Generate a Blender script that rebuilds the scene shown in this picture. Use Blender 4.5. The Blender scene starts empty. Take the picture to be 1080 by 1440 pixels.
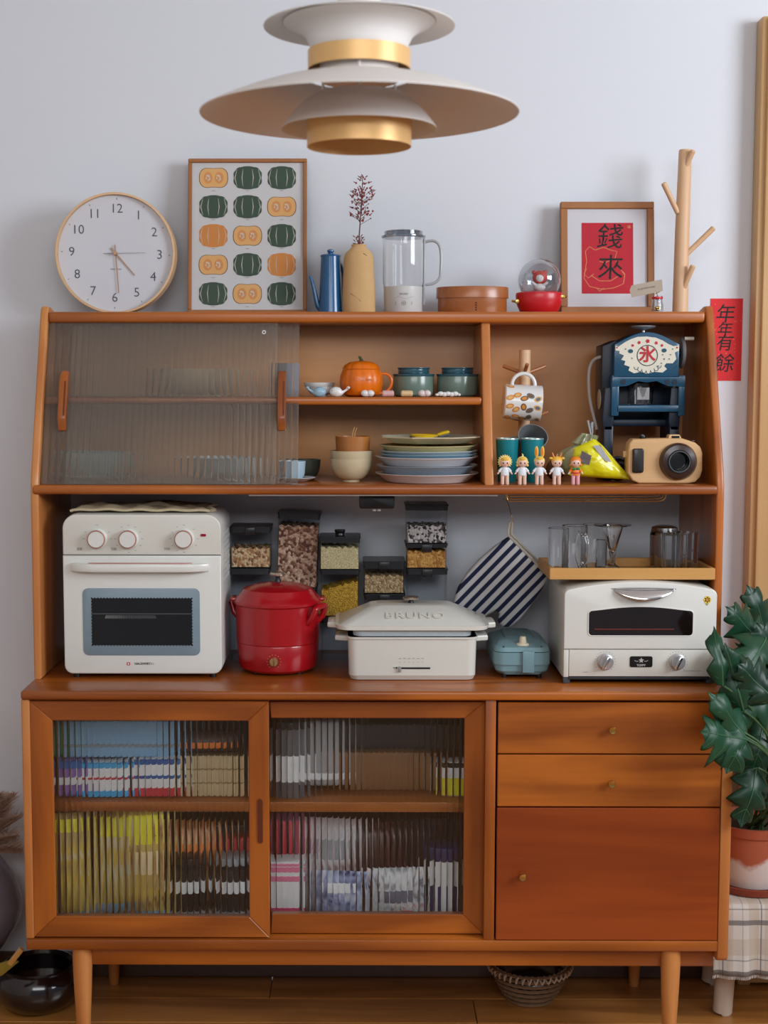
import bpy, bmesh, math, random
from mathutils import Vector, Matrix, Euler
PI = math.pi
random.seed(7)
SC = bpy.context.scene
COL = SC.collection

# ---------------------------------------------------------------- camera
FPX, PU, PV = 2000.0, 487.0, 720.0          # focal length in pixels, principal point of the 1080 x 1440 frame
CAM = Vector((0.0, -3.30, 1.42))
ROT = Euler((math.radians(90 - 5.23), 0, math.radians(0.4)), 'XYZ')
cd = bpy.data.cameras.new('camera')
cam = bpy.data.objects.new('camera', cd)
COL.objects.link(cam)
cam.location = CAM
cam.rotation_euler = ROT
cd.sensor_fit = 'AUTO'
cd.sensor_width = 36.0
cd.lens = FPX / 1440 * 36.0
cd.shift_x = (540 - PU) / 1440
cd.clip_start = 0.05
cd.dof.use_dof = True
cd.dof.focus_distance = 2.98
cd.dof.aperture_fstop = 3.6
SC.camera = cam

# ---------------------------------------------------------------- world, lights, exposure
w = bpy.data.worlds.new('world')
SC.world = w
w.use_nodes = True
w.node_tree.nodes['Background'].inputs['Color'].default_value = (0.68, 0.73, 0.84, 1)
w.node_tree.nodes['Background'].inputs['Strength'].default_value = 0.33

def area(name, loc, target, sx, sy, power, color):
    l = bpy.data.lights.new(name, 'AREA')
    l.shape = 'RECTANGLE'
    l.size, l.size_y, l.energy, l.color = sx, sy, power, color
    o = bpy.data.objects.new(name, l)
    COL.objects.link(o)
    o.location = loc
    o.rotation_euler = (Vector(target) - Vector(loc)).to_track_quat('-Z', 'Y').to_euler()
    return o
area('window_light', (2.9, -2.3, 2.15), (0.1, 0, 1.8), 1.5, 1.1, 100, (0.88, 0.93, 1.0))
area('front_fill', (0.2, -4.4, 2.45), (0, 0, 1.5), 2.6, 0.9, 60, (0.95, 0.97, 1.0))  # added soft fill from the front, stands for no lamp or window

SC.view_settings.view_transform = 'Standard'
SC.view_settings.look = 'None'
SC.view_settings.gamma = 1
SC.view_settings.use_curve_mapping = False
SC.view_settings.exposure = -0.35
cy = SC.cycles
cy.use_denoising = True
cy.max_bounces = 10
cy.transmission_bounces = 10
cy.transparent_max_bounces = 12
cy.diffuse_bounces = 3
cy.glossy_bounces = 4
cy.sample_clamp_indirect = 4.0
cy.caustics_refractive = True
cy.caustics_reflective = False
cy.blur_glossy = 0.5

# ---------------------------------------------------------------- measuring the place from the photograph
RM = ROT.to_matrix()
def at(u, v, y):
    "world point on the plane Y=y (parallel to the wall) seen at pixel u, v"
    d = RM @ Vector(((u - PU) / FPX, -(v - PV) / FPX, -1.0))
    t = (y - CAM.y) / d.y
    return CAM + d * t
def X(u, y, v=720): return at(u, v, y).x
def Z(v, y, u=500): return at(u, v, y).z
def K(y): return (y - CAM.y) / FPX         # metres per pixel at depth y

# ---------------------------------------------------------------- mesh building
class B:
    def __init__(s):
        s.v, s.f, s.m = [], [], []
        s.mi = 0
    def add(s, vs, fs):
        n = len(s.v)
        s.v += [tuple(p) for p in vs]
        s.f += [tuple(i + n for i in f) for f in fs]
        s.m += [s.mi] * len(fs)
        return s
    def bm(s, bm, mat=None):
        if mat is not None: bmesh.ops.transform(bm, matrix=mat, verts=bm.verts)
        bm.verts.index_update()
        s.add([v.co[:] for v in bm.verts], [[v.index for v in f.verts] for f in bm.faces])
        bm.free()
        return s
    def box(s, x0, x1, y0, y1, z0, z1, bev=0.0, seg=2, mat=None):
        bm = bmesh.new()
        bmesh.ops.create_cube(bm, size=1)
        bmesh.ops.transform(bm, matrix=Matrix.Translation(((x0+x1)/2, (y0+y1)/2, (z0+z1)/2)) @ Matrix.Diagonal((x1-x0, y1-y0, z1-z0, 1)), verts=bm.verts)
        if bev > 0:
            b = min(bev, .49*min(abs(x1-x0), abs(y1-y0), abs(z1-z0)))
            bmesh.ops.bevel(bm, geom=bm.edges[:], offset=b, segments=seg, profile=.5, affect='EDGES')
        return s.bm(bm, mat)
    def prism(s, pts, y0, y1, bev=0.0, seg=2, plane='xz', both=True):
        "outline in x,z (or y,z / x,y) pushed from y0 to y1"
        bm = bmesh.new()
        def q(a, b, c):
            return {'xz': (a, c, b), 'yz': (c, a, b), 'xy': (a, b, c)}[plane]
        v0 = [bm.verts.new(q(a, b, y0)) for a, b in pts]
        v1 = [bm.verts.new(q(a, b, y1)) for a, b in pts]
        f0 = bm.faces.new(v0)
        f1 = bm.faces.new(v1[::-1])
        n = len(pts)
        for i in range(n):
            bm.faces.new((v0[i], v1[i], v1[(i+1) % n], v0[(i+1) % n]))
        bmesh.ops.recalc_face_normals(bm, faces=bm.faces)
        if bev > 0:
            ed = list(f0.edges) + (list(f1.edges) if both else [])
            bmesh.ops.bevel(bm, geom=ed, offset=bev, segments=seg, profile=.5, affect='EDGES', clamp_overlap=True)
        return s.bm(bm)
    def lathe(s, prof, c=(0, 0, 0), seg=40, axis='z', sx=1.0, sy=1.0, arc=2*PI):
        "prof: (r, h) points; r=0 closes"
        vs, fs = [], []
        rings = []
        full = abs(arc - 2*PI) < 1e-6
        ns = seg if full else seg + 1
        for r, h in prof:
            if r < 1e-7:
                rings.append([len(vs)]); vs.append((0, 0, h))
            else:
                rings.append(list(range(len(vs), len(vs) + ns)))
                for k in range(ns):
                    a = arc * k / seg
                    vs.append((r*math.cos(a)*sx, r*math.sin(a)*sy, h))
        for a, b in zip(rings, rings[1:]):
            for k in range(seg):
                k2 = (k+1) % ns
                if len(a) == 1 and len(b) == 1: continue
                if len(a) == 1: fs.append((a[0], b[k2], b[k]))
                elif len(b) == 1: fs.append((a[k], a[k2], b[0]))
                else: fs.append((a[k], a[k2], b[k2], b[k]))
        if axis == 'y': vs = [(x, z, -y) for x, y, z in vs]      # h runs along +y
        if axis == '-y': vs = [(x, -z, y) for x, y, z in vs]     # h runs along -y
        if axis == 'x': vs = [(z, x, y) for x, y, z in vs]
        vs = [(x+c[0], y+c[1], z+c[2]) for x, y, z in vs]
        return s.add(vs, fs)
    def cyl(s, c, r, h, seg=32, axis='z', bev=0.0, r2=None):
        r2 = r if r2 is None else r2
        if bev: p = [(0, 0), (r-bev, 0), (r-bev*.3, bev*.3), (r, bev), (r2, h-bev), (r2-bev*.3, h-bev*.3), (r2-bev, h), (0, h)]
        else: p = [(0, 0), (r, 0), (r2, h), (0, h)]
        return s.lathe(p, c, seg, axis)
    def tube(s, pts, r, seg=10, closed=False):
        P = [Vector(p) for p in pts]
        n = len(P)
        R = r if isinstance(r, (list, tuple)) else [r]*n
        vs, fs = [], []
        up = None
        for i in range(n):
            if closed: t = P[(i+1) % n] - P[i-1]
            else: t = P[min(i+1, n-1)] - P[max(i-1, 0)]
            t.normalize()
            if up is None:
                up = Vector((0, 0, 1)) if abs(t.z) < .9 else Vector((1, 0, 0))
            a = (up - t*up.dot(t)).normalized()
            up = a
            b = t.cross(a)
            for k in range(seg):
                g = 2*PI*k/seg
                vs.append(P[i] + (a*math.cos(g) + b*math.sin(g))*R[i])
        for i in range(n if closed else n-1):
            j = (i+1) % n
            for k in range(seg):
                k2 = (k+1) % seg
                fs.append((i*seg+k, j*seg+k, j*seg+k2, i*seg+k2))
        if not closed:
            fs.append(tuple(range(seg)))
            fs.append(tuple((n-1)*seg+k for k in range(seg))[::-1])
        return s.add(vs, fs)
    def ball(s, c, rx, ry=None, rz=None, seg=20, rings=12, fn=None):
        ry = rx if ry is None else ry; rz = rx if rz is None else rz
        vs, fs = [], []
        vs.append((0, 0, -1))
        for i in range(1, rings):
            a = -PI/2 + PI*i/rings
            for k in range(seg):
                g = 2*PI*k/seg
                vs.append((math.cos(a)*math.cos(g), math.cos(a)*math.sin(g), math.sin(a)))
        vs.append((0, 0, 1))
        for k in range(seg):
            fs.append((0, 1+(k+1) % seg, 1+k))
            o = 1+(rings-2)*seg
            fs.append((o+k, o+(k+1) % seg, len(vs)-1))
        for i in range(rings-2):
            for k in range(seg):
                a, b = 1+i*seg, 1+(i+1)*seg
                fs.append((a+k, a+(k+1) % seg, b+(k+1) % seg, b+k))
        out = []
        for x, y, z in vs:
            q = fn(x, y, z) if fn else 1.0
            out.append((c[0]+x*rx*q, c[1]+y*ry*q, c[2]+z*rz*q))
        return s.add(out, fs)
    def grid(s, fn, nu, nv):
        vs = [fn(i/nu, j/nv) for j in range(nv+1) for i in range(nu+1)]
        fs = [(j*(nu+1)+i, j*(nu+1)+i+1, (j+1)*(nu+1)+i+1, (j+1)*(nu+1)+i) for j in range(nv) for i in range(nu)]
        return s.add(vs, fs)
    def poly(s, pts, y):
        "flat outline x,z facing the room (-y)"
        return s.add([(a, y, b) for a, b in pts], [tuple(range(len(pts)))])
    def stroke(s, pts, wd, y):
        "flat ribbon for printed lines"
        P = [Vector((a, b)) for a, b in pts]
        W_ = wd if isinstance(wd, (list, tuple)) else [wd]*len(P)
        vs = []
        for i, p in enumerate(P):
            t = (P[min(i+1, len(P)-1)] - P[max(i-1, 0)]).normalized()
            nrm = Vector((-t.y, t.x))*W_[i]/2
            vs += [(p.x+nrm.x, y, p.y+nrm.y), (p.x-nrm.x, y, p.y-nrm.y)]
        fs = [(2*i, 2*i+1, 2*i+3, 2*i+2) for i in range(len(P)-1)]
        return s.add(vs, fs)
    def mesh(s, name, mats, smooth=True, ang=.6):
        me = bpy.data.meshes.new(name)
        me.from_pydata(s.v, [], s.f)
        for m in (mats if isinstance(mats, (list, tuple)) else [mats]): me.materials.append(m)
        me.polygons.foreach_set('material_index', s.m)
        bm = bmesh.new(); bm.from_mesh(me)
        bmesh.ops.recalc_face_normals(bm, faces=bm.faces)
        bm.to_mesh(me); bm.free()
        if smooth:
            me.shade_smooth()
            me.set_sharp_from_angle(angle=ang)
        me.update()
        return me

def tag(o, label=None, cat=None, group=None, kind=None):
    if label: o['label'] = label
    if cat: o['category'] = cat
    if group: o['group'] = group
    if kind: o['kind'] = kind
    return o
def T(name, label, cat, loc=(0, 0, 0), rz=0, group=None):
    o = bpy.data.objects.new(name, None)
    o.empty_display_size = .02
    COL.objects.link(o)
    o.location = loc
    o.rotation_euler = (0, 0, rz)
    return tag(o, label, cat, group)
def P(name, b, mat, parent=None, loc=(0, 0, 0), rot=None, label=None, smooth=True, ang=.6):
    o = bpy.data.objects.new(name, b.mesh(name, mat, smooth, ang))
    COL.objects.link(o)
    o.parent = parent
    o.location = loc
    if rot: o.rotation_euler = rot
    if label: o['label'] = label
    return o
def S(name, b, mat, label, cat, loc=(0, 0, 0), rot=None, group=None, kind=None, smooth=True, ang=.6):
    o = P(name, b, mat, None, loc, rot, None, smooth, ang)
    return tag(o, label, cat, group, kind)
def structure(name, b, mat, parent=None, smooth=False):
    o = P(name, b, mat, parent, smooth=smooth)
    if not parent: o['kind'] = 'structure'
    return o
def text(name, body, size, loc, mat, parent, rot=(PI/2, 0, 0), bold=0.0, extrude=0.0, shear=0.0, ax='CENTER', sx=1.0, space=1.0):
    c = bpy.data.curves.new(name, 'FONT')
    c.body = body; c.size = size
    c.align_x, c.align_y = ax, 'CENTER'
    c.offset = bold; c.extrude = extrude; c.shear = shear
    c.space_character = space
    c.resolution_u = 3
    c.materials.append(mat)
    o = bpy.data.objects.new(name, c)
    COL.objects.link(o)
    o.parent = parent
    o.location = loc; o.rotation_euler = rot
    o.scale = (sx, 1, 1)
    return o
def dup(root, loc, label=None, rz=None):
    r = root.copy(); COL.objects.link(r); r.location = loc
    if rz is not None: r.rotation_euler = (0, 0, rz)
    if label: r['label'] = label
    for ch in list(root.children):
        c = ch.copy(); COL.objects.link(c); c.parent = r
        for g in ch.children:
            d = g.copy(); COL.objects.link(d); d.parent = c
    return r
def bez(p0, p1, p2, p3, n=12):
    p0, p1, p2, p3 = map(Vector, (p0, p1, p2, p3))
    return [((1-t)**3)*p0 + 3*(1-t)**2*t*p1 + 3*(1-t)*t*t*p2 + t**3*p3 for t in [i/n for i in range(n+1)]]
def rrect(w_, h_, r, n=6, cx=0, cz=0):
    out = []
    for sx, sz, a0 in ((1, 1, 0), (-1, 1, 90), (-1, -1, 180), (1, -1, 270)):
        for k in range(n+1):
            a = math.radians(a0 + 90*k/n)
            out.append((cx+sx*(w_/2-r)+r*math.cos(a), cz+sz*(h_/2-r)+r*math.sin(a)))
    return out
def circ(cx, cz, r, n=24, ry=None):
    ry = r if ry is None else ry
    return [(cx+r*math.cos(2*PI*k/n), cz+ry*math.sin(2*PI*k/n)) for k in range(n)]

# ---------------------------------------------------------------- materials (procedural)
def srgb(r, g, b):
    f = lambda c: (c/255/12.92) if c/255 <= .04045 else ((c/255+.055)/1.055)**2.4
    return (f(r), f(g), f(b), 1)
MATS = {}
def new(name):
    m = bpy.data.materials.new(name); m.use_nodes = True
    nt = m.node_tree
    return m, nt, nt.nodes['Principled BSDF'], nt.nodes.new, nt.links.new
def plain(name, col, rough=.5, metal=0.0, coat=0.0, var=.06, scale=30, bump=0.0, trans=0.0, ior=1.45, sub=0.0, sheen=0.0):
    if name in MATS: return MATS[name]
    m, nt, bs, N, L = new(name)
    c = srgb(*col)
    tc = N('ShaderNodeTexCoord')
    nz = N('ShaderNodeTexNoise'); nz.inputs['Scale'].default_value = scale; nz.inputs['Detail'].default_value = 3
    L(tc.outputs['Object'], nz.inputs['Vector'])
    mx = N('ShaderNodeMix'); mx.data_type = 'RGBA'
    mx.inputs['A'].default_value = tuple(x*(1-var) for x in c[:3])+(1,)
    mx.inputs['B'].default_value = tuple(min(1, x*(1+var)) for x in c[:3])+(1,)
    L(nz.outputs['Fac'], mx.inputs['Factor'])
    L(mx.outputs['Result'], bs.inputs['Base Color'])
    bs.inputs['Roughness'].default_value = rough
    bs.inputs['Metallic'].default_value = metal
    bs.inputs['Coat Weight'].default_value = coat
    bs.inputs['Coat Roughness'].default_value = .15
    bs.inputs['Transmission Weight'].default_value = trans
    bs.inputs['IOR'].default_value = ior
    if sub: bs.inputs['Subsurface Weight'].default_value = sub; bs.inputs['Subsurface Scale'].default_value = .01
    if sheen: bs.inputs['Sheen Weight'].default_value = sheen
    if bump:
        bp = N('ShaderNodeBump'); bp.inputs['Strength'].default_value = bump; bp.inputs['Distance'].default_value = .002
        L(nz.outputs['Fac'], bp.inputs['Height']); L(bp.outputs['Normal'], bs.inputs['Normal'])
    MATS[name] = m
    return m
def wood(name, light, dark, axis='x', rough=.35, scale=1.0, coat=.25, rings=.55, fine=.3):
    "long grain along axis: broad figure plus fine pores"
    if name in MATS: return MATS[name]
    m, nt, bs, N, L = new(name)
    tc = N('ShaderNodeTexCoord'); oi = N('ShaderNodeObjectInfo')
    vm = N('ShaderNodeVectorMath'); vm.operation = 'ADD'
    cmb = N('ShaderNodeMath'); cmb.operation = 'MULTIPLY'; cmb.inputs[1].default_value = 7.0
    L(oi.outputs['Random'], cmb.inputs[0])
    L(tc.outputs['Object'], vm.inputs[0]); L(cmb.outputs[0], vm.inputs[1])
    mp = N('ShaderNodeMapping')
    s = {'x': (.9, 7, 7), 'y': (7, .9, 7), 'z': (7, 7, .9)}[axis]
    mp.inputs['Scale'].default_value = tuple(k*scale for k in s)
    L(vm.outputs[0], mp.inputs['Vector'])
    n1 = N('ShaderNodeTexNoise'); n1.inputs['Scale'].default_value = 1.0; n1.inputs['Detail'].default_value = 3; n1.inputs['Distortion'].default_value = .6
    L(mp.outputs[0], n1.inputs['Vector'])
    mul = N('ShaderNodeMath'); mul.operation = 'MULTIPLY'; mul.inputs[1].default_value = 20
    sn = N('ShaderNodeMath'); sn.operation = 'SINE'
    L(n1.outputs['Fac'], mul.inputs[0]); L(mul.outputs[0], sn.inputs[0])
    mp2 = N('ShaderNodeMapping')
    s2 = {'x': (6, 160, 160), 'y': (160, 6, 160), 'z': (160, 160, 6)}[axis]
    mp2.inputs['Scale'].default_value = tuple(k*scale for k in s2)
    L(vm.outputs[0], mp2.inputs['Vector'])
    n2 = N('ShaderNodeTexNoise'); n2.inputs['Scale'].default_value = 1.0; n2.inputs['Detail'].default_value = 2
    L(mp2.outputs[0], n2.inputs['Vector'])
    n3 = N('ShaderNodeTexNoise'); n3.inputs['Scale'].default_value = 3.0*scale
    L(vm.outputs[0], n3.inputs['Vector'])
    # factor = .5 + rings*.5*sin + fine*(n2-.5) + .5*(n3-.5)
    a = N('ShaderNodeMath'); a.operation = 'MULTIPLY_ADD'; a.inputs[1].default_value = rings*.5; a.inputs[2].default_value = .5-fine*.5-.25
    L(sn.outputs[0], a.inputs[0])
    b = N('ShaderNodeMath'); b.operation = 'MULTIPLY_ADD'; b.inputs[1].default_value = fine
    L(n2.outputs['Fac'], b.inputs[0]); L(a.outputs[0], b.inputs[2])
    c = N('ShaderNodeMath'); c.operation = 'MULTIPLY_ADD'; c.inputs[1].default_value = .5; c.use_clamp = True
    L(n3.outputs['Fac'], c.inputs[0]); L(b.outputs[0], c.inputs[2])
    mx = N('ShaderNodeMix'); mx.data_type = 'RGBA'
    mx.inputs['A'].default_value = srgb(*dark); mx.inputs['B'].default_value = srgb(*light)
    L(c.outputs[0], mx.inputs['Factor']); L(mx.outputs['Result'], bs.inputs['Base Color'])
    bs.inputs['Roughness'].default_value = rough
    bs.inputs['Coat Weight'].default_value = coat
    bs.inputs['Coat Roughness'].default_value = .2
    bp = N('ShaderNodeBump'); bp.inputs['Strength'].default_value = .12; bp.inputs['Distance'].default_value = .001
    L(n2.outputs['Fac'], bp.inputs['Height']); L(bp.outputs['Normal'], bs.inputs['Normal'])
    MATS[name] = m
    return m
def glass(name, col=(255, 255, 255), rough=0.0, ior=1.45):
    if name in MATS: return MATS[name]
    m, nt, bs, N, L = new(name)
    g = N('ShaderNodeBsdfGlass')
    g.inputs['Color'].default_value = srgb(*col); g.inputs['Roughness'].default_value = rough; g.inputs['IOR'].default_value = ior
    L(g.outputs[0], nt.nodes['Material Output'].inputs['Surface'])
    MATS[name] = m
    return m
def thin_clear(name, col=(240, 245, 250), gloss=.12, rough=.05):
    "thin clear plastic: mostly see-through with a sheen"
    if name in MATS: return MATS[name]
    m, nt, bs, N, L = new(name)
    t = N('ShaderNodeBsdfTransparent'); t.inputs['Color'].default_value = srgb(*col)
    g = N('ShaderNodeBsdfGlossy'); g.inputs['Roughness'].default_value = rough
    fr = N('ShaderNodeLayerWeight'); fr.inputs['Blend'].default_value = gloss
    mx = N('ShaderNodeMixShader')
    L(fr.outputs['Facing'], mx.inputs[0]); L(t.outputs[0], mx.inputs[1]); L(g.outputs[0], mx.inputs[2])
    L(mx.outputs[0], nt.nodes['Material Output'].inputs['Surface'])
    MATS[name] = m
    return m
def grains(name, cols, scale=160, rough=.7, bump=.8):
    "loose dry food: a cell pattern of the given colours with real relief"
    if name in MATS: return MATS[name]
    m, nt, bs, N, L = new(name)
    tc = N('ShaderNodeTexCoord')
    vo = N('ShaderNodeTexVoronoi'); vo.inputs['Scale'].default_value = scale
    L(tc.outputs['Object'], vo.inputs['Vector'])
    sp = N('ShaderNodeSeparateColor'); L(vo.outputs['Color'], sp.inputs[0])
    cr = N('ShaderNodeValToRGB'); cr.color_ramp.interpolation = 'CONSTANT'
    el = cr.color_ramp.elements
    while len(el) < len(cols): el.new(.5)
    for i, c in enumerate(cols):
        el[i].position = i/len(cols); el[i].color = srgb(*c)
    L(sp.outputs[0], cr.inputs[0]); L(cr.outputs[0], bs.inputs['Base Color'])
    bs.inputs['Roughness'].default_value = rough
    bp = N('ShaderNodeBump'); bp.inputs['Strength'].default_value = bump; bp.inputs['Distance'].default_value = .003; bp.invert = True
    L(vo.outputs['Distance'], bp.inputs['Height']); L(bp.outputs['Normal'], bs.inputs['Normal'])
    MATS[name] = m
    return m

def printed(name, cols, scale=14, stretch=(1, 1, 1)):
    "packaging artwork: soft-edged patches of a few inks"
    if name in MATS: return MATS[name]
    m, nt, bs, N, L = new(name)
    tc = N('ShaderNodeTexCoord'); oi = N('ShaderNodeObjectInfo'); mp = N('ShaderNodeMapping'); mp.inputs['Scale'].default_value = stretch
    va = N('ShaderNodeVectorMath'); va.operation = 'ADD'
    ml = N('ShaderNodeMath'); ml.operation = 'MULTIPLY'; ml.inputs[1].default_value = 9; L(oi.outputs['Random'], ml.inputs[0])
    L(tc.outputs['Object'], va.inputs[0]); L(ml.outputs[0], va.inputs[1]); L(va.outputs[0], mp.inputs['Vector'])
    nz = N('ShaderNodeTexNoise'); nz.inputs['Scale'].default_value = scale; nz.inputs['Detail'].default_value = 2; nz.inputs['Distortion'].default_value = 1.2
    L(mp.outputs[0], nz.inputs['Vector'])
    cr = N('ShaderNodeValToRGB'); el = cr.color_ramp.elements
    while len(el) < len(cols): el.new(.5)
    for i, c in enumerate(cols):
        el[i].position = .30+.42*i/(len(cols)-1); el[i].color = srgb(*c)
    L(nz.outputs['Fac'], cr.inputs[0]); L(cr.outputs[0], bs.inputs['Base Color'])
    bs.inputs['Roughness'].default_value = .4; bs.inputs['Coat Weight'].default_value = .3
    MATS[name] = m
    return m

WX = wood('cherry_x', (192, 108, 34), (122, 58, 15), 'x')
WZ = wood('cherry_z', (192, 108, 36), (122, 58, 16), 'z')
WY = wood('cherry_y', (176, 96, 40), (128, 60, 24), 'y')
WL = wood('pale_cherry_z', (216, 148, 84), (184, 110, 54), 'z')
WBK = wood('back_veneer', (222, 158, 94), (194, 128, 68), 'x', rings=.15, fine=.2)
BEECH = wood('beech_z', (226, 188, 150), (204, 162, 122), 'z', coat=.05, rings=.2, rough=.5)
BAMBOO = wood('bamboo_x', (214, 164, 96), (188, 134, 66), 'x', coat=.1, rings=.15, rough=.5)
OAKFR = wood('oak_frame', (176, 118, 66), (140, 86, 44), 'z', coat=.05, rings=.2, rough=.55)
DOORW = wood('door_pine', (214, 174, 120), (190, 146, 92), 'z', coat=.1, rings=.3, rough=.45)
WHITE = plain('white_enamel', (224, 225, 219), .28, coat=.3, var=.01)
CREAM = plain('cream_enamel', (216, 215, 206), .3, coat=.3, var=.01)
LAMPW = plain('lamp_white', (236, 231, 227), .6, var=.01)
GOLD = plain('brushed_gold', (236, 190, 126), .42, metal=.25, var=.05, scale=120)
BRASS = plain('brass', (206, 168, 96), .25, metal=1)
CHROME = plain('chrome', (220, 220, 222), .12, metal=1, var=.01)
STEEL = plain('steel', (180, 180, 182), .3, metal=1)
BLACK = plain('black_plastic', (16, 16, 18), .35)
DARK = plain('dark_grey', (46, 46, 50), .5)
RED = plain('red_enamel', (166, 14, 26), .25, coat=.5, var=.03)
INK = plain('ink', (30, 30, 34), .7)
PAPER = plain('paper_white', (222, 222, 224), .8, var=.01)
CER = plain('white_ceramic', (224, 224, 222), .22, coat=.3, var=.01)
GLS = glass('clear_glass')
PLA = thin_clear('clear_plastic', (244, 246, 248), .12, .08)
# ================================================================ THE SETTING
wallm = plain('wall_paint', (221, 225, 232), .9, var=.012, scale=3, bump=.02)
structure('wall_back', B().box(-2.6, 2.6, 0, .08, 0, 2.75), wallm)
structure('ceiling', B().box(-2.6, 2.6, -4.6, .08, 2.75, 2.8), plain('ceiling_paint', (226, 226, 224), .9, var=.01))
floor = structure('floor', B().box(-2.6, 2.6, -4.6, .0, -.04, -.012), plain('subfloor', (70, 48, 28), .8))
floorw = wood('floor_oak', (204, 138, 68), (138, 84, 38), 'x', rough=.3, coat=.3, rings=.5, fine=.4)
plank_w, py = .125, -.002
row = 0
while py > -3.0:
    x = -2.6 + (row*.47) % 1.2 - 1.2
    while x < 2.6:
        x0, x1 = max(x, -2.6), min(x+1.2, 2.6)
        if x1 - x0 > .05 and py > -1.3:
            P('plank', B().box(x0+.0008, x1-.0008, py-plank_w+.0008, py-.0008, -.012, random.uniform(-.0004, 0), .0012, 1), floorw, floor, smooth=False)
        x += 1.2
    py -= plank_w; row += 1
P('plank_field', B().box(-2.6, 2.6, -4.6, -1.377, -.012, 0), floorw, floor, smooth=False)['kind'] = 'stuff'

# door casing on the right
dx = X(1052, 0, 500)
d1 = T('door_1', 'pale pine door with moulded casing at the right edge', 'door')
d1['kind'] = 'structure'; del d1['category']; del d1['label']
ztop = Z(24, -.045)
P('casing', B().box(dx, dx+.03, -.05, 0, 0, ztop, .004), DOORW, d1)
P('casing', B().box(dx+.03, dx+.9, -.05, 0, ztop-.075, ztop, .004), DOORW, d1)
P('door_leaf', B().box(dx+.012, dx+.9, -.062, -.02, 0.01, ztop-.004, .006), DOORW, d1)
structure('baseboard_back', B().box(-2.6, dx, -.012, 0, 0, .06, .003), wood('skirting_shaded', (96, 60, 34), (66, 40, 22), 'x'))  # dark brown colour stands in for the shade under the sideboard
structure('added_wall_left', B().box(-1.50, -1.42, -4.6, 0, 0, 2.75), plain('added_wall_paint', (206, 200, 194), .9, var=.01))  # unseen wall, added to block ambient light and darken the left

# ================================================================ SIDEBOARD
YC = -.46
ZC = Z(972.6, YC)
xl, xr = X(28.5, YC, 980), X(1037, YC, 980)
thk = .0185
YF = -.452                                       # front plane of the carcass
def xs(u, v=1150, y=YF): return X(u, y, v)
def zs(v, y=YF): return Z(v, y)
sb = T('sideboard', 'low reddish cherry wood sideboard with two ribbed glass sliding doors and drawers', 'sideboard', (0, 0, 0))
P('worktop', B().box(xl, xr, YC, -.004, ZC-thk, ZC, .005, 3), WX, sb)
zb0, zb1 = zs(1337), zs(1322)
xL0, xL1 = xs(32.5), xs(44.5)
xR0, xR1 = xs(1013.5), xs(1029)
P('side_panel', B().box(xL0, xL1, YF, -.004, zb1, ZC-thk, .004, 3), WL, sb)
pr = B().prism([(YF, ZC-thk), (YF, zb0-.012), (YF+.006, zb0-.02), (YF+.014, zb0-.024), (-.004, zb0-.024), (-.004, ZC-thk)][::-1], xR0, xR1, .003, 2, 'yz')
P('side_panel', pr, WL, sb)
P('bottom_panel', B().box(xL0+.001, xR0, YF-.001, -.006, zb0, zb1, .003), WX, sb)
xd0, xd1 = xs(681.5), xs(696.5)
P('divider', B().box(xd0, xd1, YF+.001, -.006, zb1, ZC-thk, .002), WZ, sb)
P('back_panel', B().box(xL1, xR0, -.014, -.006, zb1, ZC-thk), plain('cabinet_back', (96, 58, 34), .6), sb)
# apron and legs
P('apron', B().box(xs(104), xR0, -.425, -.405, zs(1358, -.425), zb0, .003), WX, sb)
P('apron', B().box(xs(104), xR0, -.06, -.04, zs(1358, -.425), zb0, .003), WX, sb)
for u in (116, 943):
    for y in (-.423, -.05):
        cx = X(u, -.425, 1360)
        P('leg', B().lathe([(0, 0), (.0105, 0), (.0115, .002), (.0185, zb0*.62), (.0205, zb0*.85), (.0205, zb0), (0, zb0)], (0, 0, 0), 32), WL, sb, (cx, y, 0))
# inner shelves
zi0, zi1 = Z(1142, -.385), Z(1128, -.385)
P('shelf', B().box(xL1, xd0, -.385, -.014, zi0, zi1, .002), WX, sb)

def fluted(b, x0, x1, z0, z1, y0, y1, n, amp, t):
    "ribbed pane: y0 at the bottom, y1 at the top, ribs towards the room"
    k = 10
    N_ = n*k
    vs, fs = [], []
    for z, yb in ((z0, y0), (z1, y1)):
        for i in range(N_+1):
            x = x0 + (x1-x0)*i/N_
            vs.append((x, yb - amp*math.sqrt(max(0, 1-.93*(2*((i % k)/k)-1)**2)), z))
        for i in range(N_+1):
            vs.append((x0 + (x1-x0)*i/N_, yb + t, z))
    M = N_+1
    for i in range(N_):
        fs += [(i, i+1, 2*M+i+1, 2*M+i), (M+i+1, M+i, 3*M+i, 3*M+i+1), (i+1, i, M+i, M+i+1), (2*M+i, 2*M+i+1, 3*M+i+1, 3*M+i)]
    fs += [(0, 2*M, 3*M, M), (N_, M+N_, 3*M+N_, 2*M+N_)]
    b.add(vs, fs)
    return b
REED = glass('reeded_glass', (252, 254, 254), .015, 1.45)
REED2 = glass('reeded_glass_sheen', (250, 250, 248), .02, 1.45)
_nt = REED2.node_tree
_d = _nt.nodes.new('ShaderNodeBsdfDiffuse'); _d.inputs['Color'].default_value = srgb(212, 202, 192)
_m = _nt.nodes.new('ShaderNodeMixShader'); _m.inputs[0].default_value = .07  # diffuse share paints the milky reflection of the room into the panes
_g = [n for n in _nt.nodes if n.type == 'BSDF_GLASS'][0]
_nt.links.new(_g.outputs[0], _m.inputs[1]); _nt.links.new(_d.outputs[0], _m.inputs[2])
_nt.links.new(_m.outputs[0], _nt.nodes['Material Output'].inputs['Surface'])
REED2B = REED2

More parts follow.
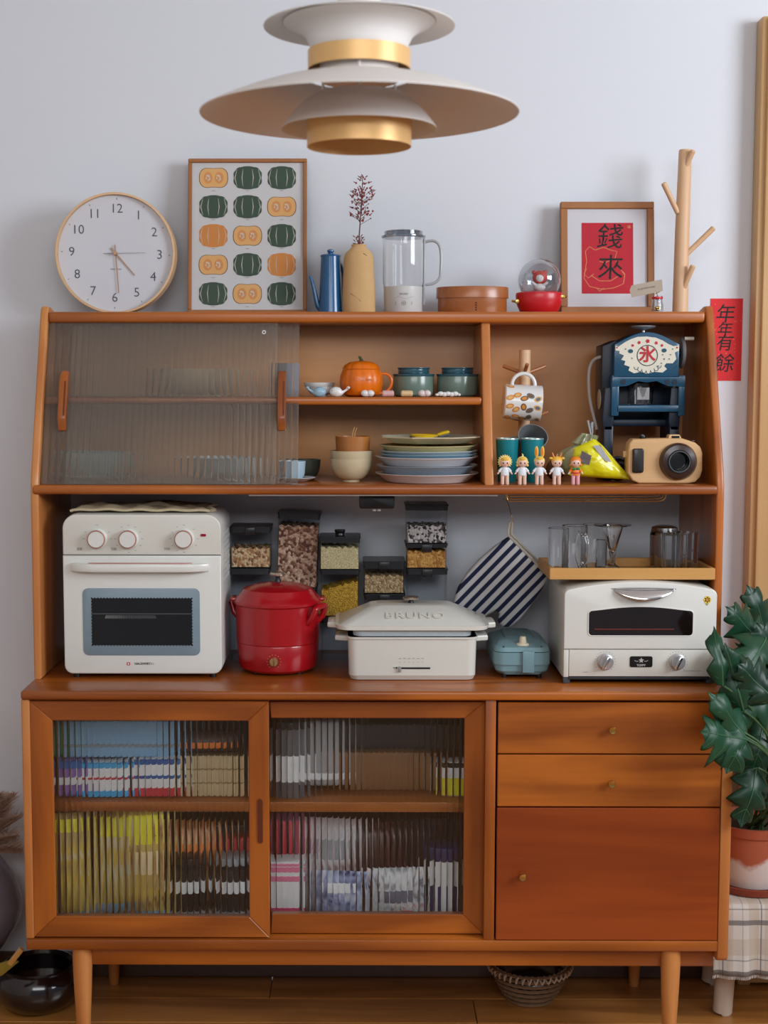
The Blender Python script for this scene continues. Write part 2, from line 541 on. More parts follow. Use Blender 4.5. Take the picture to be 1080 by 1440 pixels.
def slide_door(u0, u1, v0, v1, gu0, gu1, gv0, gv1, y, pull):
    d = T('sliding_door', None, None); d.parent = sb
    x0, x1, z0, z1 = xs(u0, y=y), xs(u1, y=y), zs(v1, y), zs(v0, y)
    a0, a1, c0, c1 = xs(gu0, y=y), xs(gu1, y=y), zs(gv1, y), zs(gv0, y)
    t = .022
    def rail(pts, mat, name):
        P(name, B().prism(pts, y, y+t, .0015, 1), mat, d, smooth=False)
    rail([(x0, z1), (x1, z1), (a1, c1), (a0, c1)], WX, 'rail')
    rail([(x0, z0), (a0, c0), (a1, c0), (x1, z0)], WX, 'rail')
    if a0 - x0 > .004: rail([(x0, z1), (a0, c1), (a0, c0), (x0, z0)], WZ, 'stile')
    rail([(x1, z1), (x1, z0), (a1, c0), (a1, c1)], WZ, 'stile')
    P('glass_pane', fluted(B(), a0-.002, a1+.002, c0-.002, c1+.002, y+.010, y+.010, 34, .0030, .003), REED, d, smooth=True, ang=.9)
    if pull:
        px_, pz0, pz1 = xs(365.5, y=y), zs(1186, y), zs(1124, y)
        P('finger_pull', B().prism(rrect(.0105, pz1-pz0, .005, 5, px_, (pz0+pz1)/2), y-.0012, y+.003), plain('pull_recess', (96, 40, 14), .6), d)
        P('pull_rim', B().tube([(a, y-.0006, b) for a, b in rrect(.012, pz1-pz0+.002, .006, 5, px_, (pz0+pz1)/2)], .0008, 6, True), WZ, d)
    return d
slide_door(44.5, 378.5, 986.5, 1319, 76, 350, 1014, 1290, -.449, True)
slide_door(379.5, 681, 986.5, 1313, 381.5, 652, 1010, 1286, -.424, False)
P('track', B().box(xL1, xd0, -.45, -.40, ZC-thk-.002, ZC-thk-.0005), WX, sb)

xq0, xq1 = xs(699), xs(1012.3)
def knob(par, u, v):
    p = at(u, v, -.456)
    P('knob', B().lathe([(0, .0), (.0035, 0), (.0035, .009), (.0062, .0105), (.0078, .0125), (.0078, .0165), (.0068, .018), (.0045, .0175), (0, .017)], (0, 0, 0), 24, '-y'), BRASS, par, (p.x, -.4535, p.z))
for v0, v1, ku, kv in ((987.5, 1059, 860, 1025), (1061, 1133.5, 859, 1100)):
    dr = P('drawer', B().box(xq0, xq1, -.4535, -.43, zs(v1), zs(v0), .0015, 1), WX, sb, smooth=False)
    P('drawer_box', B().box(xq0+.012, xq1-.012, -.43, -.05, zs(v1)+.01, zs(v0)-.02), WY, dr)
    knob(dr, ku, kv)
dr = P('cabinet_door', B().box(xq0-.0005, xq1, -.4535, -.43, zs(1321), zs(1135.5), .0015, 1), wood('cherry_door', (166, 76, 22), (116, 42, 8), 'x', scale=.8, rings=.5), sb, smooth=False)
knob(dr, 734, 1231)

# ================================================================ HUTCH
hu = T('hutch', 'open cherry wood hutch with slanted sides standing on the sideboard', 'hutch', (0, 0, 0))
YB, YT = -.345, -.215
ZS = Z(682.5, YB)                               # top of the lower shelf
ZT = Z(438.3, YT)                               # top of the top shelf
hx0, hx1 = X(43, YB, 720), X(1018.5, YB, 720)
pt = .017
def side_profile():
    zt = ZT + .012
    p = [(-.004, ZC+.0004), (YB, ZC+.0004), (YB, ZS-.03), (YB+.001, ZS), (YB+.008, ZS+.03)]
    p += [(YB+.008+(YT-.006-YB-.008)*k/6, ZS+.03+(zt-.02-ZS-.03)*k/6) for k in range(1, 7)]
    p += [(YT+.0, zt-.006), (YT+.008, zt), (YT+.03, zt), (YT+.06, zt-.006), (YT+.075, zt-.011), (-.02, zt-.012), (-.004, zt-.012)]
    return p
for x0 in (hx0, hx1-pt):
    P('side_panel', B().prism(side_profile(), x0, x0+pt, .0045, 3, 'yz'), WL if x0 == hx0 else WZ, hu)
P('top_shelf', B().box(hx0+pt, hx1-pt, YT-.004, -.006, ZT-.0235, ZT, .006, 3), WX, hu)
P('lower_shelf', B().box(hx0+pt-.012, hx1-pt+.002, YB-.006, -.006, ZS-.019, ZS, .006, 3), WX, hu)
def yfront(z):                                   # the slanted front plane of the upper part
    return YB+.004+(YT-YB-.004)*(z-ZS)/(ZT-ZS)
YM = -.262
ZM = Z(558.5, YM)
xv0, xv1 = X(679, -.28, 600), X(692.5, -.28, 600)
P('middle_shelf', B().box(hx0+pt, xv0, YM, -.02, ZM-.0165, ZM, .005, 3), WX, hu)
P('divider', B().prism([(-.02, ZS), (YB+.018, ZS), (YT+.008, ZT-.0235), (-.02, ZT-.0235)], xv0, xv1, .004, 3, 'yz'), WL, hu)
P('back_panel', B().box(hx0+pt, hx1-pt, -.02, -.008, ZS, ZT-.0235), WBK, hu)
# ribbed sliding panes, both slid to the left
def pane(u0, u1, off, n, mat):
    z0, z1 = ZS+.001, ZT-.024
    y0, y1 = yfront(z0)+off, yfront(z1)+off
    return P('sliding_pane', fluted(B(), u0, u1, z0, z1, y0, y1, n, .0024, .0028), mat, hu, ang=.9)
pa = pane(hx0+pt+.001, X(389, -.28, 570), .010, 37, REED2)
pb = pane(X(93, -.28, 570), X(419.5, -.28, 570), .022, 38, REED2B)
ymid = yfront((ZS+ZT)/2)
sl = math.atan2(YT-YB-.004, ZT-ZS)
for par, u, off in ((pa, 89.5, .0085), (pb, 396, .0205)):
    za, zb_ = Z(608, ymid), Z(520, ymid)
    zc_ = (za+zb_)/2
    h = (zb_-za)/2
    hb = B().prism([(0, -h), (-.004, -h), (-.018, -h+.020), (-.019, -h+.026), (-.019, h-.026), (-.018, h-.020), (-.004, h), (0, h)], -.0085, .0085, .002, 2, 'yz')
    hd = P('handle', hb, WZ, par, (X(u, ymid, 565), yfront(zc_)+off-.0012, zc_), (-sl, 0, 0))
    P('grip_groove', B().box(.0025, .0065, -.0196, -.0185, -h+.028, h-.028, .0004), plain('groove', (110, 52, 24), .7), hd)
pm = pa
lk = at(371, 467, yfront(Z(467, -.22)))
P('lock_mark', B().lathe([(.0022, 0), (.0044, 0), (.0044, .001), (.0022, .001)], (0, 0, 0), 20, '-y'), plain('lock_white', (220, 220, 220), .5), hu, (lk.x, yfront(lk.z)+.0065, lk.z))
# ---- fittings under the lower shelf
zu = ZS-.0194
ZC += .0004; ZS += .0004; ZM += .0004; ZT += .0004
S('light_bar', B().box(X(350, -.335), X(700, -.335), -.337, -.325, zu-.0035, zu, .001), plain('bar_white', (206, 202, 200), .5), 'thin white light bar fixed under the lower shelf edge', 'light bar')
x0, x1 = X(505, -.3), X(555, -.3)
zz0 = Z(715.5, -.3)
sl_ = T('sensor_light', 'small black sensor light fixed under the lower shelf', 'light', ((x0+x1)/2, -.3, zz0))
P('housing', B().prism(rrect(x1-x0, zu-zz0, .005, 4, 0, (zu-zz0)/2), 0, .05, .002), BLACK, sl_)
for k in (-.005, .005):
    P('lens', B().cyl((k, .02, -.006), .004, .007, 16), plain('lens_white', (225, 225, 225), .3), sl_)
# gold wire rack under the shelf
rk = T('wire_rack', 'slim gold wire hanging rack under the lower shelf at right', 'rack')
ra, rb = X(713, -.30), X(936, -.30)
for k, (dy, dz) in enumerate(((0, -.0075), (.02, -.004), (.05, -.001))):
    zz = zu+dz-.0035
    yy = -.30+dy
    P('wire', B().tube([(ra, yy, zu), (ra, yy, zz-.002), (ra+.004, yy, zz-.006), (rb-.014, yy, zz-.006), (rb-.006, yy, zz-.004), (rb-.001, yy, zz+.001), (rb, yy, zu)], .0014, 8), BRASS, rk)
P('wire', B().tube([(ra, -.30, zu-.002), (ra, -.24, zu-.002), (rb, -.24, zu-.002), (rb, -.30, zu-.002)], .0012, 8), BRASS, rk)
# ================================================================ PENDANT LAMP
LY = -1.05
k = K(LY)
lc = at(505, 160, LY)
lm = T('pendant_lamp', 'off-white layered pendant lamp with gold rings hanging in front', 'lamp', (lc.x, LY, lc.z))
def shell(pts, t):
    "thin turned shell: pts (r,h) outside, thickness t downwards"
    return pts + [(r, h-t) for r, h in pts[::-1]] + [pts[0]]
def dome(r0, h0, r1, h1, n=14, e=1.9):
    "from rim (r0,h0) in to (r1,h1)"
    return [(r0+(r1-r0)*i/n, h0+(h1-h0)*(1-(1-i/n)**e)) for i in range(n+1)]
P('large_shade', B().lathe(shell([(r*k, h*k) for r, h in dome(219, 0, 70, 47, e=1.5)], .0015), (0, 0, 0), 96), LAMPW, lm)
P('lower_dome', B().lathe(shell([(r*k, h*k) for r, h in dome(107, -20, 50, 28, e=1.7)], .0012), (0, 0, 0), 80), LAMPW, lm)
P('lower_ring', B().lathe([(72*k, -45*k), (72*k, -4*k), (70.8*k, -4*k), (70.8*k, -45*k), (72*k, -45*k)], (0, 0, 0), 80), GOLD, lm, label='gold cylinder ring at the bottom')
P('upper_ring', B().lathe([(70.5*k, 59*k), (70.5*k, 84*k), (69*k, 84*k), (69*k, 59*k), (70.5*k, 59*k)], (0, 0, 0), 80), GOLD, lm, label='gold ring between the shades')
P('upper_shade', B().lathe(shell([(r*k, h*k) for r, h in dome(131, 117, 30, 140, e=1.4)], .0012), (0, 0, 0), 80), LAMPW, lm)
P('inner_trumpet', B().lathe([(66*k, 78*k), (68*k, 92*k), (74*k, 104*k), (86*k, 114*k), (104*k, 121.5*k), (104*k, 123*k), (84*k, 116*k), (70*k, 104*k), (64*k, 92*k), (62*k, 78*k)], (0, 0, 0), 80), LAMPW, lm)
P('inner_core', B().lathe([(0, 44*k), (54*k, 44*k), (54*k, 66*k), (0, 66*k)], (0, 0, 0), 48), LAMPW, lm)
P('neck', B().cyl((0, 0, 136*k), 29*k, 40*k, 48, bev=.002), LAMPW, lm)
for i in range(3):
    a = math.radians(30+120*i)
    P('strut', B().tube([(58*k*math.cos(a), 58*k*math.sin(a), 20*k), (58*k*math.cos(a), 58*k*math.sin(a), 126*k)], .0025, 8), LAMPW, lm)
P('cord', B().cyl((0, 0, 176*k), .003, 2.75-lc.z-176*k, 12), LAMPW, lm)
P('canopy', B().cyl((0, 0, 2.75-lc.z-.03), .05, .03, 32, bev=.006), LAMPW, lm)

# ================================================================ ON THE TOP SHELF
# wall clock
cyy = -.125
kk = K(cyy)
c0 = at(161.5, 353.5, cyy)
R = 83.5*kk
ck = T('wall_clock', 'round wall clock with thin pale wood rim leaning on the white wall', 'clock', (c0.x, cyy, ZT+R))
rimw = wood('clock_rim', (230, 192, 146), (208, 166, 118), 'y', coat=.1, rings=.2)
P('case', B().lathe([(0, -.045), (R*.97, -.045), (R, -.043), (R, -.001), (R-.0008, 0), (R-.0045, 0), (R-.005, -.002), (R-.005, -.012), (0, -.012)], (0, 0, 0), 96, '-y'), rimw, ck)
fy = .0112
P('dial', B().lathe([(0, -.0119), (R-.0052, -.0119), (R-.0052, -.0112), (0, -.0112)], (0, 0, 0), 64, '-y'), plain('dial_white', (226, 228, 232), .6, var=.005), ck)
clk_ink = plain('dial_ink', (92, 94, 100), .6)
roll = math.radians(2)
tk = B()
for h in range(12):
    a = math.radians(90-30*(h+1))-roll
    text('numeral', str(h+1), .0285, (R*.735*math.cos(a), fy-.0004, R*.735*math.sin(a)), clk_ink, ck, bold=-.0001)
    tk.stroke([(R*.885*math.cos(a), R*.885*math.sin(a)), (R*.915*math.cos(a), R*.915*math.sin(a))], .0012, fy-.0004)
P('hour_ticks', tk, clk_ink, ck, smooth=False)
handm = plain('hand_copper', (182, 142, 112), .4, metal=.3)
def hand(name, ang, ln, back, wd, y, mat=handm):
    a = math.radians(ang); d = Vector((math.cos(a), math.sin(a)))
    n = Vector((-d.y, d.x))*wd/2
    q0, q1 = -d*back, d*ln
    P(name, B().prism([tuple(q0+n), tuple(q1+n*.6), tuple(q1-n*.6), tuple(q0-n)], y, y+.0006), mat, ck, smooth=False)
hand('hour_hand', -49, R*.48, R*.12, .0034, .0085)
hand('minute_hand', -86, R*.66, R*.14, .003, .0072)
hand('second_hand', 1, R*.50, R*.20, .0008, .006, clk_ink)
P('hub', B().cyl((0, .0065, 0), .004, .006, 20, '-y'), handm, ck)
P('cover_glass', B().lathe([(0, -.0022), (R-.005, -.0022), (R-.005, -.0012), (0, -.0012)], (0, 0, 0), 64, '-y'), thin_clear('clock_glass', (252, 252, 253), .03, .02), ck)
text('small_print', 'silent move', .0055, (0, fy-.0004, -.034), clk_ink, ck)

# pumpkin print in a frame
def frame(name, label, u0, u1, v0, y, lean, fw, fd, mat):
    x0, x1 = X(u0, y, 330), X(u1, y, 330)
    h = Z(v0, y)-ZT
    t = T(name, label, 'picture', ((x0+x1)/2, y, ZT+fd*math.sin(lean)+.0003))
    t.rotation_euler = (-lean, 0, 0)
    w2 = (x1-x0)/2
    for z in (0, h-fw): P('frame_rail', B().box(-w2, w2, 0, fd, z, z+fw, .0015, 1), mat, t)
    for x in (-w2, w2-fw): P('frame_rail', B().box(x, x+fw, 0.0003, fd, fw, h-fw, .0015, 1), mat, t)
    P('backing', B().box(-w2+.002, w2-.002, fd-.004, fd, .002, h-.002), plain('frame_back', (120, 90, 60), .8), t)
    return t, w2, h
pf, w2, h = frame('picture_frame', 'tall wood framed print of fifteen green and orange pumpkins', 262.5, 431, 218, -.085, math.radians(7), .0085, .016, OAKFR)
P('paper', B().box(-w2+.006, w2-.006, .007, .009, .006, h-.006), PAPER, pf)
PGc = [plain('print_green', (72, 92, 78), .8, var=.03), plain('print_orange', (226, 150, 82), .8, var=.03), plain('print_flesh', (242, 188, 122), .8, var=.03),
       plain('print_pale', (226, 222, 208), .8), plain('print_brown', (112, 76, 50), .8), plain('print_inner', (234, 160, 98), .8, var=.03)]
pat = ['fgg', 'ggf', 'ofg', 'fgo', 'gfg']
for r_ in range(5):
    for c_ in range(3):
        kd = pat[r_][c_]
        pcx = (-1+c_)*w2*.575
        pcz = h-.0085 - (h-.017)*(r_+.5)/5*.985 - .001
        b = B(); rx, rz = .0335*.98, .0252
        if kd in 'go':
            n = 72
            pts = [(pcx+rx*(1+.05*abs(math.sin(5.0*a)))*math.copysign(abs(math.cos(a))**.7, math.cos(a))*.95, pcz+rz*(1+.05*abs(math.sin(5.0*a)))*math.copysign(abs(math.sin(a))**.75, math.sin(a))) for a in [2*PI*i/n for i in range(n)]]
            b.mi = 0 if kd == 'g' else 1
            b.poly(pts, .0066)
            b.mi = 3
            for q in (-.72, -.32, .32, .72):
                b.stroke([(pcx+rx*q*(1+.22*(1-abs(s))), pcz+rz*.78*s) for s in [-1+i/5 for i in range(11)]], [.0004+.0012*(1-abs(-1+i/5)) for i in range(11)], .0062)
        else:
            def cut(f, squ=.14):
                return [(pcx+rx*f*math.copysign(abs(math.cos(a))**.75, math.cos(a)), pcz+rz*f*math.copysign(abs(math.sin(a))**.75, math.sin(a))*(1-squ*math.exp(-(math.cos(a)/.35)**2))) for a in [2*PI*i/48 for i in range(48)]]
            b.mi = 4; b.poly(cut(1.0), .0067)
            b.mi = 2; b.poly(cut(.955), .0064)
            b.mi = 5
            for sg in (-1, 1): b.poly(circ(pcx+sg*rx*.38, pcz, rx*.30, 20, rz*.52), .0061)
            b.mi = 3
            for sg in (-1, 1):
                for j in range(7):
                    a = 2.4*j; q = .5+.5*((j*37) % 10)/10
                    ex, ez = pcx+sg*rx*.36+rx*.16*q*math.cos(a), pcz+rz*.32*q*math.sin(a)
                    b.poly([(ex+.0018*math.cos(a+g)*(1 if i % 2 else .6), ez+.0024*math.sin(a+g)) for i, g in enumerate([2*PI*m/8 for m in range(8)])], .0058)
        b.mi = 4
        b.stroke([(pcx-.004, pcz-rz-.0042), (pcx+.004, pcz-rz-.0042)], .0007, .0062)
        P('pumpkin_print', b, PGc, pf, smooth=False)
P('glazing', B().box(-w2+.008, w2-.008, .0035, .0045, .008, h-.008), thin_clear('picture_glass', (252, 252, 252), .05, .02), pf)

# blue coffee pot
by = -.115; kk = K(by)
bp_ = at(465, 437, by)
blue = plain('blue_enamel', (24, 92, 142), .25, coat=.5, var=.03)
bt = T('coffee_pot', 'tall blue enamel coffee pot with thin spout beside the tan bottle', 'pot', (bp_.x, by, ZT))
hp = Z(361, by)-ZT
P('body', B().lathe([(0, 0), (.0255, 0), (.0268, .002), (.0262, .012), (.0215, hp-.004), (.0215, hp), (0, hp)], (0, 0, 0), 40), blue, bt)
P('lid', B().lathe([(.0225, hp), (.0228, hp+.002), (.021, hp+.004), (.010, hp+.0065), (0, hp+.007)], (0, 0, 0), 40), blue, bt)
P('lid_knob', B().lathe([(0, hp+.005), (.005, hp+.006), (.0055, hp+.009), (.0078, hp+.011), (.0078, hp+.014), (.004, hp+.0165), (0, hp+.0165)], (0, 0, 0), 24), blue, bt)
P('spout', B().tube(bez((-.020, -.002, .012), (-.034, -.002, .012), (-.032, -.004, .05), (-.0455, -.004, .083), 14), [.009-.0058*(i/14)**.6 for i in range(15)], 12), blue, bt)
P('handle', B().tube(bez((.018, .012, hp-.012), (.03, .05, hp-.008), (.03, .05, .03), (.02, .013, .03), 12), .0035, 8), blue, bt)

# tan bottle vase with branch
vy = -.13; kk = K(vy)
vp = at(504.5, 438, vy)
tan = plain('raw_clay', (210, 172, 120), .75, var=.10, scale=40, bump=.3)
hv = Z(344, vy)-ZT
vt = T('bottle_vase', 'tan unglazed bottle vase with a dry incised line', 'vase', (vp.x, vy, ZT))
W_ = 23.2*kk
vprof = [(0, 0), (W_*.96, 0), (W_, .003), (W_*1.0, hv*.25), (W_*.93, hv*.60), (W_*.90, hv*.80), (W_*.80, hv*.88), (W_*.52, hv*.94), (W_*.42, hv*.97), (W_*.46, hv), (W_*.36, hv), (W_*.33, hv*.95), (W_*.33, hv*.85), (0, hv*.84)]
P('body', B().lathe(vprof, (0, 0, 0), 40, sx=1, sy=.72), tan, vt)
vink = plain('vase_line', (90, 62, 36), .8)
P('incised_line', B().tube([(-.018, -.0235, .042), (-.006, -.0256, .034), (.004, -.0262, .025)], .0006, 6), vink, vt)
P('incised_line', B().tube([(.010, -.0205, hv*.86), (.017, -.0185, hv*.83), (.019, -.017, hv*.81)], .001, 6), vink, vt)
br = T('dried_branch', 'dry reddish berry branch standing in the tan bottle vase', 'branch', (vp.x, vy, ZT+hv*.86))
hb_ = Z(247, vy)-ZT-hv*.86
stem_pts = [(0, 0, 0), (.001, 0, hb_*.25), (.004, 0, hb_*.5), (.006, 0, hb_*.75), (.009, 0, hb_)]
P('stem', B().tube(stem_pts, [.0016, .0014, .0012, .0009, .0005], 6), plain('twig_brown', (92, 62, 52), .8), br)
bb, lf, tw = B(), B(), B()
rnd = random.Random(3)
for i in range(165):
    t = rnd.choice([rnd.uniform(.42, 1.0), rnd.uniform(.48, .9), rnd.uniform(.05, .22)])
    sprd = .010 if t < .25 else .024*math.sin(min(1, (1.06-t)/.5)*PI*.55)+.004
    a = rnd.uniform(0, 2*PI)
    rr = sprd*rnd.random()**.6
    p = Vector((.009*t + rr*math.cos(a), rr*math.sin(a)*.7, hb_*t))
    if t > .3 or i % 2: bb.ball(tuple(p), .0021*rnd.uniform(.7, 1.25), seg=7, rings=5)
    if i % 3 == 0: tw.tube([(.009*t*.9, 0, hb_*t-.012), tuple(p)], .0005, 4)
    if i % 2 == 0:
        d = Vector((math.cos(a), math.sin(a)*.6, rnd.uniform(.2, 1))).normalized()
        q = p + d*rnd.uniform(.006, .011); s_ = d.cross(Vector((0, 1, 0))).normalized()*.0013
        m_ = (p+q)/2
        lf.add([tuple(p), tuple(m_+s_), tuple(q), tuple(m_-s_)], [(0, 1, 2, 3)])
P('berries', bb, plain('dry_berry', (138, 52, 52), .5, var=.2, scale=200), br)['kind'] = 'stuff'
P('dry_leaves', lf, plain('dry_leaf', (120, 70, 60), .8), br, smooth=False)['kind'] = 'stuff'
P('twigs', tw, plain('twig_brown', (92, 62, 52), .8), br)['kind'] = 'stuff'

# glass kettle
ky = -.12; kk = K(ky)
kp = at(567, 438, ky)
kt = T('glass_kettle', 'clear glass kettle with white base and glass handle', 'kettle', (kp.x, ky, ZT))
rk_ = 29.5*kk; h1, h2, h3 = Z(404, ky)-ZT, Z(334, ky)-ZT, Z(325, ky)-ZT
P('base', B().lathe([(0, 0), (rk_*.86, 0), (rk_*.9, .003), (rk_*.93, h1), (0, h1)], (0, 0, 0), 48), plain('kettle_white', (206, 206, 204), .35), kt)
P('glass_body', B().lathe([(rk_*.93, h1), (rk_*.97, h1+.01), (rk_*.97, h2), (rk_*.93, h2), (rk_*.93, h1+.01), (rk_*.89, h1)], (0, 0, 0), 48), GLS, kt)
P('lid', B().lathe([(0, h2-.002), (rk_*1.0, h2-.002), (rk_*1.04, h2), (rk_*1.04, h2+.003), (rk_*.9, h2+.005), (rk_*.9, h3-.001), (rk_*.8, h3), (0, h3)], (0, 0, 0), 48), thin_clear('lid_clear', (186, 190, 196), .35, .1), kt)
hy = plain('handle_clear', (176, 180, 184), .25)
P('handle', B().tube(bez((rk_*.92, -.005, h2-.012), (rk_*1.75, -.012, h2+.002), (rk_*1.85, -.012, h2-.02), (rk_*1.72, -.012, h1+.022), 10)[:-1]+bez((rk_*1.72, -.012, h1+.022), (rk_*1.6, -.012, h1+.008), (rk_*1.3, -.01, h1+.004), (rk_*.9, -.008, h1+.006), 8), .0032, 10), hy, kt)
P('spine', B().box(rk_*.92, rk_*1.02, -.012, -.004, .018, h2-.003, .002), hy, kt)
lt = plain('print_grey', (110, 110, 112), .6)
text('lettering', 'BRUNO', .0055, (0, -rk_*.935, h1*.70), lt, kt)
for i in (-1, 0, 1):
    P('button', B().lathe([(.0048, 0), (.0048, .0006), (.0040, .0006), (.0040, 0)], (i*.0135, -rk_*.905+abs(i)*.0035, h1*.36), 20, '-y'), lt, kt)
    P('button_mark', B().lathe([(0, 0), (.0016, 0), (.0016, .0006), (0, .0006)], (i*.0135, -rk_*.905+abs(i)*.0035, h1*.36), 12, '-y'), lt, kt)
bs_m = B()
for i in range(9): bs_m.stroke([((i-4)*.0048-.0012, h1*.56+.002*math.sin(i)), ((i-4)*.0048+.0012, h1*.56+.002*math.sin(i))], .0007, -rk_*.935+abs(i-4)*.0006)
P('button_marks', bs_m, lt, kt, smooth=False)

# bentwood box
sy = -.125; kk = K(sy)
sp_ = at(664, 438, sy)
h1, h2 = Z(412, sy)-ZT, Z(404.5, sy)-ZT
bw = wood('bentwood', (184, 112, 56), (146, 80, 36), 'x', rough=.3, coat=.3, rings=.2)
st = T('bentwood_box', 'oval reddish bentwood lunch box with overlapping lid', 'box', (sp_.x, sy, ZT))
rb_ = 48*kk
P('body', B().lathe([(0, 0), (rb_*.985, 0), (rb_, .002), (rb_, h1), (0, h1)], (0, 0, 0), 64, sy=.7), bw, st)
hl = Z(420, sy)-ZT
P('lid', B().lathe([(rb_, hl), (rb_*1.045, hl), (rb_*1.045, h2-.002), (rb_*1.03, h2), (0, h2)], (0, 0, 0), 64, sy=.7), bw, st)
stt = plain('stitch', (84, 40, 18), .7)
for z_ in (.004, .009, .014, .019):
    P('stitch', B().box(.002, .006, -rb_*.7-.0008, -rb_*.7+.001, z_, z_+.003, .0006, 1), stt, st)

# globe with a small seated toy on a red pot
gy = -.12; kk = K(gy)
gp = at(758, 438, gy)
gb = T('snow_globe', 'glass globe with a small red and white toy on a red pot base', 'snow globe', (gp.x, gy, ZT))
rr_ = 32*kk
hz = Z(412, gy)-ZT
rp = plain('toy_red', (196, 24, 34), .35, coat=.2)
P('pot', B().lathe([(0, 0), (rr_*.72, 0), (rr_*.86, .006), (rr_, .024), (rr_*1.03, hz-.004), (rr_*1.0, hz), (rr_*.6, hz+.004), (0, hz+.005)], (0, 0, 0), 40, sy=.8), rp, gb)
for sg, dz in ((-1, .026), (1, .036)):
    P('pot_handle', B().lathe([(0, 0), (.0045, 0), (.0055, .003), (.0045, .009), (0, .010)], (sg*(rr_*.98), -.008, dz), 16, '-y'), BRASS, gb)
    P('handle_bar', B().tube([(sg*rr_*.8, -.002, dz-.004), (sg*rr_*1.2, -.004, dz+.002)], .0028, 8), BRASS, gb)
gr_ = 29.5*kk
gz = Z(394, gy)-ZT
P('globe', B().ball((0, 0, gz), gr_, seg=40, rings=24), thin_clear('globe_clear', (236, 240, 244), .45, .02), gb)
tw_ = plain('toy_white', (228, 224, 220), .5); tr_ = plain('toy_coral', (206, 74, 62), .5)
b = B(); b.ball((0, 0, gz-.016), .014, .010, .009, 16, 10)
for sg in (-1, 1): b.tube([(sg*.008, -.004, gz-.012), (sg*.018, -.006, gz-.005)], [.0035, .003], 8)
P('toy_body', b, tw_, gb)
P('toy_hood', B().ball((.001, 0, gz+.006), .0165, .011, .015, 20, 12), tr_, gb)
P('toy_face', B().ball((0, -.0065, gz+.004), .0095, .006, .009, 16, 10), tw_, gb)
for sg in (-1, 1): P('toy_ear', B().ball((sg*.012, 0, gz+.017), .005, .004, .005, 12, 8), tr_, gb)
for sg in (-1, 1): P('toy_eye', B().ball((sg*.0035, -.0125, gz+.005), .0009, seg=8, rings=6), INK, gb)

# small frame with red calligraphy
sf, w2, h = frame('picture_frame', 'small wood framed red calligraphy print with cream mount', 790.5, 923, 281.5, -.075, math.radians(7), .0155, .016, OAKFR)
P('mount', B().box(-w2+.012, w2-.012, .007, .009, .012, h-.012), plain('mount_paper', (222, 220, 226), .8, var=.01), sf)
redp = plain('print_red', (200, 40, 56), .75, var=.03)
s1 = (2*w2)/132.5
def fp(u, v): return ((u-857)*s1, h-(v-281.5)*s1)
x0, z0 = fp(821, 412); x1, z1 = fp(894, 311)
P('red_print', B().box(x0, x1, .0062, .0070, z0, z1), redp, sf)
mx_, mz = fp(860, 333)
text('calligraphy', '錢', .060, (mx_, .0058, mz), INK, sf, bold=.00015, shear=.12)
mx_, mz = fp(861, 377)
text('calligraphy', '來', .060, (mx_, .0058, mz), INK, sf, bold=.00015, shear=.05)
ln = B()
gold_ = plain('print_gold', (232, 170, 110), .7)
for pts in ([(826, 352), (832, 345), (840, 350), (852, 346), (862, 350), (871, 352), (868, 362), (872, 372)],
            [(826, 352), (828, 366), (826, 376), (824, 390), (832, 402), (850, 406), (866, 404), (880, 398), (882, 386), (872, 372)],
            [(828, 376), (824, 384), (830, 390), (838, 384)], [(846, 366), (854, 368), (862, 364)], [(842, 404), (846, 409), (852, 404)],
            [(834, 386), (846, 394), (862, 394), (874, 386)], [(874, 376), (882, 384), (880, 396)]):
    ln.stroke([fp(*p) for p in pts], .0011, .0059)
P('line_drawing', ln, gold_, sf, smooth=False)
text('small_print', '福', .008, (fp(888, 317)[0], .0058, fp(888, 317)[1]), gold_, sf)
P('glazing', B().box(-w2+.015, w2-.015, .0035, .0045, .015, h-.015), thin_clear('picture_glass'), sf)

# card clip in small glass jar
jy = -.165
jp = at(924, 437, jy)
jt = T('card_holder', 'tiny glass jar of gold trinkets with wire clip', 'card holder', (jp.x, jy, ZT))
P('jar', B().lathe([(0, 0), (.010, 0), (.0135, .004), (.0135, .014), (.011, .026), (.0115, .036), (.0107, .036), (.0102, .026), (.0125, .014), (.0125, .005), (0, .001)], (0, 0, 0), 28), PLA, jt)
P('red_band', B().lathe([(.0116, .029), (.0122, .031), (.0116, .034)], (0, 0, 0), 24), rp, jt)
b = B()
for i in range(11): b.ball((rnd.uniform(-.008, .008), rnd.uniform(-.008, .008), .005+rnd.random()*.008), .0034, .003, .0026, 8, 6)
P('gold_trinkets', b, BRASS, jt)['kind'] = 'stuff'
P('wire_clip', B().tube([(0, 0, .012), (0, 0, .038), (-.004, -.002, .046), (.002, -.003, .050), (.005, -.002, .045), (-.006, -.003, .040)], .0009, 6), BRASS, jt)
cb = B().box(-.034, .034, -.0004, .0004, -.0125, .0125)
cc = at(909, 398.5, jy-.004)
kraft = plain('kraft_card', (176, 164, 148), .8, var=.03)
cdv = T('name_card', 'tilted beige paper card clipped above the tiny glass jar', 'card', (cc.x, jy-.004, ZT+.052), 0)
cdv.rotation_euler = (0, math.radians(-10), math.radians(-4))
P('card', B().prism([(-.034, -.014), (.034, -.012), (.036, .013), (-.030, .012), (-.036, .002)], -.0004, .0004), kraft, cdv, smooth=False)
text('card_text', 'be grateful today', .0056, (0, -.0006, .001), INK, cdv, shear=.3)

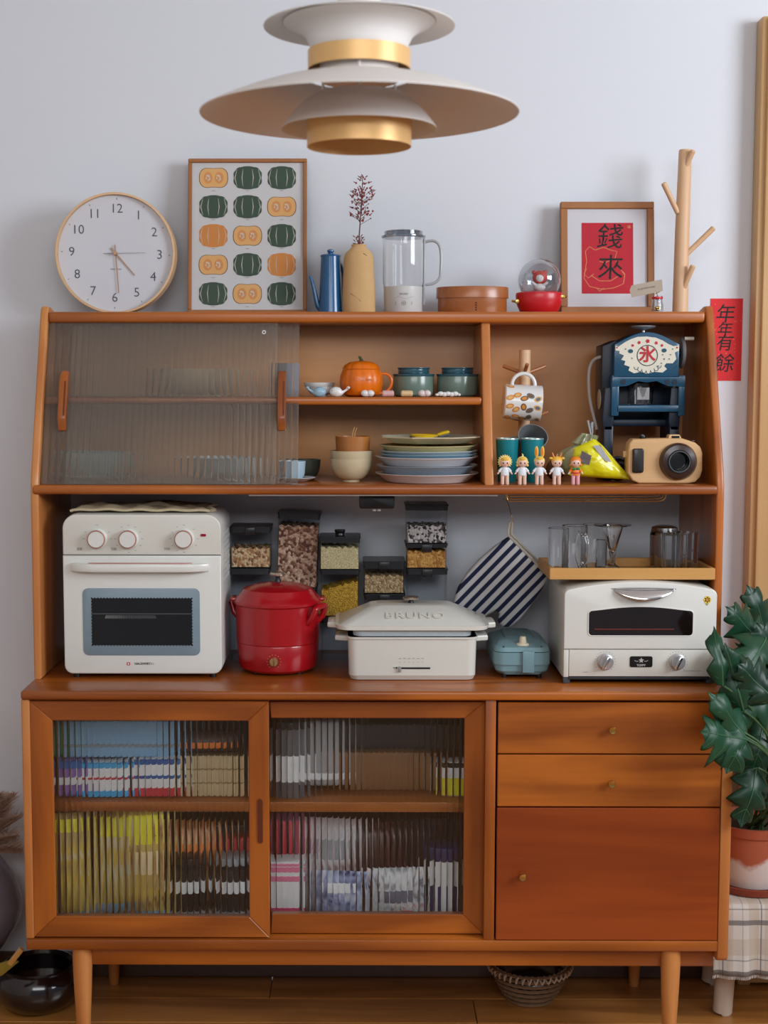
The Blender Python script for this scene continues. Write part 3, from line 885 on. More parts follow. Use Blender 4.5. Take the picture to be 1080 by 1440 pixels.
# branch stand
ty = -.1; kk = K(ty)
tt = T('branch_stand', 'pale wooden post with four angled peg branches on the top shelf', 'stand')
tp = at(957, 437, ty)
tt.location = (tp.x, ty, ZT)
hh = Z(211, ty)-ZT
P('post', B().tube([(-.001, 0, 0), (0, 0, hh*.5), (.003, 0, hh-.003), (.003, 0, hh)], [.0172, .0158, .0142, .0128], 28), BEECH, tt)
for (u0, v0, u1, v1, dy) in ((963, 238, 975, 211, -.012), (952, 297, 933, 257, -.004), (966, 357, 1004, 320, -.006), (958, 413, 975, 373, -.016)):
    a = at(u0, v0, ty-.006); c = at(u1, v1, ty+dy-.012)
    off = Vector((tp.x, ty, ZT))
    a -= off; c -= off
    d = (c-a).normalized()
    P('peg', B().tube([a-d*.004, a, c-d*.002, c], [.0058, .0058, .0062, .004], 14), BEECH, tt)

# red paper strip on the wall
rx0, rx1 = X(998, -.001, 478), X(1043.5, -.001, 478)
rz0, rz1 = Z(535.5, -.001), Z(420, -.001)
rs = T('couplet_strip', 'red paper strip with black calligraphy stuck on the white wall', 'paper strip', ((rx0+rx1)/2, 0, rz0))
rw_, rh = (rx1-rx0)/2, rz1-rz0
P('paper', B().box(-rw_, rw_, -.0012, -.0004, 0, rh), plain('strip_red', (218, 34, 40), .6, var=.04), rs)
for i, (ch, f, sz) in enumerate((('年', .80, .045), ('年', .615, .036), ('有', .45, .04), ('餘', .20, .045))):
    text('calligraphy', ch, sz, (-.004, -.0016, rh*f), INK, rs, bold=.0002, shear=.15)
b = B()
for i in range(38): b.poly(circ(rnd.uniform(-rw_, rw_)*.93, rnd.uniform(.02, .98)*rh, rnd.uniform(.0005, .0012), 6), -.0014)
P('gold_flecks', b, plain('fleck', (240, 150, 100), .5), rs, smooth=False)['kind'] = 'stuff'
# ================================================================ INSIDE THE HUTCH
def turned(name, label, cat, u, y, zbase, prof, mat, group=None, seg=48, sy=1.0, v=600):
    return S(name, B().lathe(prof, (0, 0, 0), seg, sy=sy), mat, label, cat, (X(u, y, v), y, zbase), group=group)
def bowl_prof(r, h, foot=.45, t=.003, e=2.2):
    out = [(0, .002), (r*foot, .002), (r*foot, 0), (r*foot+.002, 0), (r*foot+.002, .004)]
    n = 10
    o2 = [(r*foot+.002+(r-r*foot-.002)*math.sin(PI/2*i/n)**.9, .004+(h-.004)*(i/n)**1.5) for i in range(1, n+1)]
    inn = [(max(a-t, 0), b_+(.0 if i == n-1 else t*.6)) for i, (a, b_) in enumerate(o2)][::-1]
    return out+o2+inn+[(r*foot, .007), (0, .007)]
def plate_prof(r, h, well=.62, t=.0028):
    return [(0, 0), (r*well*.9, 0), (r*well, .001), (r*.93, h*.72), (r, h-t*.4), (r+.0003, h), (r-.002, h), (r*.92, h*.8), (r*well*.96, t+.001), (0, t)]

# ---- upper middle bay
py_ = -.19
turned('small_bowl', 'lower white bowl of the pair behind the two whale rests', 'bowl', 451, py_+.02, ZM, bowl_prof(.030, .021), CER)
turned('small_bowl', 'upper white bowl of the pair behind the two whale rests', 'bowl', 449, py_+.02, ZM+.0085, bowl_prof(.0335, .022), CER)
def whale(label, u, sg, mat):
    y = -.245
    t = T('whale_rest', label, 'chopstick rest', (X(u, y, 550), y, ZM))
    b = B()
    n = 12
    pts, rad = [], []
    for i in range(n+1):
        f = i/n
        pts.append((sg*(-.013+.036*f), 0, .009+.014*max(0, f-.55)**1.4*2.2)); rad.append(max(.0026, .0095*math.sin(PI*min(1, (f+.12)/1.0)**.75)*(1 if f < .5 else (1-(f-.5)*1.25))))
    b.tube(pts, rad, 16)
    b.ball((sg*-.004, 0, .0108), .0140, .0100, .0108, 20, 12)
    P('body', b, mat, t)
    P('tail_fluke', B().ball((sg*.0225, 0, .0195), .0042, .007, .0034, 12, 8), mat, t)
    P('eye', B().ball((sg*-.012, -.0078, .0135), .0009, seg=8, rings=6), INK, t)
whale('pale blue ceramic whale rest with tail raised left', 447, -1, plain('pale_blue_ceramic', (150, 184, 204), .25, coat=.3))
whale('white ceramic whale rest with tail raised right', 475, 1, CER)

pum = plain('orange_enamel', (226, 112, 14), .3, coat=.3, var=.06, scale=12)
ppy = -.20; kk = K(ppy)
pc = T('pumpkin_cup', 'orange pumpkin shaped cup with lid and green stem', 'cup', (X(508, ppy, 530), ppy, ZM))
hr = 30.5*kk; hb2 = Z(519.5, ppy)-ZM
def ribbed_lathe(prof, n=10, amp=.035, seg=80):
    b = B()
    vs, fs = [], []
    for r, z in prof:
        for i in range(seg):
            a = 2*PI*i/seg
            q = r*(1-amp*(1-abs(math.cos(a*n/2)))**1.5)
            vs.append((q*math.cos(a), q*math.sin(a), z))
    for j in range(len(prof)-1):
        for i in range(seg):
            fs.append((j*seg+i, j*seg+(i+1) % seg, (j+1)*seg+(i+1) % seg, (j+1)*seg+i))
    fs.append(tuple(range(seg))); fs.append(tuple((len(prof)-1)*seg+i for i in range(seg)))
    return b.add(vs, fs)
P('body', ribbed_lathe([(hr*.6, 0), (hr*.8, .004), (hr*.94, hb2*.25), (hr, hb2*.5), (hr*.97, hb2*.75), (hr*.88, hb2*.95), (hr*.84, hb2)]), pum, pc)
P('lid', ribbed_lathe([(hr*.86, hb2+.0005), (hr*.87, hb2+.002), (hr*.78, hb2+.009), (hr*.55, hb2+.0155), (hr*.25, hb2+.018), (.002, hb2+.018)]), pum, pc)
P('stem', B().tube([(0, 0, hb2+.016), (0, 0, hb2+.021), (-.003, 0, hb2+.026), (-.006, 0, hb2+.0275)], [.006, .0035, .0028, .0022], 10), plain('stem_green', (58, 70, 40), .5), pc)
P('handle', B().tube(bez((hr*.85, 0, hb2*.82), (hr*1.62, -.002, hb2*1.0), (hr*1.55, -.002, hb2*.1), (hr*.8, 0, hb2*.12), 14), .003, 10), pum, pc)
text('lettering', 'Le Creuset', .0105, (.010, -hr-.0008, hb2*.66), plain('letter_orange', (240, 150, 70), .4), pc, extrude=.0006, shear=.25)

glz = plain('celadon', (104, 124, 112), .25, coat=.4, var=.15, scale=25)
glb = plain('teal_glaze', (44, 84, 98), .2, coat=.5, var=.25, scale=30)
def cocotte(label, u):
    y = -.175; kk = K(y)
    t = T('lidded_jar', label, 'jar', (X(u, y, 540), y, ZM), group=None)
    r = 28.5*kk; h_ = Z(526, y)-ZM
    P('body', B().lathe([(0, 0), (r*.86, 0), (r*.96, .004), (r, .012), (r, h_-.006), (r*.97, h_-.002), (0, h_-.002)], (0, 0, 0), 48), glz, t)
    P('rim_band', B().lathe([(r*.985, h_-.006), (r*1.03, h_-.003), (r*1.03, h_), (r*.8, h_+.001), (r*.8, h_-.006)], (0, 0, 0), 48), glb, t)
    P('lid', B().lathe([(r*.74, h_), (r*.77, h_+.003), (r*.76, h_+.010), (r*.80, h_+.012), (r*.80, h_+.014), (r*.7, h_+.013), (0, h_+.012)], (0, 0, 0), 48), glb, t)
cocotte('left blue-green glazed lidded jar next to the pumpkin cup', 581.5)
cocotte('right blue-green glazed lidded jar next to the divider', 643)
def pebble(name, label, u, wpx, mat, shape):
    y = -.248; kk = K(y)
    w_ = wpx*kk/2
    b = B()
    if shape == 'bean':
        b.ball((-w_*.42, 0, .0072), w_*.60, .007, .0072, 14, 9); b.ball((w_*.42, 0, .0072), w_*.60, .007, .0072, 14, 9)
        b.tube([(-w_*.6, 0, .005), (0, 0, .0045), (w_*.6, 0, .005)], .0045, 12)
    elif shape == 'cloud':
        for i in range(7): b.ball((w_*(-.85+1.7*i/6), 0, .0042 if i in (0, 6) else .005+.0012*(i % 2)), w_*(.16 if i in (0, 6) else .26), .005, .0032 if i in (0, 6) else .0052, 12, 8)
    else:
        b.tube([(-w_, 0, .0068), (-w_*.8, 0, .0068), (w_*.8, 0, .0068), (w_, 0, .0068)], [.004, .0068, .0068, .004], 14)
        if shape == 'candy': b.ball((-w_*.2, 0, .007), w_*.6, .006, .005, 12, 8)
    S(name, b, mat, label, 'chopstick rest', (X(u, y, 552), y, ZM+.0004))
pebble('chopstick_rest', 'white bean shaped chopstick rest below the orange cup', 517, 19, CER, 'bean')
pebble('chopstick_rest', 'pink and white speckled chopstick rest beside the cup handle', 545.5, 17, plain('pink_ceramic', (214, 170, 168), .3, var=.3, scale=300), 'candy')
pebble('chopstick_rest', 'beige pillow shaped chopstick rest', 572, 17, plain('beige_ceramic', (214, 186, 140), .3), 'roll')
pebble('chopstick_rest', 'pale pinkish white bean chopstick rest between the two jars', 597, 18, plain('pinkwhite_ceramic', (222, 206, 204), .3), 'bean')
pebble('chopstick_rest', 'long white cloud shaped chopstick rest', 630, 36, CER, 'cloud')

# ---- lower middle bay
cerc = plain('cream_bowl', (200, 184, 150), .35, coat=.2, var=.06, scale=60)
y = -.235; kk = K(y)
turned('rice_bowl', 'lower cream bowl with a faint mark, under another bowl', 'bowl', 494, y, ZS, bowl_prof(30*kk, 33*kk, .36, .0008), cerc)
turned('rice_bowl', 'upper cream bowl holding the wooden cup', 'bowl', 494.5, y, ZS+.0165, bowl_prof(30*kk, 33*kk, .36, .0008), cerc)
bc = T('wooden_cup', 'turned wooden cup with twine ends sticking out, stacked on cream bowls', 'cup', (X(496, y, 630), y, ZS+.0325))
r_ = 25*kk; hw = Z(616, y)-ZS-.0285
P('body', B().lathe([(0, 0), (r_*.70, 0), (r_*.90, .006), (r_*.98, hw), (r_*.9, hw), (r_*.86, hw*.4), (0, hw*.3)], (0, 0, 0), 40), wood('cup_wood', (186, 122, 60), (140, 80, 34), 'z', rings=.3), bc)
P('twine', B().tube([(-.004, 0, hw*.5), (.0, 0, hw+.008), (.004, 0, hw+.020), (.009, 0, hw+.018), (.004, 0, hw+.006), (.006, 0, hw*.5)], .0011, 6), plain('twine', (200, 150, 96), .8), bc)
# plates
stack = [('white shallow plate at the bottom of the stack', (226, 222, 222), 'low', 664, 72.5, 16),
         ('grey-blue plate second from the bottom of the stack', (150, 164, 178), 'low', 653, 72, 14),
         ('deep white plate third from the bottom of the stack', (226, 226, 230), 'low', 641, 72, 14),
         ('pale blue plate above the deep white one', (140, 176, 196), 'low', 637, 69, 8),
         ('thin white-blue plate below the olive one', (186, 206, 214), 'low', 632.5, 69, 8),
         ('cream and olive green plate second from the top of the stack', (214, 206, 156), 'low', 625, 69, 9)]
y = -.225; kk = K(y)
zcur = ZS
for i, (lb, col, _, v, rpx, hpx) in enumerate(stack):
    zt = Z(v, y)
    r = rpx*kk
    h_ = min(max(zt-zcur+.0, .006), .02)
    z0 = zt-h_
    if i == 0: z0 = ZS; h_ = zt-ZS
    turned('dinner_plate', lb, 'plate', 600 if i < 3 else 602, y, z0, plate_prof(r, h_, .80 if h_ > .01 else .7), plain('plate_'+str(i), col, .25, coat=.3, var=.03), group='plates stacked in the lower middle bay', v=650)
    zcur = z0+.004
zt = Z(613, y)
S('dinner_plate', B().lathe([(0, 0), (52*kk, 0), (73*kk, .0125), (74*kk, .015), (72*kk, .0148), (50*kk, .0035), (0, .0035)], (0, 0, 0), 8), plain('octagon_cream', (226, 222, 194), .3, coat=.3), 'cream eight sided plate on top of the stack', 'plate', (X(605, y, 620), y, zt-.0145), (0, 0, PI/8), 'plates stacked in the lower middle bay', smooth=False)
z6 = zt-.0105
def scoop(name, label, u, wpx, z, mat, yy):
    kk_ = K(yy)
    t = T(name, label, 'dish', (X(u, yy, 603), yy, z))
    r = wpx*kk_/2
    P('bowl', B().lathe([(0, 0), (r*.85, 0), (r, .0075), (r+.0015, .0085), (r-.0005, .0085), (r*.82, .002), (0, .002)], (0, 0, 0), 32, sy=.7), mat, t)
    P('grip', B().tube([(r*.9, 0, .0075), (r*1.25, 0, .011), (r*1.6, 0, .0135), (r*1.72, 0, .0135)], [.003, .004, .0042, .002], 10), mat, t)
scoop('spoon_dish', 'small grey handled dish under the yellow one', 597, 42, z6+.0005, plain('grey_dish', (96, 100, 110), .4), -.222)
scoop('spoon_dish', 'small yellow handled dish on top of the plates', 597, 41, z6+.0055, plain('yellow_dish', (226, 186, 22), .3, coat=.3), -.226)

# ---- behind the ribbed panes
rc = T('ribbed_glass_cup', 'fluted clear cup standing behind the narrow ribbed glass', 'cup', (X(403, -.18, 540), -.18, ZM))
b = B()
r = 17.5*K(-.18); hh = Z(511, -.18)-ZM
vs, fs = [], []
n = 64
for (rr2, z) in ((r*.92, 0), (r*.95, .004), (r*1.0, hh), (r*.93, hh), (r*.88, .006)):
    for i in range(n):
        a = 2*PI*i/n; q = rr2*(1+.05*math.cos(a*12))
        vs.append((q*math.cos(a), q*math.sin(a), z))
for j in range(4):
    for i in range(n): fs.append((j*n+i, j*n+(i+1) % n, (j+1)*n+(i+1) % n, (j+1)*n+i))
fs.append(tuple(range(n))); fs.append(tuple(4*n+i for i in range(n)))
P('body', b.add(vs, fs), plain('pressed_glass', (190, 196, 214), .1, trans=.65), rc)
turned('serving_bowl', 'wide pale cream bowl on the middle shelf behind the ribbed glass', 'bowl', 280, -.15, ZM, bowl_prof(52*K(-.15), 38*K(-.15), .5), plain('serving_cream', (252, 222, 186), .4), v=540)
lb_ = plain('ice_blue', (176, 206, 212), .3)
y = -.19
turned('soup_bowl', 'large ice blue bowl at lower left behind the ribbed glass', 'bowl', 138, y, ZS+.008, bowl_prof(46*K(y), 34*K(y), .5), lb_, v=650)
turned('dinner_plate', 'white plate under the large ice blue bowl', 'plate', 138, y, ZS, plate_prof(52*K(y), .012, .6), CER, v=670)
for i in range(3):
    turned('soup_bowl', ['bottom', 'middle', 'top'][i]+' bowl of the white nest behind the ribbed glass', 'bowl', 315, y, ZS+i*.0092, bowl_prof(41*K(y), 20*K(y), .5, .0014), plain('blue_white', (188, 202, 212), .3), v=660)
y = -.235
turned('saucer', 'white saucer under the pale blue cup', 'saucer', 416, y, ZS, plate_prof(28*K(y), .010, .55), plain('saucer_white', (196, 200, 206), .25, coat=.3), v=670)
turned('tea_cup', 'pale blue cup standing on the white saucer', 'cup', 413, y, ZS+.0045, [(0, 0), (.018, 0), (.024, .012), (.0262, .040), (.0245, .040), (.022, .012), (0, .005)], plain('pale_cup', (172, 196, 212), .25, coat=.3), v=660)
turned('dark_bowl', 'dark grey-green bowl behind the pale blue cup', 'bowl', 428, -.165, ZS, bowl_prof(.036, .044, .55), plain('dark_bowl', (74, 78, 66), .35, var=.3, scale=90), v=650)

# ---- right bay
y = -.14; kk = K(y)
mt = T('mug_tree', 'wooden mug tree with thin peg arms in the right bay', 'mug tree', (X(737, y, 600), y, ZS))
hh = Z(492, y)-ZS
P('post', B().cyl((0, 0, .01), 8*kk, hh-.01, 28, bev=.0015), BEECH, mt)
P('base', B().cyl((0, 0, 0), .042, .012, 40, bev=.003), BEECH, mt)
armw = wood('arm_wood', (186, 122, 76), (140, 84, 46), 'x', rings=.2)
for (dx_, dy_, dz_, z0) in ((-.047, .01, .018, hh-.053), (.048, .012, .018, hh-.053), (.0, -.045, .018, hh-.05), (-.048, -.008, .012, hh-.156), (.052, -.008, .02, hh-.156)):
    P('peg', B().tube([(0, 0, z0), (dx_*.95, dy_*.95, z0+dz_*.95), (dx_, dy_, z0+dz_)], [.0042, .0042, .003], 12), armw, mt)
# hanging mug, handle up
my = -.20; kk = K(my)
mc = at(734, 566, my)
mg = T('mug', 'white mug printed with orange and grey bread shapes hanging by its handle', 'mug', mc)
R2 = .0435
mg.rotation_euler = (0, math.radians(4), 0)
# axis of the mug lies left-right; handle on top
b = B().lathe([(0, -.0405), (R2*.80, -.0405), (R2*.86, -.038), (R2*.9, .0405), (R2*.84, .0405), (R2*.80, -.035), (0, -.035)], (0, 0, 0), 56, 'x')
P('body', b, CER, mg)
P('handle', B().tube([( -.024+.0 , 0, R2*.80)]+[(.025*math.cos(a)*1.02, 0, R2*.80+.028*math.sin(a)**.9) for a in [PI-PI*i/14 for i in range(1, 14)]]+[(.025, 0, R2*.84)], .0042, 12), CER, mg)
br1 = [plain('bread_orange', (206, 134, 54), .5), plain('bread_brown', (120, 88, 58), .5), plain('bread_grey', (104, 108, 116), .5), plain('bread_tan', (222, 176, 110), .5)]
rnd = random.Random(5)
for i in range(16):
    xx = -.031+.0155*(i % 5)+rnd.uniform(-.002, .002); az = math.radians(-62+ (i//5)*38+ (i % 2)*10)
    b = B(); b.mi = [0, 1, 3, 0, 2][(i*3) % 5]
    def on(x_, a_, d): 
        rr3 = (R2*.86+(x_+.0405)/.081*R2*.04)+d
        return (x_, -rr3*math.cos(a_), rr3*math.sin(a_))
    a_r = rnd.uniform(0, 3)
    for (sc_, d_, m_) in ((1, .0003, b.mi), (.62, .0006, (b.mi+3) % 4)):
        b.mi = m_
        ring = [on(xx+sc_*.0092*math.cos(g)*math.cos(a_r)-sc_*.0064*math.sin(g)*math.sin(a_r), az+sc_*(.0092*math.cos(g)*math.sin(a_r)+.0064*math.sin(g)*math.cos(a_r))/R2, d_) for g in [2*PI*m/12 for m in range(12)]]
        b.add(ring+[on(xx, az, d_)], [(m, (m+1) % 12, 12) for m in range(12)])
    P('bread_print', b, br1, mg, smooth=False)
# grey mug hanging lower behind
g2 = at(746, 625, -.205)
gm = T('mug', 'grey mug tilted on the lower peg behind the teal cups', 'mug', g2)
gm.rotation_euler = (math.radians(50), math.radians(8), 0)
greym = plain('grey_mug', (120, 122, 124), .35, coat=.2)
P('body', B().lathe([(0, -.035), (.030, -.035), (.033, .03), (.031, .03), (.028, -.03), (0, -.03)], (0, 0, 0), 40), greym, gm)
P('handle', B().tube([(-.03, 0, .018), (-.046, 0, .012), (-.046, 0, -.014), (-.03, 0, -.02)], .0035, 10), greym, gm)
# teal cups
teal = plain('teal_metal', (22, 130, 140), .35, metal=.2, var=.1, scale=60)
for i, (u, lb) in enumerate(((713, 'left teal metal cup behind the small dolls'), (748, 'right teal metal cup behind the small dolls'))):
    y = -.245
    t = T('metal_cup', lb, 'cup', (X(u, y, 650), y, ZS), group='teal cups behind the dolls')
    hc = Z(616, y)-ZS
    P('body', B().lathe([(0, 0), (.0185, 0), (.0195, .002), (.0245, hc-.003), (.0232, hc-.003), (.018, .004), (0, .004)], (0, 0, 0), 40), teal, t)
    P('rim', B().lathe([(.0240, hc-.004), (.0250, hc-.002), (.0246, hc), (.0232, hc), (.0230, hc-.004)], (0, 0, 0), 40), plain('cup_rim', (170, 190, 186), .3, metal=.5), t)
# wicker ball behind
S('wicker_ball', B().ball((0, 0, .022), .022, seg=20, rings=12, fn=lambda x, y, z: 1+.06*math.sin(30*x+9*z)), plain('wicker_brown', (112, 70, 36), .8, var=.4, scale=150, bump=.5), 'brown wicker ball between the teal cups and the clear bag', 'wicker ball', (X(781, -.17, 650), -.17, ZS))

# dolls
skin = plain('doll_skin', (236, 196, 176), .5, sub=.1, var=.01)
shirt = plain('doll_white', (226, 230, 236), .5)
yel = plain('doll_yellow', (236, 186, 66), .45)
yelp = plain('doll_cream_yellow', (240, 214, 130), .45)
orng = plain('doll_orange', (232, 132, 36), .45)
grn = plain('doll_green', (34, 132, 70), .45)
def doll(label, u, kind):
    y = -.322
    t = T('doll_figurine', label, 'figurine', (X(u, y, 660), y, ZS), group='small dolls standing in a row')
    kk_ = K(y)
    s = kk_*1.0                      # one pixel
    bodym = skin if kind != 'strawberry' else plain('doll_pink', (232, 170, 176), .5)
    b = B()
    for sg in (-1, 1):
        b.tube([(sg*3.4*s, 0, 0), (sg*3.4*s, 0, 1*s), (sg*3.3*s, 0, 8*s), (sg*3*s, 0, 15*s)], [2.4*s, 2.7*s, 2.6*s, 3.2*s], 12)
    b.ball((0, 0, 15*s), 5.8*s, 4.2*s, 3.6*s, 16, 10)
    P('legs', b, bodym, t)
    P('shirt', B().lathe([(0, 12.5*s), (5.6*s, 12.8*s), (5.9*s, 14*s), (5.6*s, 19*s), (4.2*s, 24*s), (2.0*s, 25*s), (0, 25*s)], (0, 0, 0), 20, sy=.75), shirt if kind != 'strawberry' else orng, t)
    for sg in (-1, 1):
        P('sleeve', B().tube([(sg*3.6*s, 0, 23*s), (sg*6.4*s, 0, 20.5*s), (sg*8*s, 0, 18*s)], [1.9*s, 1.9*s, 2.1*s], 10), shirt if kind != 'strawberry' else orng, t)
        P('arm', B().tube([(sg*7.8*s, 0, 18.2*s), (sg*9.4*s, 0, 15.6*s), (sg*10.6*s, -.6*s, 14.8*s)], [1.4*s, 1.2*s, .9*s], 10), skin, t)
    hd = P('head', B().ball((0, 0, 31*s), 7.2*s, 6.4*s, 7.0*s, 24, 14), skin, t)
    for sg in (-1, 1):
        P('eye', B().ball((sg*2.7*s, -6.0*s, 30.3*s), 1.0*s, .5*s, 1.2*s, 10, 8), INK, hd)
        P('cheek', B().ball((sg*4.3*s, -5.2*s, 28.3*s), 1.0*s, .3*s, .7*s, 8, 6), plain('cheek', (232, 150, 140), .6), hd)
    P('mouth', B().ball((0, -6.35*s, 27.9*s), .7*s, .3*s, .3*s, 8, 6), plain('lip', (190, 80, 80), .6), hd)
    b = B()
    b.ball((0, 1.2*s, 33.2*s), 7.8*s, 6.9*s, 6.6*s, 24, 14)
    if kind == 'spiky':
        for i in range(15):
            a = math.radians(-40+260*i/14)
            c, d = math.cos(a), math.sin(a)
            b.tube([(c*6.2*s, 0, 32*s+d*6.2*s), (c*10.4*s, -.5*s, 32*s+d*10.4*s)], [2.4*s, .3*s], 6)
        P('headdress', b, yelp, t)
        P('fringe', B().ball((0, -3.2*s, 35.6*s), 5.2*s, 3.4*s, 2.8*s, 16, 10), yel, t)
    elif kind == 'curl':
        b.tube([(0, 0, 39*s), (.5*s, 0, 42*s), (-1*s, 0, 43.5*s)], [1.6*s, 1*s, .3*s], 8)
        for sg in (-1, 1):
            for q in (27, 31): b.ball((sg*7*s, 0, q*s), 1.9*s, 2.5*s, 2*s, 10, 8)
        P('headdress', b, yelp, t)
        P('fringe', B().ball((0, -3.4*s, 35.8*s), 4.6*s, 3.2*s, 2.4*s, 16, 10), yel, t)
    elif kind == 'rabbit':
        P('headdress', b, yelp, t)
        for sg in (-1, 1):
            e = P('ear', B().ball((sg*4.2*s, 1*s, 46*s), 2.8*s, 1.5*s, 8*s, 14, 12), yel, t)
            P('inner_ear', B().ball((sg*4.2*s, -.2*s, 46*s), 1.5*s, .8*s, 5.6*s, 12, 10), orng, e)
        P('fringe', B().ball((0, -3.0*s, 36.4*s), 4.6*s, 3.2*s, 2.2*s, 16, 10), yel, t)
    elif kind == 'antler':
        P('headdress', b, yel, t)
        for sg in (-1, 1):
            P('antler', B().tube([(sg*4*s, 0, 38*s), (sg*5.8*s, 0, 42*s), (sg*6.6*s, 0, 45*s)], [1.2*s, 1*s, .6*s], 8), orng, t)
            P('ear', B().ball((sg*8.2*s, 0, 37*s), 2.8*s, 1.2*s, 1.7*s, 12, 8), yel, t)
        P('antler', B().tube([(0, 0, 39*s), (0, 0, 43.5*s)], [.9*s, .5*s], 8), orng, t)
    else:
        for sg in (-1, 1): b.ball((sg*6.4*s, 0, 27.5*s), 2.6*s, 2.8*s, 2.2*s, 12, 8)
        P('headdress', b, orng, t)
        bb_ = B()
        for sg in (-1, 1): bb_.ball((sg*2.6*s, -4.2*s, 22.4*s), 2.9*s, 1.2*s, 1.9*s, 10, 8)
        P('bow', bb_, grn, t)
        P('belt', B().lathe([(5.6*s, 15*s), (6*s, 16.4*s), (5.7*s, 17.4*s)], (0, 0, 0), 20, sy=.78), plain('belt_red', (196, 50, 44), .5), t)
doll('small doll with a spiky pale yellow flower headdress', 710, 'spiky')
doll('small doll with a curly yellow cap, second from left', 734.5, 'curl')
doll('small doll with tall orange rabbit ears', 758.5, 'rabbit')
doll('small doll with yellow cap and little antlers', 783, 'antler')
doll('small doll with orange hood, green bow and pink legs', 809.5, 'strawberry')
# ---- yellow snack bag with clear part
bagm = plain('bag_yellow', (222, 214, 20), .28, coat=.4, var=.08, scale=20)
bg = T('snack_bag', 'crumpled yellow snack bag with a clear neck lying beside the wooden camera', 'bag')
o = at(838, 682, -.27); bg.location = (o.x, -.27, ZS+.004)
from mathutils import noise as MN
def crumple(x, z, q=1.0): return .0065*MN.noise(Vector((x*38, z*38, 1.3)))*q + .0045*abs(MN.noise(Vector((x*75, z*75, 4.1))))*q
def quad_bag(pts, th, n, dy=0.0, seed=0, amp=1.0):
    "pillow between four corners given as pixels (tl, tr, br, bl)"
    c = [at(u, v, -.27)-Vector((o.x, -.27, ZS)) for u, v in pts]
    b = B()
    for sgn in (-1, 1):
        def f(a, t):
            top = c[0].lerp(c[1], a); bot = c[3].lerp(c[2], a)
            p = top.lerp(bot, t)
            e = (max(0, 4*a*(1-a))**.5)*(max(0, 4*t*(1-t))**.5)
            cr = 0 if e < .01 else crumple(p.x+seed, p.z+seed)*amp*e
            return (p.x, dy+sgn*(th*e)+cr, p.z)
        b.grid(f, n, n)
    return b
P('body', quad_bag([(807, 633), (836, 619), (887, 677), (800, 672)], .020, 26), bagm, bg)
P('side_gusset', quad_bag([(836, 619), (849, 630), (889, 677), (862, 660)], .012, 16, .004), plain('bag_yellow2', (214, 204, 26), .3, coat=.3), bg)
P('label_patch', quad_bag([(816, 636), (830, 643), (826, 656), (812, 650)], .0004, 8, -.0205, amp=.2), plain('bag_label', (96, 84, 84), .5, var=.4, scale=120), bg)
P('label_patch', quad_bag([(832, 629), (842, 628), (858, 652), (848, 650)], .0004, 8, -.0170, amp=.2), plain('bag_label2', (172, 172, 176), .4, var=.2, scale=120), bg)
clr = thin_clear('cellophane', (238, 242, 226), .38, .22)
_nt = clr.node_tree
_d = _nt.nodes.new('ShaderNodeBsdfDiffuse'); _d.inputs['Color'].default_value = srgb(190, 192, 150)
_m = _nt.nodes.new('ShaderNodeMixShader'); _m.inputs[0].default_value = .42
_o = _nt.nodes['Material Output']
_nt.links.new(_o.inputs['Surface'].links[0].from_socket, _m.inputs[1]); _nt.links.new(_d.outputs[0], _m.inputs[2]); _nt.links.new(_m.outputs[0], _o.inputs['Surface'])
o = at(815, 640, -.22)
cb_ = T('clear_bag', 'crinkled clear plastic bag tied at the neck behind the yellow bag', 'bag', (o.x-.006, -.185, ZS))
b = B()
def cbag(a, t):
    ang = 2*PI*a
    p0 = Vector((-.018, 0, 0)); p1 = Vector((.034, 0, .088))
    c = p0.lerp(p1, t)
    r = .047*(math.sin(PI*min(1, t*1.15+.12))**.7 if t < .75 else .33+.9*(1-t))*.9
    r = max(r, .006)+.004*math.sin(9*ang+8*t)*(.3+t)
    return (c.x+r*math.cos(ang), c.y+r*.75*math.sin(ang), max(.001, c.z+.012+.5*r*math.cos(ang)*-.3))
P('body', B().grid(cbag, 60, 24), clr, cb_)
b = B()
for i in range(7):
    b.tube([(.034, 0, .088), (.036+.003*math.sin(i*2), .003*math.cos(i*2), .104), (.034+.006*math.sin(i*2.2), .005*math.cos(i), .124+.003*(i % 3))], [.002, .0016, .0024], 6)
P('tied_neck', b, plain('plastic_pale', (196, 200, 204), .3, trans=.3), cb_)
P('twist_tie', B().tube([(.034+.005*math.cos(g), .005*math.sin(g), .098) for g in [2*PI*i/12 for i in range(12)]], .001, 6, True), CHROME, cb_)

# ---- ice shaver
SHINY = plain('shiny_steel', (206, 208, 212), .3, metal=.55)
iy = -.20; kk = K(iy)
ip = at(906, 606, iy)
teal_d = plain('shaver_blue', (18, 74, 104), .35, coat=.3, var=.04)
navy = plain('shaver_navy', (12, 30, 50), .4)
ice = T('ice_shaver', 'retro dark blue ice shaving machine with a red ice character', 'ice shaver', (X(906, iy, 560), iy, ZS))
def q(u, v):
    p = at(u or 540, v or 530, iy); return (p.x-X(906, iy, 560), p.z-ZS)
x0, zz1 = q(862, 530); x1, zz2 = q(954, 484)
top = q(908, 467)[1]
pts = [(x0, zz1), (x1, zz1), (x1, zz2)]+[(x1+(x0-x1)*i/16, zz2+(top-zz2)*math.sin(PI*i/16)**1.1) for i in range(1, 16)]+[(x0, zz2)]
P('head', B().prism(pts, -.012, .09, .003), teal_d, ice)
xw0, zw = q(849, 486)
P('head_back', B().prism([(xw0, zz1-.06), (x0+.01, zz1-.06), (x0+.01, zz2+.01), (xw0, zz2-.003)], .02, .10, .004), navy, ice)
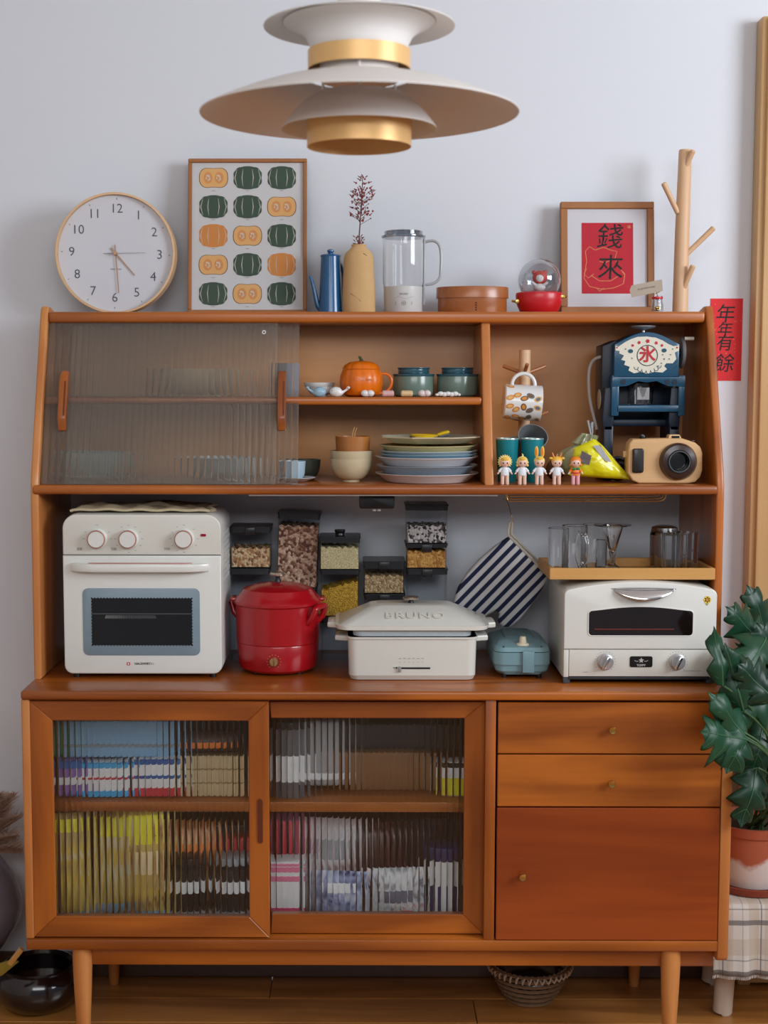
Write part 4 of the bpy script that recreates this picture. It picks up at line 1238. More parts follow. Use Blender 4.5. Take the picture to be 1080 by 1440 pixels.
# white wave plate
pl_ = [(864, 486), (868, 488), (872, 485), (878, 481), (886, 477), (895, 474), (907, 473.5), (920, 475), (930, 479), (938, 484), (945, 487), (953, 486), (953, 493), (947, 496), (949, 505), (944, 511), (935, 511), (932, 515), (936, 519), (930, 524), (919, 523), (909, 526), (899, 523), (890, 525), (882, 521), (884, 516), (876, 513), (878, 508), (872, 506), (876, 500), (869, 497), (870, 494), (864, 493)]
wplate = B().prism([q(*p) for p in pl_], -.0135, -.0115)
P('wave_plate', wplate, plain('plate_cream', (218, 214, 198), .5), ice, smooth=False)
ccx, ccz = q(908.5, 500)
P('ring', B().lathe([(14.6*kk, 0), (14.6*kk, .0006), (13.6*kk, .0006), (13.6*kk, 0)], (ccx, -.0136, ccz), 40, '-y'), navy, ice)
text('character', '氷', .036, (ccx, -.0145, ccz), plain('char_red', (186, 30, 44), .5), ice, bold=.0009)
dots = B()
for u, v, r in ((888, 486, 2.2), (897, 482, 2.6), (909, 480, 3.2), (921, 482.5, 2.6), (929, 486, 2.2), (866, 489, 1.4), (950, 489, 1.6)):
    cx, cz = q(u, v); dots.poly([(cx+r*kk*(1 if i % 2 else .72)*math.cos(2*PI*i/10), cz+r*kk*(1 if i % 2 else .72)*math.sin(2*PI*i/10)) for i in range(10)], -.0142)
dots.mi = 1
for u, v, r in ((885, 494, 3.6), (932, 493, 3.6), (878, 491, 1), (887, 504, 1), (932, 505, 1.2), (928, 511, 1), (941, 499, 1), (930, 499, 1), (939, 505, 1), (924, 515, 1), (944, 491, 1)):
    cx, cz = q(u, v); dots.poly(circ(cx, cz, r*kk, 10, r*kk*.8), -.0142)
for u, v in ((893, 516), (898, 519), (904, 521), (910, 522), (916, 520.5), (921, 518), (925, 514)):
    cx, cz = q(u, v); dots.stroke([(cx+3*kk*math.cos(a), cz+3.6*kk*math.sin(a)) for a in [PI+PI*i/8 for i in range(9)]], .0012, -.0142)
for pts in ([(866, 502), (870, 508), (876, 510)], [(866, 508), (870, 514), (876, 517)], [(941, 514), (948, 512), (952, 506)], [(938, 520), (946, 519), (952, 513)], [(869, 520), (873, 523)], [(940, 525), (945, 524)]):
    dots.stroke([q(*p) for p in pts], .0010, -.0142)
P('plate_print', dots, [plain('char_red', (186, 30, 44)), plain('print_teal', (20, 80, 96), .6)], ice, smooth=False)
# lower frame: side posts, bracket, cup shelf, legs
za = q(0, 603)[1]
for (a, b_) in ((859, 870), (953, 963)):
    P('post', B().box(q(a, 0)[0], q(b_, 0)[0], -.01, .02, q(0, 585)[1], zz1+.004, .003), teal_d, ice)
P('cross_bracket', B().prism([q(860, 530), q(860, 544), q(880, 543), q(896, 536), (ccx, q(0, 538)[1]), q(922, 536), q(938, 543), q(962, 544), q(962, 530)], -.011, -.002, .001), teal_d, ice)
for u in (875, 937, 947): P('bracket_hole', B().cyl((q(u, 538)[0], -.0112, q(u, 537)[1]), 3.6*kk, .001, 16, '-y'), navy, ice)
P('cup_shelf', B().box(q(868, 0)[0], q(954, 0)[0], -.012, .085, q(0, 579)[1], q(0, 569.5)[1], .002), teal_d, ice)
P('back_panel', B().box(q(866, 0)[0], q(958, 0)[0], .075, .09, q(0, 596)[1], zz1, .002), navy, ice)
for (a, b_) in ((851, 864), (944, 957)):
    pts = [q(a, 545), q(b_, 545), q(b_, 580), q(b_-2, 606), q(a-2, 606), q(a-4, 590)]
    P('side_leg', B().prism(pts, .0, .10, .003), navy, ice)
P('foot_bar', B().box(q(849, 0)[0], q(958, 0)[0], .03, .06, q(0, 600)[1], q(0, 590)[1], .003), navy, ice)
for u in (857, 950):
    P('foot', B().box(q(u-7, 0)[0], q(u+7, 0)[0], .0, .10, 0, q(0, 598)[1], .003), navy, ice)
sx_, sz_ = q(852.5, 562)
P('side_badge', B().lathe([(0, 0), (.022, 0), (.022, .001), (0, .001)], (xw0-.001, .045, sz_+.0), 28, 'x'), plain('badge_cream', (206, 190, 160), .5), ice)
P('clear_cup', B().lathe([(0, 0), (.026, 0), (.029, .046), (.0275, .046), (.025, .002), (0, .002)], (q(905, 0)[0], .03, q(0, 569)[1]), 36), GLS, ice)
P('cup_scale', B().box(q(897, 0)[0], q(914, 0)[0], .003, .0036, q(0, 562)[1], q(0, 545)[1]), plain('scale_grey', (150, 150, 150), .5, var=.4, scale=400), ice)
P('top_stem', B().cyl((ccx-.001, .03, top-.004), 2.2*kk, .012, 16), CHROME, ice)
tz = min(q(0, 455.5)[1], ZT-.0239-ZS-.006)
P('top_knob', B().lathe([(2.2*kk, top+.004), (5*kk, top+.0065), (16*kk, tz-.003), (17.5*kk, tz-.001), (17*kk, tz+.001), (0, tz+.001)], (ccx-.001, .03, 0), 36), SHINY, ice)
wx, wz_ = q(964, 496)
P('crank_wheel', B().lathe([(.010, 0), (.031, .000), (.034, .003), (.031, .007), (.029, .004), (.010, .004)], (wx-.004, .035, wz_), 40, 'x'), SHINY, ice)
P('crank_spoke', B().box(wx-.003, wx, .008, .062, wz_-.003, wz_+.003, .001), CHROME, ice)
P('crank_spoke', B().box(wx-.003, wx, .032, .038, wz_-.028, wz_+.028, .001), CHROME, ice)
P('axle', B().cyl((x1-.002, .035, wz_), .005, .018, 16, 'x'), navy, ice)
P('crank_grip', B().cyl((wx, .012, q(0, 476)[1]), .004, .020, 16, 'x'), plain('grip_cream', (206, 200, 186), .4), ice)
# cable
oc = Vector((X(906, iy, 560), iy, ZS))
def w3(u, v, y): return at(u, v, y)-oc
P('power_cable', B().tube(bez(w3(852, 502, -.17), w3(832, 500, -.15), w3(826, 512, -.15), w3(828, 545, -.15), 10)[:-1]+bez(w3(828, 545, -.15), w3(829, 572, -.15), w3(836, 586, -.16), w3(839, 604, -.16), 8), .0035, 10), plain('cable_grey', (176, 170, 166), .5), ice)

# ---- wooden camera
wy = -.275; kk = K(wy)
wc = T('toy_camera', 'pale wooden camera with black lens and dark grip', 'camera', (X(932, wy, 650), wy, ZS))
def q(u, v):
    p = at(u or 540, v or 650, wy); return (p.x-X(932, wy, 650), p.z-ZS)
mapw = wood('camera_maple', (230, 192, 142), (200, 156, 104), 'x', rings=.4, coat=.05, rough=.55)
out_ = [q(880, 664), q(881, 632), q(883, 622), q(888, 617), q(930, 616), q(957, 616), q(975, 622), q(982, 628), q(985, 636), q(985, 660), q(982, 670), q(975, 677), q(965, 679), q(896, 679), q(887, 675)]
P('body', B().prism(out_, -.020, .022, .004, 3), mapw, wc)
P('viewfinder', B().prism([q(938, 617), q(940, 611), q(954, 611), q(957, 617)], -.012, .014, .001), mapw, wc)
P('viewfinder_window', B().box(q(942, 0)[0], q(953, 0)[0], -.013, -.0115, q(0, 616)[1], q(0, 612.5)[1]), BLACK, wc)
blk = plain('grip_black', (28, 20, 18), .35, coat=.3)
x0, z0 = q(886, 664); x1, z1 = q(902.5, 630)
P('grip', B().prism(rrect(x1-x0, z1-z0, .005, 5, (x0+x1)/2, (z0+z1)/2), -.0265, -.018, .003, 3), blk, wc)
lx, lz = q(950, 648)
lensm = plain('lens_brown', (50, 28, 20), .3, coat=.4, var=.2)
P('lens_ring', B().lathe([(0, 0), (26*kk, 0), (26*kk, .008), (23*kk, .016), (16.5*kk, .018), (16*kk, .017), (16*kk, .004), (0, .004)], (lx, -.019, lz), 56, '-y'), lensm, wc)
P('lens_tube', B().lathe([(16.2*kk, .004), (16.2*kk, .020), (14.6*kk, .020), (14.2*kk, .004)], (lx, -.019, lz), 48, '-y'), BLACK, wc)
P('chrome_ring', B().lathe([(14.6*kk, .0195), (14.7*kk, .0208), (13.9*kk, .0208), (13.9*kk, .0195)], (lx, -.019, lz), 48, '-y'), CHROME, wc)
P('lens_glass', B().lathe([(0, .007), (14*kk, .0045), (14*kk, .004), (0, .004)], (lx, -.019, lz), 40, '-y'), plain('lens_glass', (8, 12, 10), .05, coat=1), wc)
P('shutter_button', B().cyl((q(903, 0)[0], 0, q(0, 617)[1]), 4.6*kk, .0075, 20, bev=.001), BLACK, wc)
P('shutter_cap', B().cyl((q(903, 0)[0], 0, q(0, 612.5)[1]), 2.6*kk, .002, 20), CHROME, wc)
P('dial', B().cyl((q(973, 0)[0], 0, q(0, 622)[1]), 4.6*kk, .005, 20, bev=.001), lensm, wc)
P('strap_lug', B().box(q(876, 0)[0], q(881, 0)[0], -.003, .003, q(0, 643)[1], q(0, 634)[1], .001), mapw, wc)
# black tape reel behind the bag
tp_ = T('black_lens_cap', 'round black glossy lid standing between bag and wooden camera', 'lid', (X(868, -.2, 640), -.20, ZS))
P('disc', B().lathe([(0, 0), (.026, 0), (.027, .002), (.027, .012), (.022, .016), (.016, .012), (0, .012)], (0, 0, .027), 40, '-y'), plain('black_gloss', (14, 14, 16), .12, coat=.5), tp_)
P('rim', B().lathe([(.0265, .011), (.0275, .013), (.0265, .015), (.025, .014)], (0, 0, .027), 40, '-y'), plain('black_gloss'), tp_) if False else None

# ================================================================ ON THE WORKTOP
# white oven with three knobs
oy = -.335; kk = K(oy)
ocx = X(200.5, oy, 830)
ov = T('air_fryer_oven', 'white countertop oven with three knobs and grey-blue window frame', 'oven', (ocx, oy, ZC))
def q(u, v, y=oy):
    p = at(u or 540, v or 830, y); return (p.x-ocx, p.z-ZC)
x0, zb_ = q(91, 947.5); x1, zt_ = q(311, 723)
zs_ = q(0, 781)[1]
r1 = .030
def oven_out(inset=0, r=r1, zt=zt_):
    o_ = []
    for k_ in range(9):
        a = math.radians(90*k_/8); o_.append((x1-inset-r+r*math.cos(a), zt-inset-r+r*math.sin(a)))
    for k_ in range(9):
        a = math.radians(90+90*k_/8); o_.append((x0+inset+r-r*-math.cos(a)*-1 if False else x0+inset+r+r*math.cos(a), zt-inset-r+r*math.sin(a)))
    rb2 = .018
    for k_ in range(6):
        a = math.radians(180+90*k_/5); o_.append((x0+inset+rb2+rb2*math.cos(a), zb_+inset+rb2+rb2*math.sin(a)))
    for k_ in range(6):
        a = math.radians(270+90*k_/5); o_.append((x1-inset-rb2+rb2*math.cos(a), zb_+inset+rb2+rb2*math.sin(a)))
    return o_
P('shell', B().prism(oven_out(), .008, .215, .008, 3), WHITE, ov)
def panel(u_lo, u_hi):
    return [p for p in oven_out(.0005)]
full = oven_out(.0006)
upper = [p for p in full if p[1] > zs_]+[(x0+.0006, zs_+.0008), (x1-.0006, zs_+.0008)]
lower = [(x1-.0006, zs_-.0008), (x0+.0006, zs_-.0008)]+[p for p in full if p[1] < zs_]
P('control_panel', B().prism(upper, -.001, .012, .003, 3, both=False), CREAM, ov)
dr = P('door', B().prism(lower, -.003, .010, .003, 3, both=False), WHITE, ov)
# window
wx0, wz0 = q(118, 921); wx1, wz1 = q(281, 827)
P('window_frame', B().prism(rrect(wx1-wx0, wz1-wz0, .012, 6, (wx0+wx1)/2, (wz0+wz1)/2), -.0045, -.001, .0006), plain('grey_blue', (122, 142, 154), .35, coat=.3), dr)
gx0, gz0 = q(130.5, 906.5); gx1, gz1 = q(270, 841)
P('window_glass', B().box(gx0, gx1, -.0052, -.004, gz0, gz1), plain('oven_glass', (9, 9, 11), .05, coat=1), dr)
gz_ = q(0, 863)[1]
P('rack_line', B().box(gx0, gx1, -.0056, -.005, gz_-.0004, gz_+.0004), plain('rack_grey', (120, 124, 124), .4), dr)
b = B()
for i in range(40):
    xx = gx0+.031+i*.0026
    b.stroke([(xx, gz_-.003), (xx-.003+.006*(i/40), gz_-.010)], .0005+.0008*max(0, 1-i/18), -.0055)
P('rack_mesh', b, plain('rack_grey2', (136, 140, 140), .4), dr, smooth=False)
b = B()
for (a0_, a1_, c, hz) in ((gx0, gx1, gz0, 1), (gx0, gx1, gz1, 1), (gz0, gz1, gx0, 0), (gz0, gz1, gx1, 0)):
    n = int((a1_-a0_)/.0065)
    for i in range(n+1):
        t_ = a0_+(a1_-a0_)*i/n
        b.poly(circ(t_ if hz else c, c if hz else t_, .0018, 8), -.0049)
P('frame_scallops', b, plain('oven_glass', (9, 9, 11)), dr, smooth=False)
# handle
hx0_, hz_ = q(101, 797); hx1_, _ = q(294, 797)
hcurve = [(hx0_, -.002, hz_+.004), (hx0_+.012, -.012, hz_+.002), (hx0_+.03, -.026, hz_-.001), (hx0_+.06, -.030, hz_-.002), ((hx0_+hx1_)/2, -.031, hz_-.002), (hx1_-.06, -.030, hz_-.002), (hx1_-.03, -.026, hz_-.001), (hx1_-.012, -.012, hz_+.002), (hx1_, -.002, hz_+.004)]
b = B()
for i in range(len(hcurve)-1): pass
hb = B().prism([(a, c) for a, c in [(hx0_, -.003), (hx0_, -.012), (hx0_+.02, -.026), (hx0_+.05, -.031), (hx1_-.05, -.031), (hx1_-.02, -.026), (hx1_, -.012), (hx1_, -.003), (hx1_-.018, -.003), (hx1_-.028, -.013), (hx1_-.055, -.020), (hx0_+.055, -.020), (hx0_+.028, -.013), (hx0_+.018, -.003)]], hz_-.008, hz_+.009, .003, 2, 'xy')
P('handle', hb, WHITE, dr)
P('rose_strip', B().box(hx0_+.035, hx1_-.035, -.0045, -.002, hz_+.001, hz_+.009, .001), plain('rose_plastic', (186, 122, 112), .4), dr, label='rose pink strip behind the handle')
for (u, nm) in ((137, 0), (181, 1), (259, 2)):
    cx, cz = q(u, 757.5)
    kb = P('knob', B().lathe([(0, 0), (.0215, 0), (.0215, .003), (.0195, .005), (.0185, .016), (.0165, .0185), (0, .0185)], (cx, -.001, cz), 40, '-y'), WHITE, ov)
    P('rose_ring', B().lathe([(.0186, .0135), (.0192, .0155), (.0182, .0175), (.0172, .0185)], (cx, -.001, cz), 40, '-y'), plain('rose_gold', (206, 140, 122), .3, metal=.5), kb)
mk = B()
for (u, angs) in ((137, (90, 150, 180, 30, 0)), (181, (180, 120, 90, 60, 30, 0, -30, -60, -90, 210)), (259, (90, 150, 120, 180, 210, 240, 0, -90, -30, 45))):
    cx, cz = q(u, 757.5)
    for a in angs:
        a = math.radians(a)
        c_, s_ = math.cos(a), math.sin(a)
        mk.stroke([(cx+c_*.0285-.0022, cz+s_*.0285), (cx+c_*.0285+.0022, cz+s_*.0285)], .0007, -.0014)
P('dial_marks', mk, lt, ov, smooth=False)
for u, w_ in ((112, '温度'), (160, '功能'), (235, '时间')):
    cx, cz = q(u, 772); text('dial_label', w_, .0062, (cx, -.0015, cz), lt, ov)
cx, cz = q(286, 752.5)
P('pilot_light', B().prism(rrect(.0115, .0055, .0022, 4, cx, cz), -.0022, -.001), plain('pilot_red', (150, 16, 44), .2, coat=.5), ov)
cx, cz = q(181, 933)
P('logo_mark', B().prism(rrect(.0068, .0066, .001, 3, cx, cz), -.0037, -.003), plain('logo_red', (190, 40, 44), .5), dr)
P('logo_cut', B().box(cx-.0014, cx+.0014, -.004, -.0036, cz-.0022, cz+.0022), WHITE, dr)
cx, cz = q(201, 933); text('lettering', 'HAUSWIRT', .0068, (cx, -.0035, cz), INK, dr, bold=.00015)
cx, cz = q(214, 933); text('lettering', 'K5', .0058, (cx+.001, -.0035, cz), lt, dr)
# side vents
b = B()
for i in range(8):
    for j in range(9):
        if (i+j) % 2 == 0:
            yy = .05+i*.018; zz = zt_-.05-j*.012
            b.tube([(x1-.0005, yy-.005, zz-.004), (x1+.0005, yy+.005, zz+.004)], .0014, 6)
P('side_vents', b, plain('vent_shadow', (168, 170, 168), .6), ov)
for a in (x0+.022, x1-.022):
    for y_ in (.02, .19): P('foot', B().cyl((a, y_, 0), .007, zb_+.002, 20), BLACK, ov)
# folded cloth
cl = at(207, 726, -.27)
oz = ZC+zt_
def cloth_fn(sgn, th):
    def f(a, t):
        x = -.148+.296*a+.012*(t-.5)*0; y = -.065+.165*t
        z = .0045+.0028*math.sin(9*a*PI)*math.sin(3*t*PI+1)+.0035*math.sin(4*a+3*t)+(.008*max(0, math.sin(a*PI*2.2-2.6)) if t > .4 else .003*max(0, math.sin(a*PI*3)))
        e = min(a, 1-a, t, 1-t)
        return (x*(1-.06*t)+.006*math.sin(8*t), y, max(.0005, z*min(1, e*12+.3))+sgn*th*min(1, e*10))
    return f
linen = plain('linen', (158, 142, 116), .95, var=.25, scale=220, bump=.5)
b = B(); b.grid(cloth_fn(1, .003), 60, 30); b.grid(cloth_fn(0, 0), 60, 30)
ct = S('folded_cloth', b, linen, 'brown and beige folded woven cloth lying on the white oven', 'cloth', (X(203, -.25, 725), -.25, oz+.0032))
def hem(a): return cloth_fn(.6, .003)(a, .012)
P('hem', B().tube([hem(i/40) for i in range(41)], .003, 6), plain('hem_beige', (198, 184, 150), .9, var=.2, scale=300, bump=.5), ct)
b = B()
for i in range(26):
    x_, y_, z_ = cloth_fn(.6, .003)(.985, i/26)
    b.tube([(x_, y_, z_), (x_+.006, y_-.002, z_+.003*math.sin(i*2)), (x_+.011, y_-.003, z_-.001+.003*math.sin(i*3))], .0007, 4)
P('fringe', b, plain('hem_beige', (198, 184, 150)), ct)['kind'] = 'stuff'

# red electric pot
ry_ = -.235; kk = K(-.24)
rdp = T('electric_pot', 'round glossy red electric pot with lid and brass dial', 'pot', (X(391, ry_, 880), ry_, ZC))
def zq(v, y=ry_): return Z(v, y)-ZC
rr_ = 61*K(ry_)
P('body', B().lathe([(0, .004), (rr_*.82, .004), (rr_*.90, .010), (rr_*.925, .02), (rr_*.955, zq(900)-.002), (rr_*.945, zq(900)), (rr_*.965, zq(900)+.002), (rr_*.99, zq(846)), (rr_*.97, zq(846)), (0, zq(846))], (0, 0, 0), 80), RED, rdp)
zl = zq(846)
P('lid', B().lathe([(rr_*1.0, zl-.003), (rr_*1.035, zl), (rr_*1.035, zl+.005), (rr_*1.0, zl+.009), (rr_*.93, zl+.014), (rr_*.87, zl+.021), (rr_*.80, zl+.030), (rr_*.55, zl+.038), (rr_*.2, zl+.043), (0, zl+.044)], (0, 0, 0), 80), RED, rdp)
P('knob_stem', B().lathe([(.0075, zl+.042), (.0045, zl+.050), (.0055, zl+.058)], (0, 0, 0), 24), BLACK, rdp)
P('knob', B().lathe([(0, zl+.057), (.017, zl+.058), (.018, zl+.061), (.016, zl+.0645), (0, zl+.066)], (0, 0, 0), 32), plain('knob_steel', (206, 194, 176), .25, metal=.9), rdp)
zh = zl-.008
for sg in (-1, 1):
    b = B()
    hs = [(sg*rr_*.93, -.022, zh-.03), (sg*rr_*1.05, -.024, zh-.018), (sg*rr_*1.13, -.022, zh+.002), (sg*rr_*1.16, -.012, zh+.006), (sg*rr_*1.17, 0, zh+.007), (sg*rr_*1.16, .012, zh+.006), (sg*rr_*1.13, .022, zh+.002), (sg*rr_*1.05, .024, zh-.018), (sg*rr_*.93, .022, zh-.03)]
    P('side_handle', b.tube(hs, .0068, 12), RED, rdp, rot=(0, 0, math.radians(-28)))
    P('lid_tab', B().box(min(sg*rr_*.95, sg*rr_*1.1), max(sg*rr_*.95, sg*rr_*1.1), -.02, .02, zl+.004, zl+.012, .004, 2), RED, rdp)
dcz = zq(931, -.325)
rf = rr_*.945
P('dial', B().lathe([(0, 0), (.0095, 0), (.009, .009), (.0078, .0105), (0, .0105)], (-.004, -rf, dcz), 28, '-y'), plain('dial_brass', (206, 170, 116), .3, metal=.9), rdp)
P('dial_pointer', B().box(-.0055, -.0025, -rf-.0125, -rf-.010, dcz-.0075, dcz+.0075, .0006), plain('dial_brass2', (160, 124, 76), .3, metal=.9), rdp)
b = B()
for i in range(12):
    a = math.radians(-50+280*i/11)
    b.ball((-.004+.0145*math.cos(a), -rf-.0008+.0006*0, dcz+.0145*math.sin(a)), .0009, seg=6, rings=5)
P('dial_marks', b, plain('mark_gold', (214, 170, 110), .5), rdp)
for a in (0, 90, 180, 270):
    P('foot', B().cyl((rr_*.7*math.cos(math.radians(a+45)), rr_*.7*math.sin(math.radians(a+45)), 0), .008, .006, 16), BLACK, rdp)

# white electric grill
gy_ = -.355; kk = K(gy_)
gcx = X(580, gy_, 900)
grl = T('electric_grill', 'cream rectangular electric grill with raised lid lettering', 'grill', (gcx, gy_, ZC))
def q(u, v, y=gy_):
    p = at(u or 540, v or 920, y); return (p.x-gcx, p.z-ZC)
gd = .175
def rprism(b, xh0, xh1, z0, z1, y0, y1, i0, i1, r, bev=.003):
    "tapered rounded tray between z0 and z1; i = inset of y at each height"
    pts = []
    for (xh, yi, z) in ((xh0, i0, z0), (xh1, i1, z1)):
        pts.append([(x, y, z) for x, y in rrect(2*xh, (y1-y0)-2*yi, r, 6, 0, (y0+y1)/2)])
    n = len(pts[0])
    vs = pts[0]+pts[1]
    fs = [tuple(range(n))[::-1], tuple(range(n, 2*n))]+[(i, (i+1) % n, n+(i+1) % n, n+i) for i in range(n)]
    return b.add(vs, fs)
zb1 = q(0, 956.5)[1]; z893 = q(0, 896)[1]
hw = q(671, 0)[0]
b = B()
rprism(b, hw*.955, hw*.985, zb1, zb1+.010, 0, gd, .006, .001, .018)
rprism(b, hw*.985, hw*1.0, zb1+.010, z893, 0, gd, .001, 0, .02)
P('base', b, CREAM, grl, ang=.8)
P('base_rim', rprism(B(), hw*1.02, hw*1.02, z893-.004, z893, -.003, gd+.003, 0, 0, .022), CREAM, grl)
zp1 = q(0, 882)[1]
P('pan', rprism(B(), hw*.915, hw*.93, z893-.004, zp1, .008, gd-.008, .004, 0, .02), plain('pan_pale', (206, 214, 218), .3, coat=.3), grl)
lw = q(689, 0)[0]
zl0, zl1, zl2 = q(0, 886)[1], q(0, 880)[1], q(0, 858)[1]
P('lid_rim', rprism(B(), lw*.98, lw, zl0, zl1, -.004, gd+.004, 0, 0, .03), CREAM, grl)
P('lid', rprism(B(), lw*.955, q(640, 0)[0], zl1, zl2, .0, gd, .0, .045, .022), CREAM, grl, ang=.9)
P('lid_top', rprism(B(), q(640, 0)[0], q(632, 0)[0], zl2, zl2+.002, .045, gd-.045, 0, .004, .02), CREAM, grl, ang=.9)
slope = math.atan2(zl2-zl1, .045)
zm_ = (zl1+zl2)/2
text('lettering', 'BRUNO', .025, (.006, .0215, zm_+.001), plain('emboss', (206, 203, 192), .3, coat=.3), grl, rot=(slope, 0, 0), extrude=.0009, bold=.0003, sx=1.35, space=1.15)
P('knob_stem', B().cyl((0, gd/2, zl2), .007, .010, 20, r2=.004), BLACK, grl)
P('knob', B().lathe([(0, zl2+.010), (.017, zl2+.0105), (.018, zl2+.013), (.016, zl2+.0155), (0, zl2+.016)], (0, gd/2, 0), 32), plain('knob_steel', (206, 194, 176)), grl)
for sg in (-1, 1):
    a0_, a1_ = sg*(lw*.97), sg*(q(700, 0)[0])
    P('lid_handle', B().prism([(a0_, .045), (a1_, .055), (a1_, gd-.055), (a0_, gd-.045)], zl0-.004, zl0+.008, .003, 2, 'xy'), CREAM, grl)
    P('handle_joint', B().box(min(a0_*.985, a0_*.975), max(a0_*.985, a0_*.995), .043, gd-.043, zl0-.0045, zl0+.009), BLACK, grl)
    a0_, a1_ = sg*(hw*.99), sg*(q(689, 0)[0])
    P('base_handle', B().prism([(a0_, .04), (a1_, .05), (a1_, gd-.05), (a0_, gd-.04)], z893-.016, z893-.004, .003, 2, 'xy'), CREAM, grl)
sx0, sz0 = q(563.5, 939.5); sx1, _ = q(605, 939.5)
P('slider_slot', B().box(sx0, sx1, -.0008, .002, sz0-.0016, sz0+.0016), BLACK, grl)
P('slider', B().box(sx0-.0045, sx0+.001, -.006, .0, sz0-.008, sz0+.004, .0015), plain('slider_grey', (150, 150, 146), .3), grl)
b = B()
for i in range(6): b.stroke([(sx0-.004+i*.0095, q(0, 926)[1]+.0007*(i % 2)), (sx0+.001+i*.0095, q(0, 926)[1])], .0008, -.0006)
for i in range(6): b.stroke([(sx0-.003+i*.0095, q(0, 931)[1]), (sx0-.001+i*.0095, q(0, 931)[1])], .0008, -.0006)
b.stroke([(sx0-.016, sz0+.001), (sx0-.012, sz0+.001)], .0016, -.0006)
P('slider_marks', b, lt, grl, smooth=False)
P('indicator', B().cyl((sx0-.009, -.001, sz0+.001), .0018, .001, 12, '-y'), BLACK, grl)
for a in (-hw*.72, hw*.76):
    for y_ in (.02, gd-.02): P('foot', B().cyl((a, y_, 0), .004, zb1+.001, 14), plain('foot_grey', (120, 112, 100), .4), grl)

# teal sandwich maker
ty_ = -.335; kk = K(ty_)
tcx = X(735, ty_, 920)
sm = T('sandwich_maker', 'small pale teal sandwich maker with cream knob on top', 'sandwich maker', (tcx, ty_, ZC))
tealp = plain('pale_teal', (118, 152, 160), .35, coat=.2, var=.02)
def q(u, v, y=ty_):
    p = at(u or 540, v or 915, y); return (p.x-tcx, p.z-ZC)
w0 = q(775, 0)[0]
za, zb_, zc_ = q(0, 949)[1], q(0, 935)[1], q(0, 920)[1]
dp = .20
b = B()
rprism(b, w0*.80, w0*.93, za, za+.008, 0, dp, .006, .001, .018)
rprism(b, w0*.93, w0*.96, za+.008, zb_, 0, dp, .001, 0, .018)
P('lower_shell', b, tealp, sm, ang=.8)
P('middle_band', rprism(B(), w0*1.0, w0*1.0, zb_+.0006, zc_+.004, -.004, dp+.002, 0, 0, .022), tealp, sm)
b = B()
rprism(b, w0*.99, w0*.95, zc_+.0052, zc_+.014, -.002, dp, 0, .004, .022)
rprism(b, w0*.95, w0*.72, zc_+.014, zc_+.024, .002, dp-.002, 0, .030, .022)
P('upper_shell', b, tealp, sm, ang=.5)
P('top_relief', rprism(B(), w0*.55, w0*.50, zc_+.024, zc_+.027, .06, dp-.03, 0, .004, .01), plain('pale_teal_dark', (96, 128, 136), .4), sm)
P('latch', B().box(w0*-.02, w0*.40, -.010, -.002, za+.006, zc_+.008, .002), tealp, sm)
zt_ = zc_+.0165
P('knob_base', B().lathe([(0, zt_), (.0145, zt_), (.013, zt_+.004), (.008, zt_+.006)], (.002, .017, 0), 28, sy=.7), plain('knob_cream', (214, 204, 176), .35), sm)
P('knob', B().lathe([(.0085, zt_+.004), (.0070, zt_+.016), (.0055, zt_+.019), (0, zt_+.0195)], (.002, .017, 0), 28), plain('knob_cream', (214, 204, 176)), sm)
for sg in (-1, 1):
    P('hinge_slot', B().box(sg*w0*.66-.001, sg*w0*.66+.001, .003, .012, zc_+.0135, zc_+.0165), BLACK, sm)
    for y_ in (.015, dp-.03): P('foot', B().cyl((sg*w0*.62, y_, 0), .005, za+.002, 16), BLACK, sm)
# white toaster oven
oy = -.38; kk = K(oy)
tox = X(898.5, oy, 880)
to = T('toaster_oven', 'cream white toaster oven with arched top and dark window', 'toaster oven', (tox, oy, ZC))
def q(u, v, y=oy):
    p = at(u or 540, v or 885, y); return (p.x-tox, p.z-ZC)
x0, zb_ = q(791.5, 952); x1, _ = q(1007, 0); zt_ = q(0, 817)[1]; ze = q(0, 828)[1]
def arch(inset, zlo, n=20):
    o_ = [(x0+inset, zlo), (x1-inset, zlo), (x1-inset, ze-.012-inset)]
    for k_ in range(5):
        a = math.radians(80*k_/4); o_.append((x1-inset-.012+.012*math.cos(a), ze-.012-inset+.012*math.sin(a)))
    for i in range(1, n): 
        t_ = i/n; xx = x1-.014+(x0-x1+.028)*t_
        o_.append((xx, ze+(zt_-ze)*math.sin(PI*t_)**.8-inset))
    for k_ in range(5):
        a = math.radians(100+80*k_/4); o_.append((x0+inset+.012+.012*math.cos(a), ze-.012-inset+.012*math.sin(a)))
    o_.append((x0+inset, ze-.013-inset))
    return o_
P('shell', B().prism(arch(0, zb_), .006, .235, .006, 3), CREAM, to)
zs_ = q(0, 912.5)[1]
dr = P('door', B().prism(arch(.0005, zs_+.0006), -.004, .008, .004, 3, both=False), WHITE, to)
P('control_panel', B().prism([(x0+.012, zb_+.002), (x1-.012, zb_+.002), (x1-.012, zs_-.0006), (x0+.012, zs_-.0006)], -.0035, .008, .0015), CREAM, to)
for a in (x0+.0005, x1-.0125): P('corner_post', B().box(a, a+.011, -.003, .008, zb_, zs_-.0006, .002), CREAM, to)
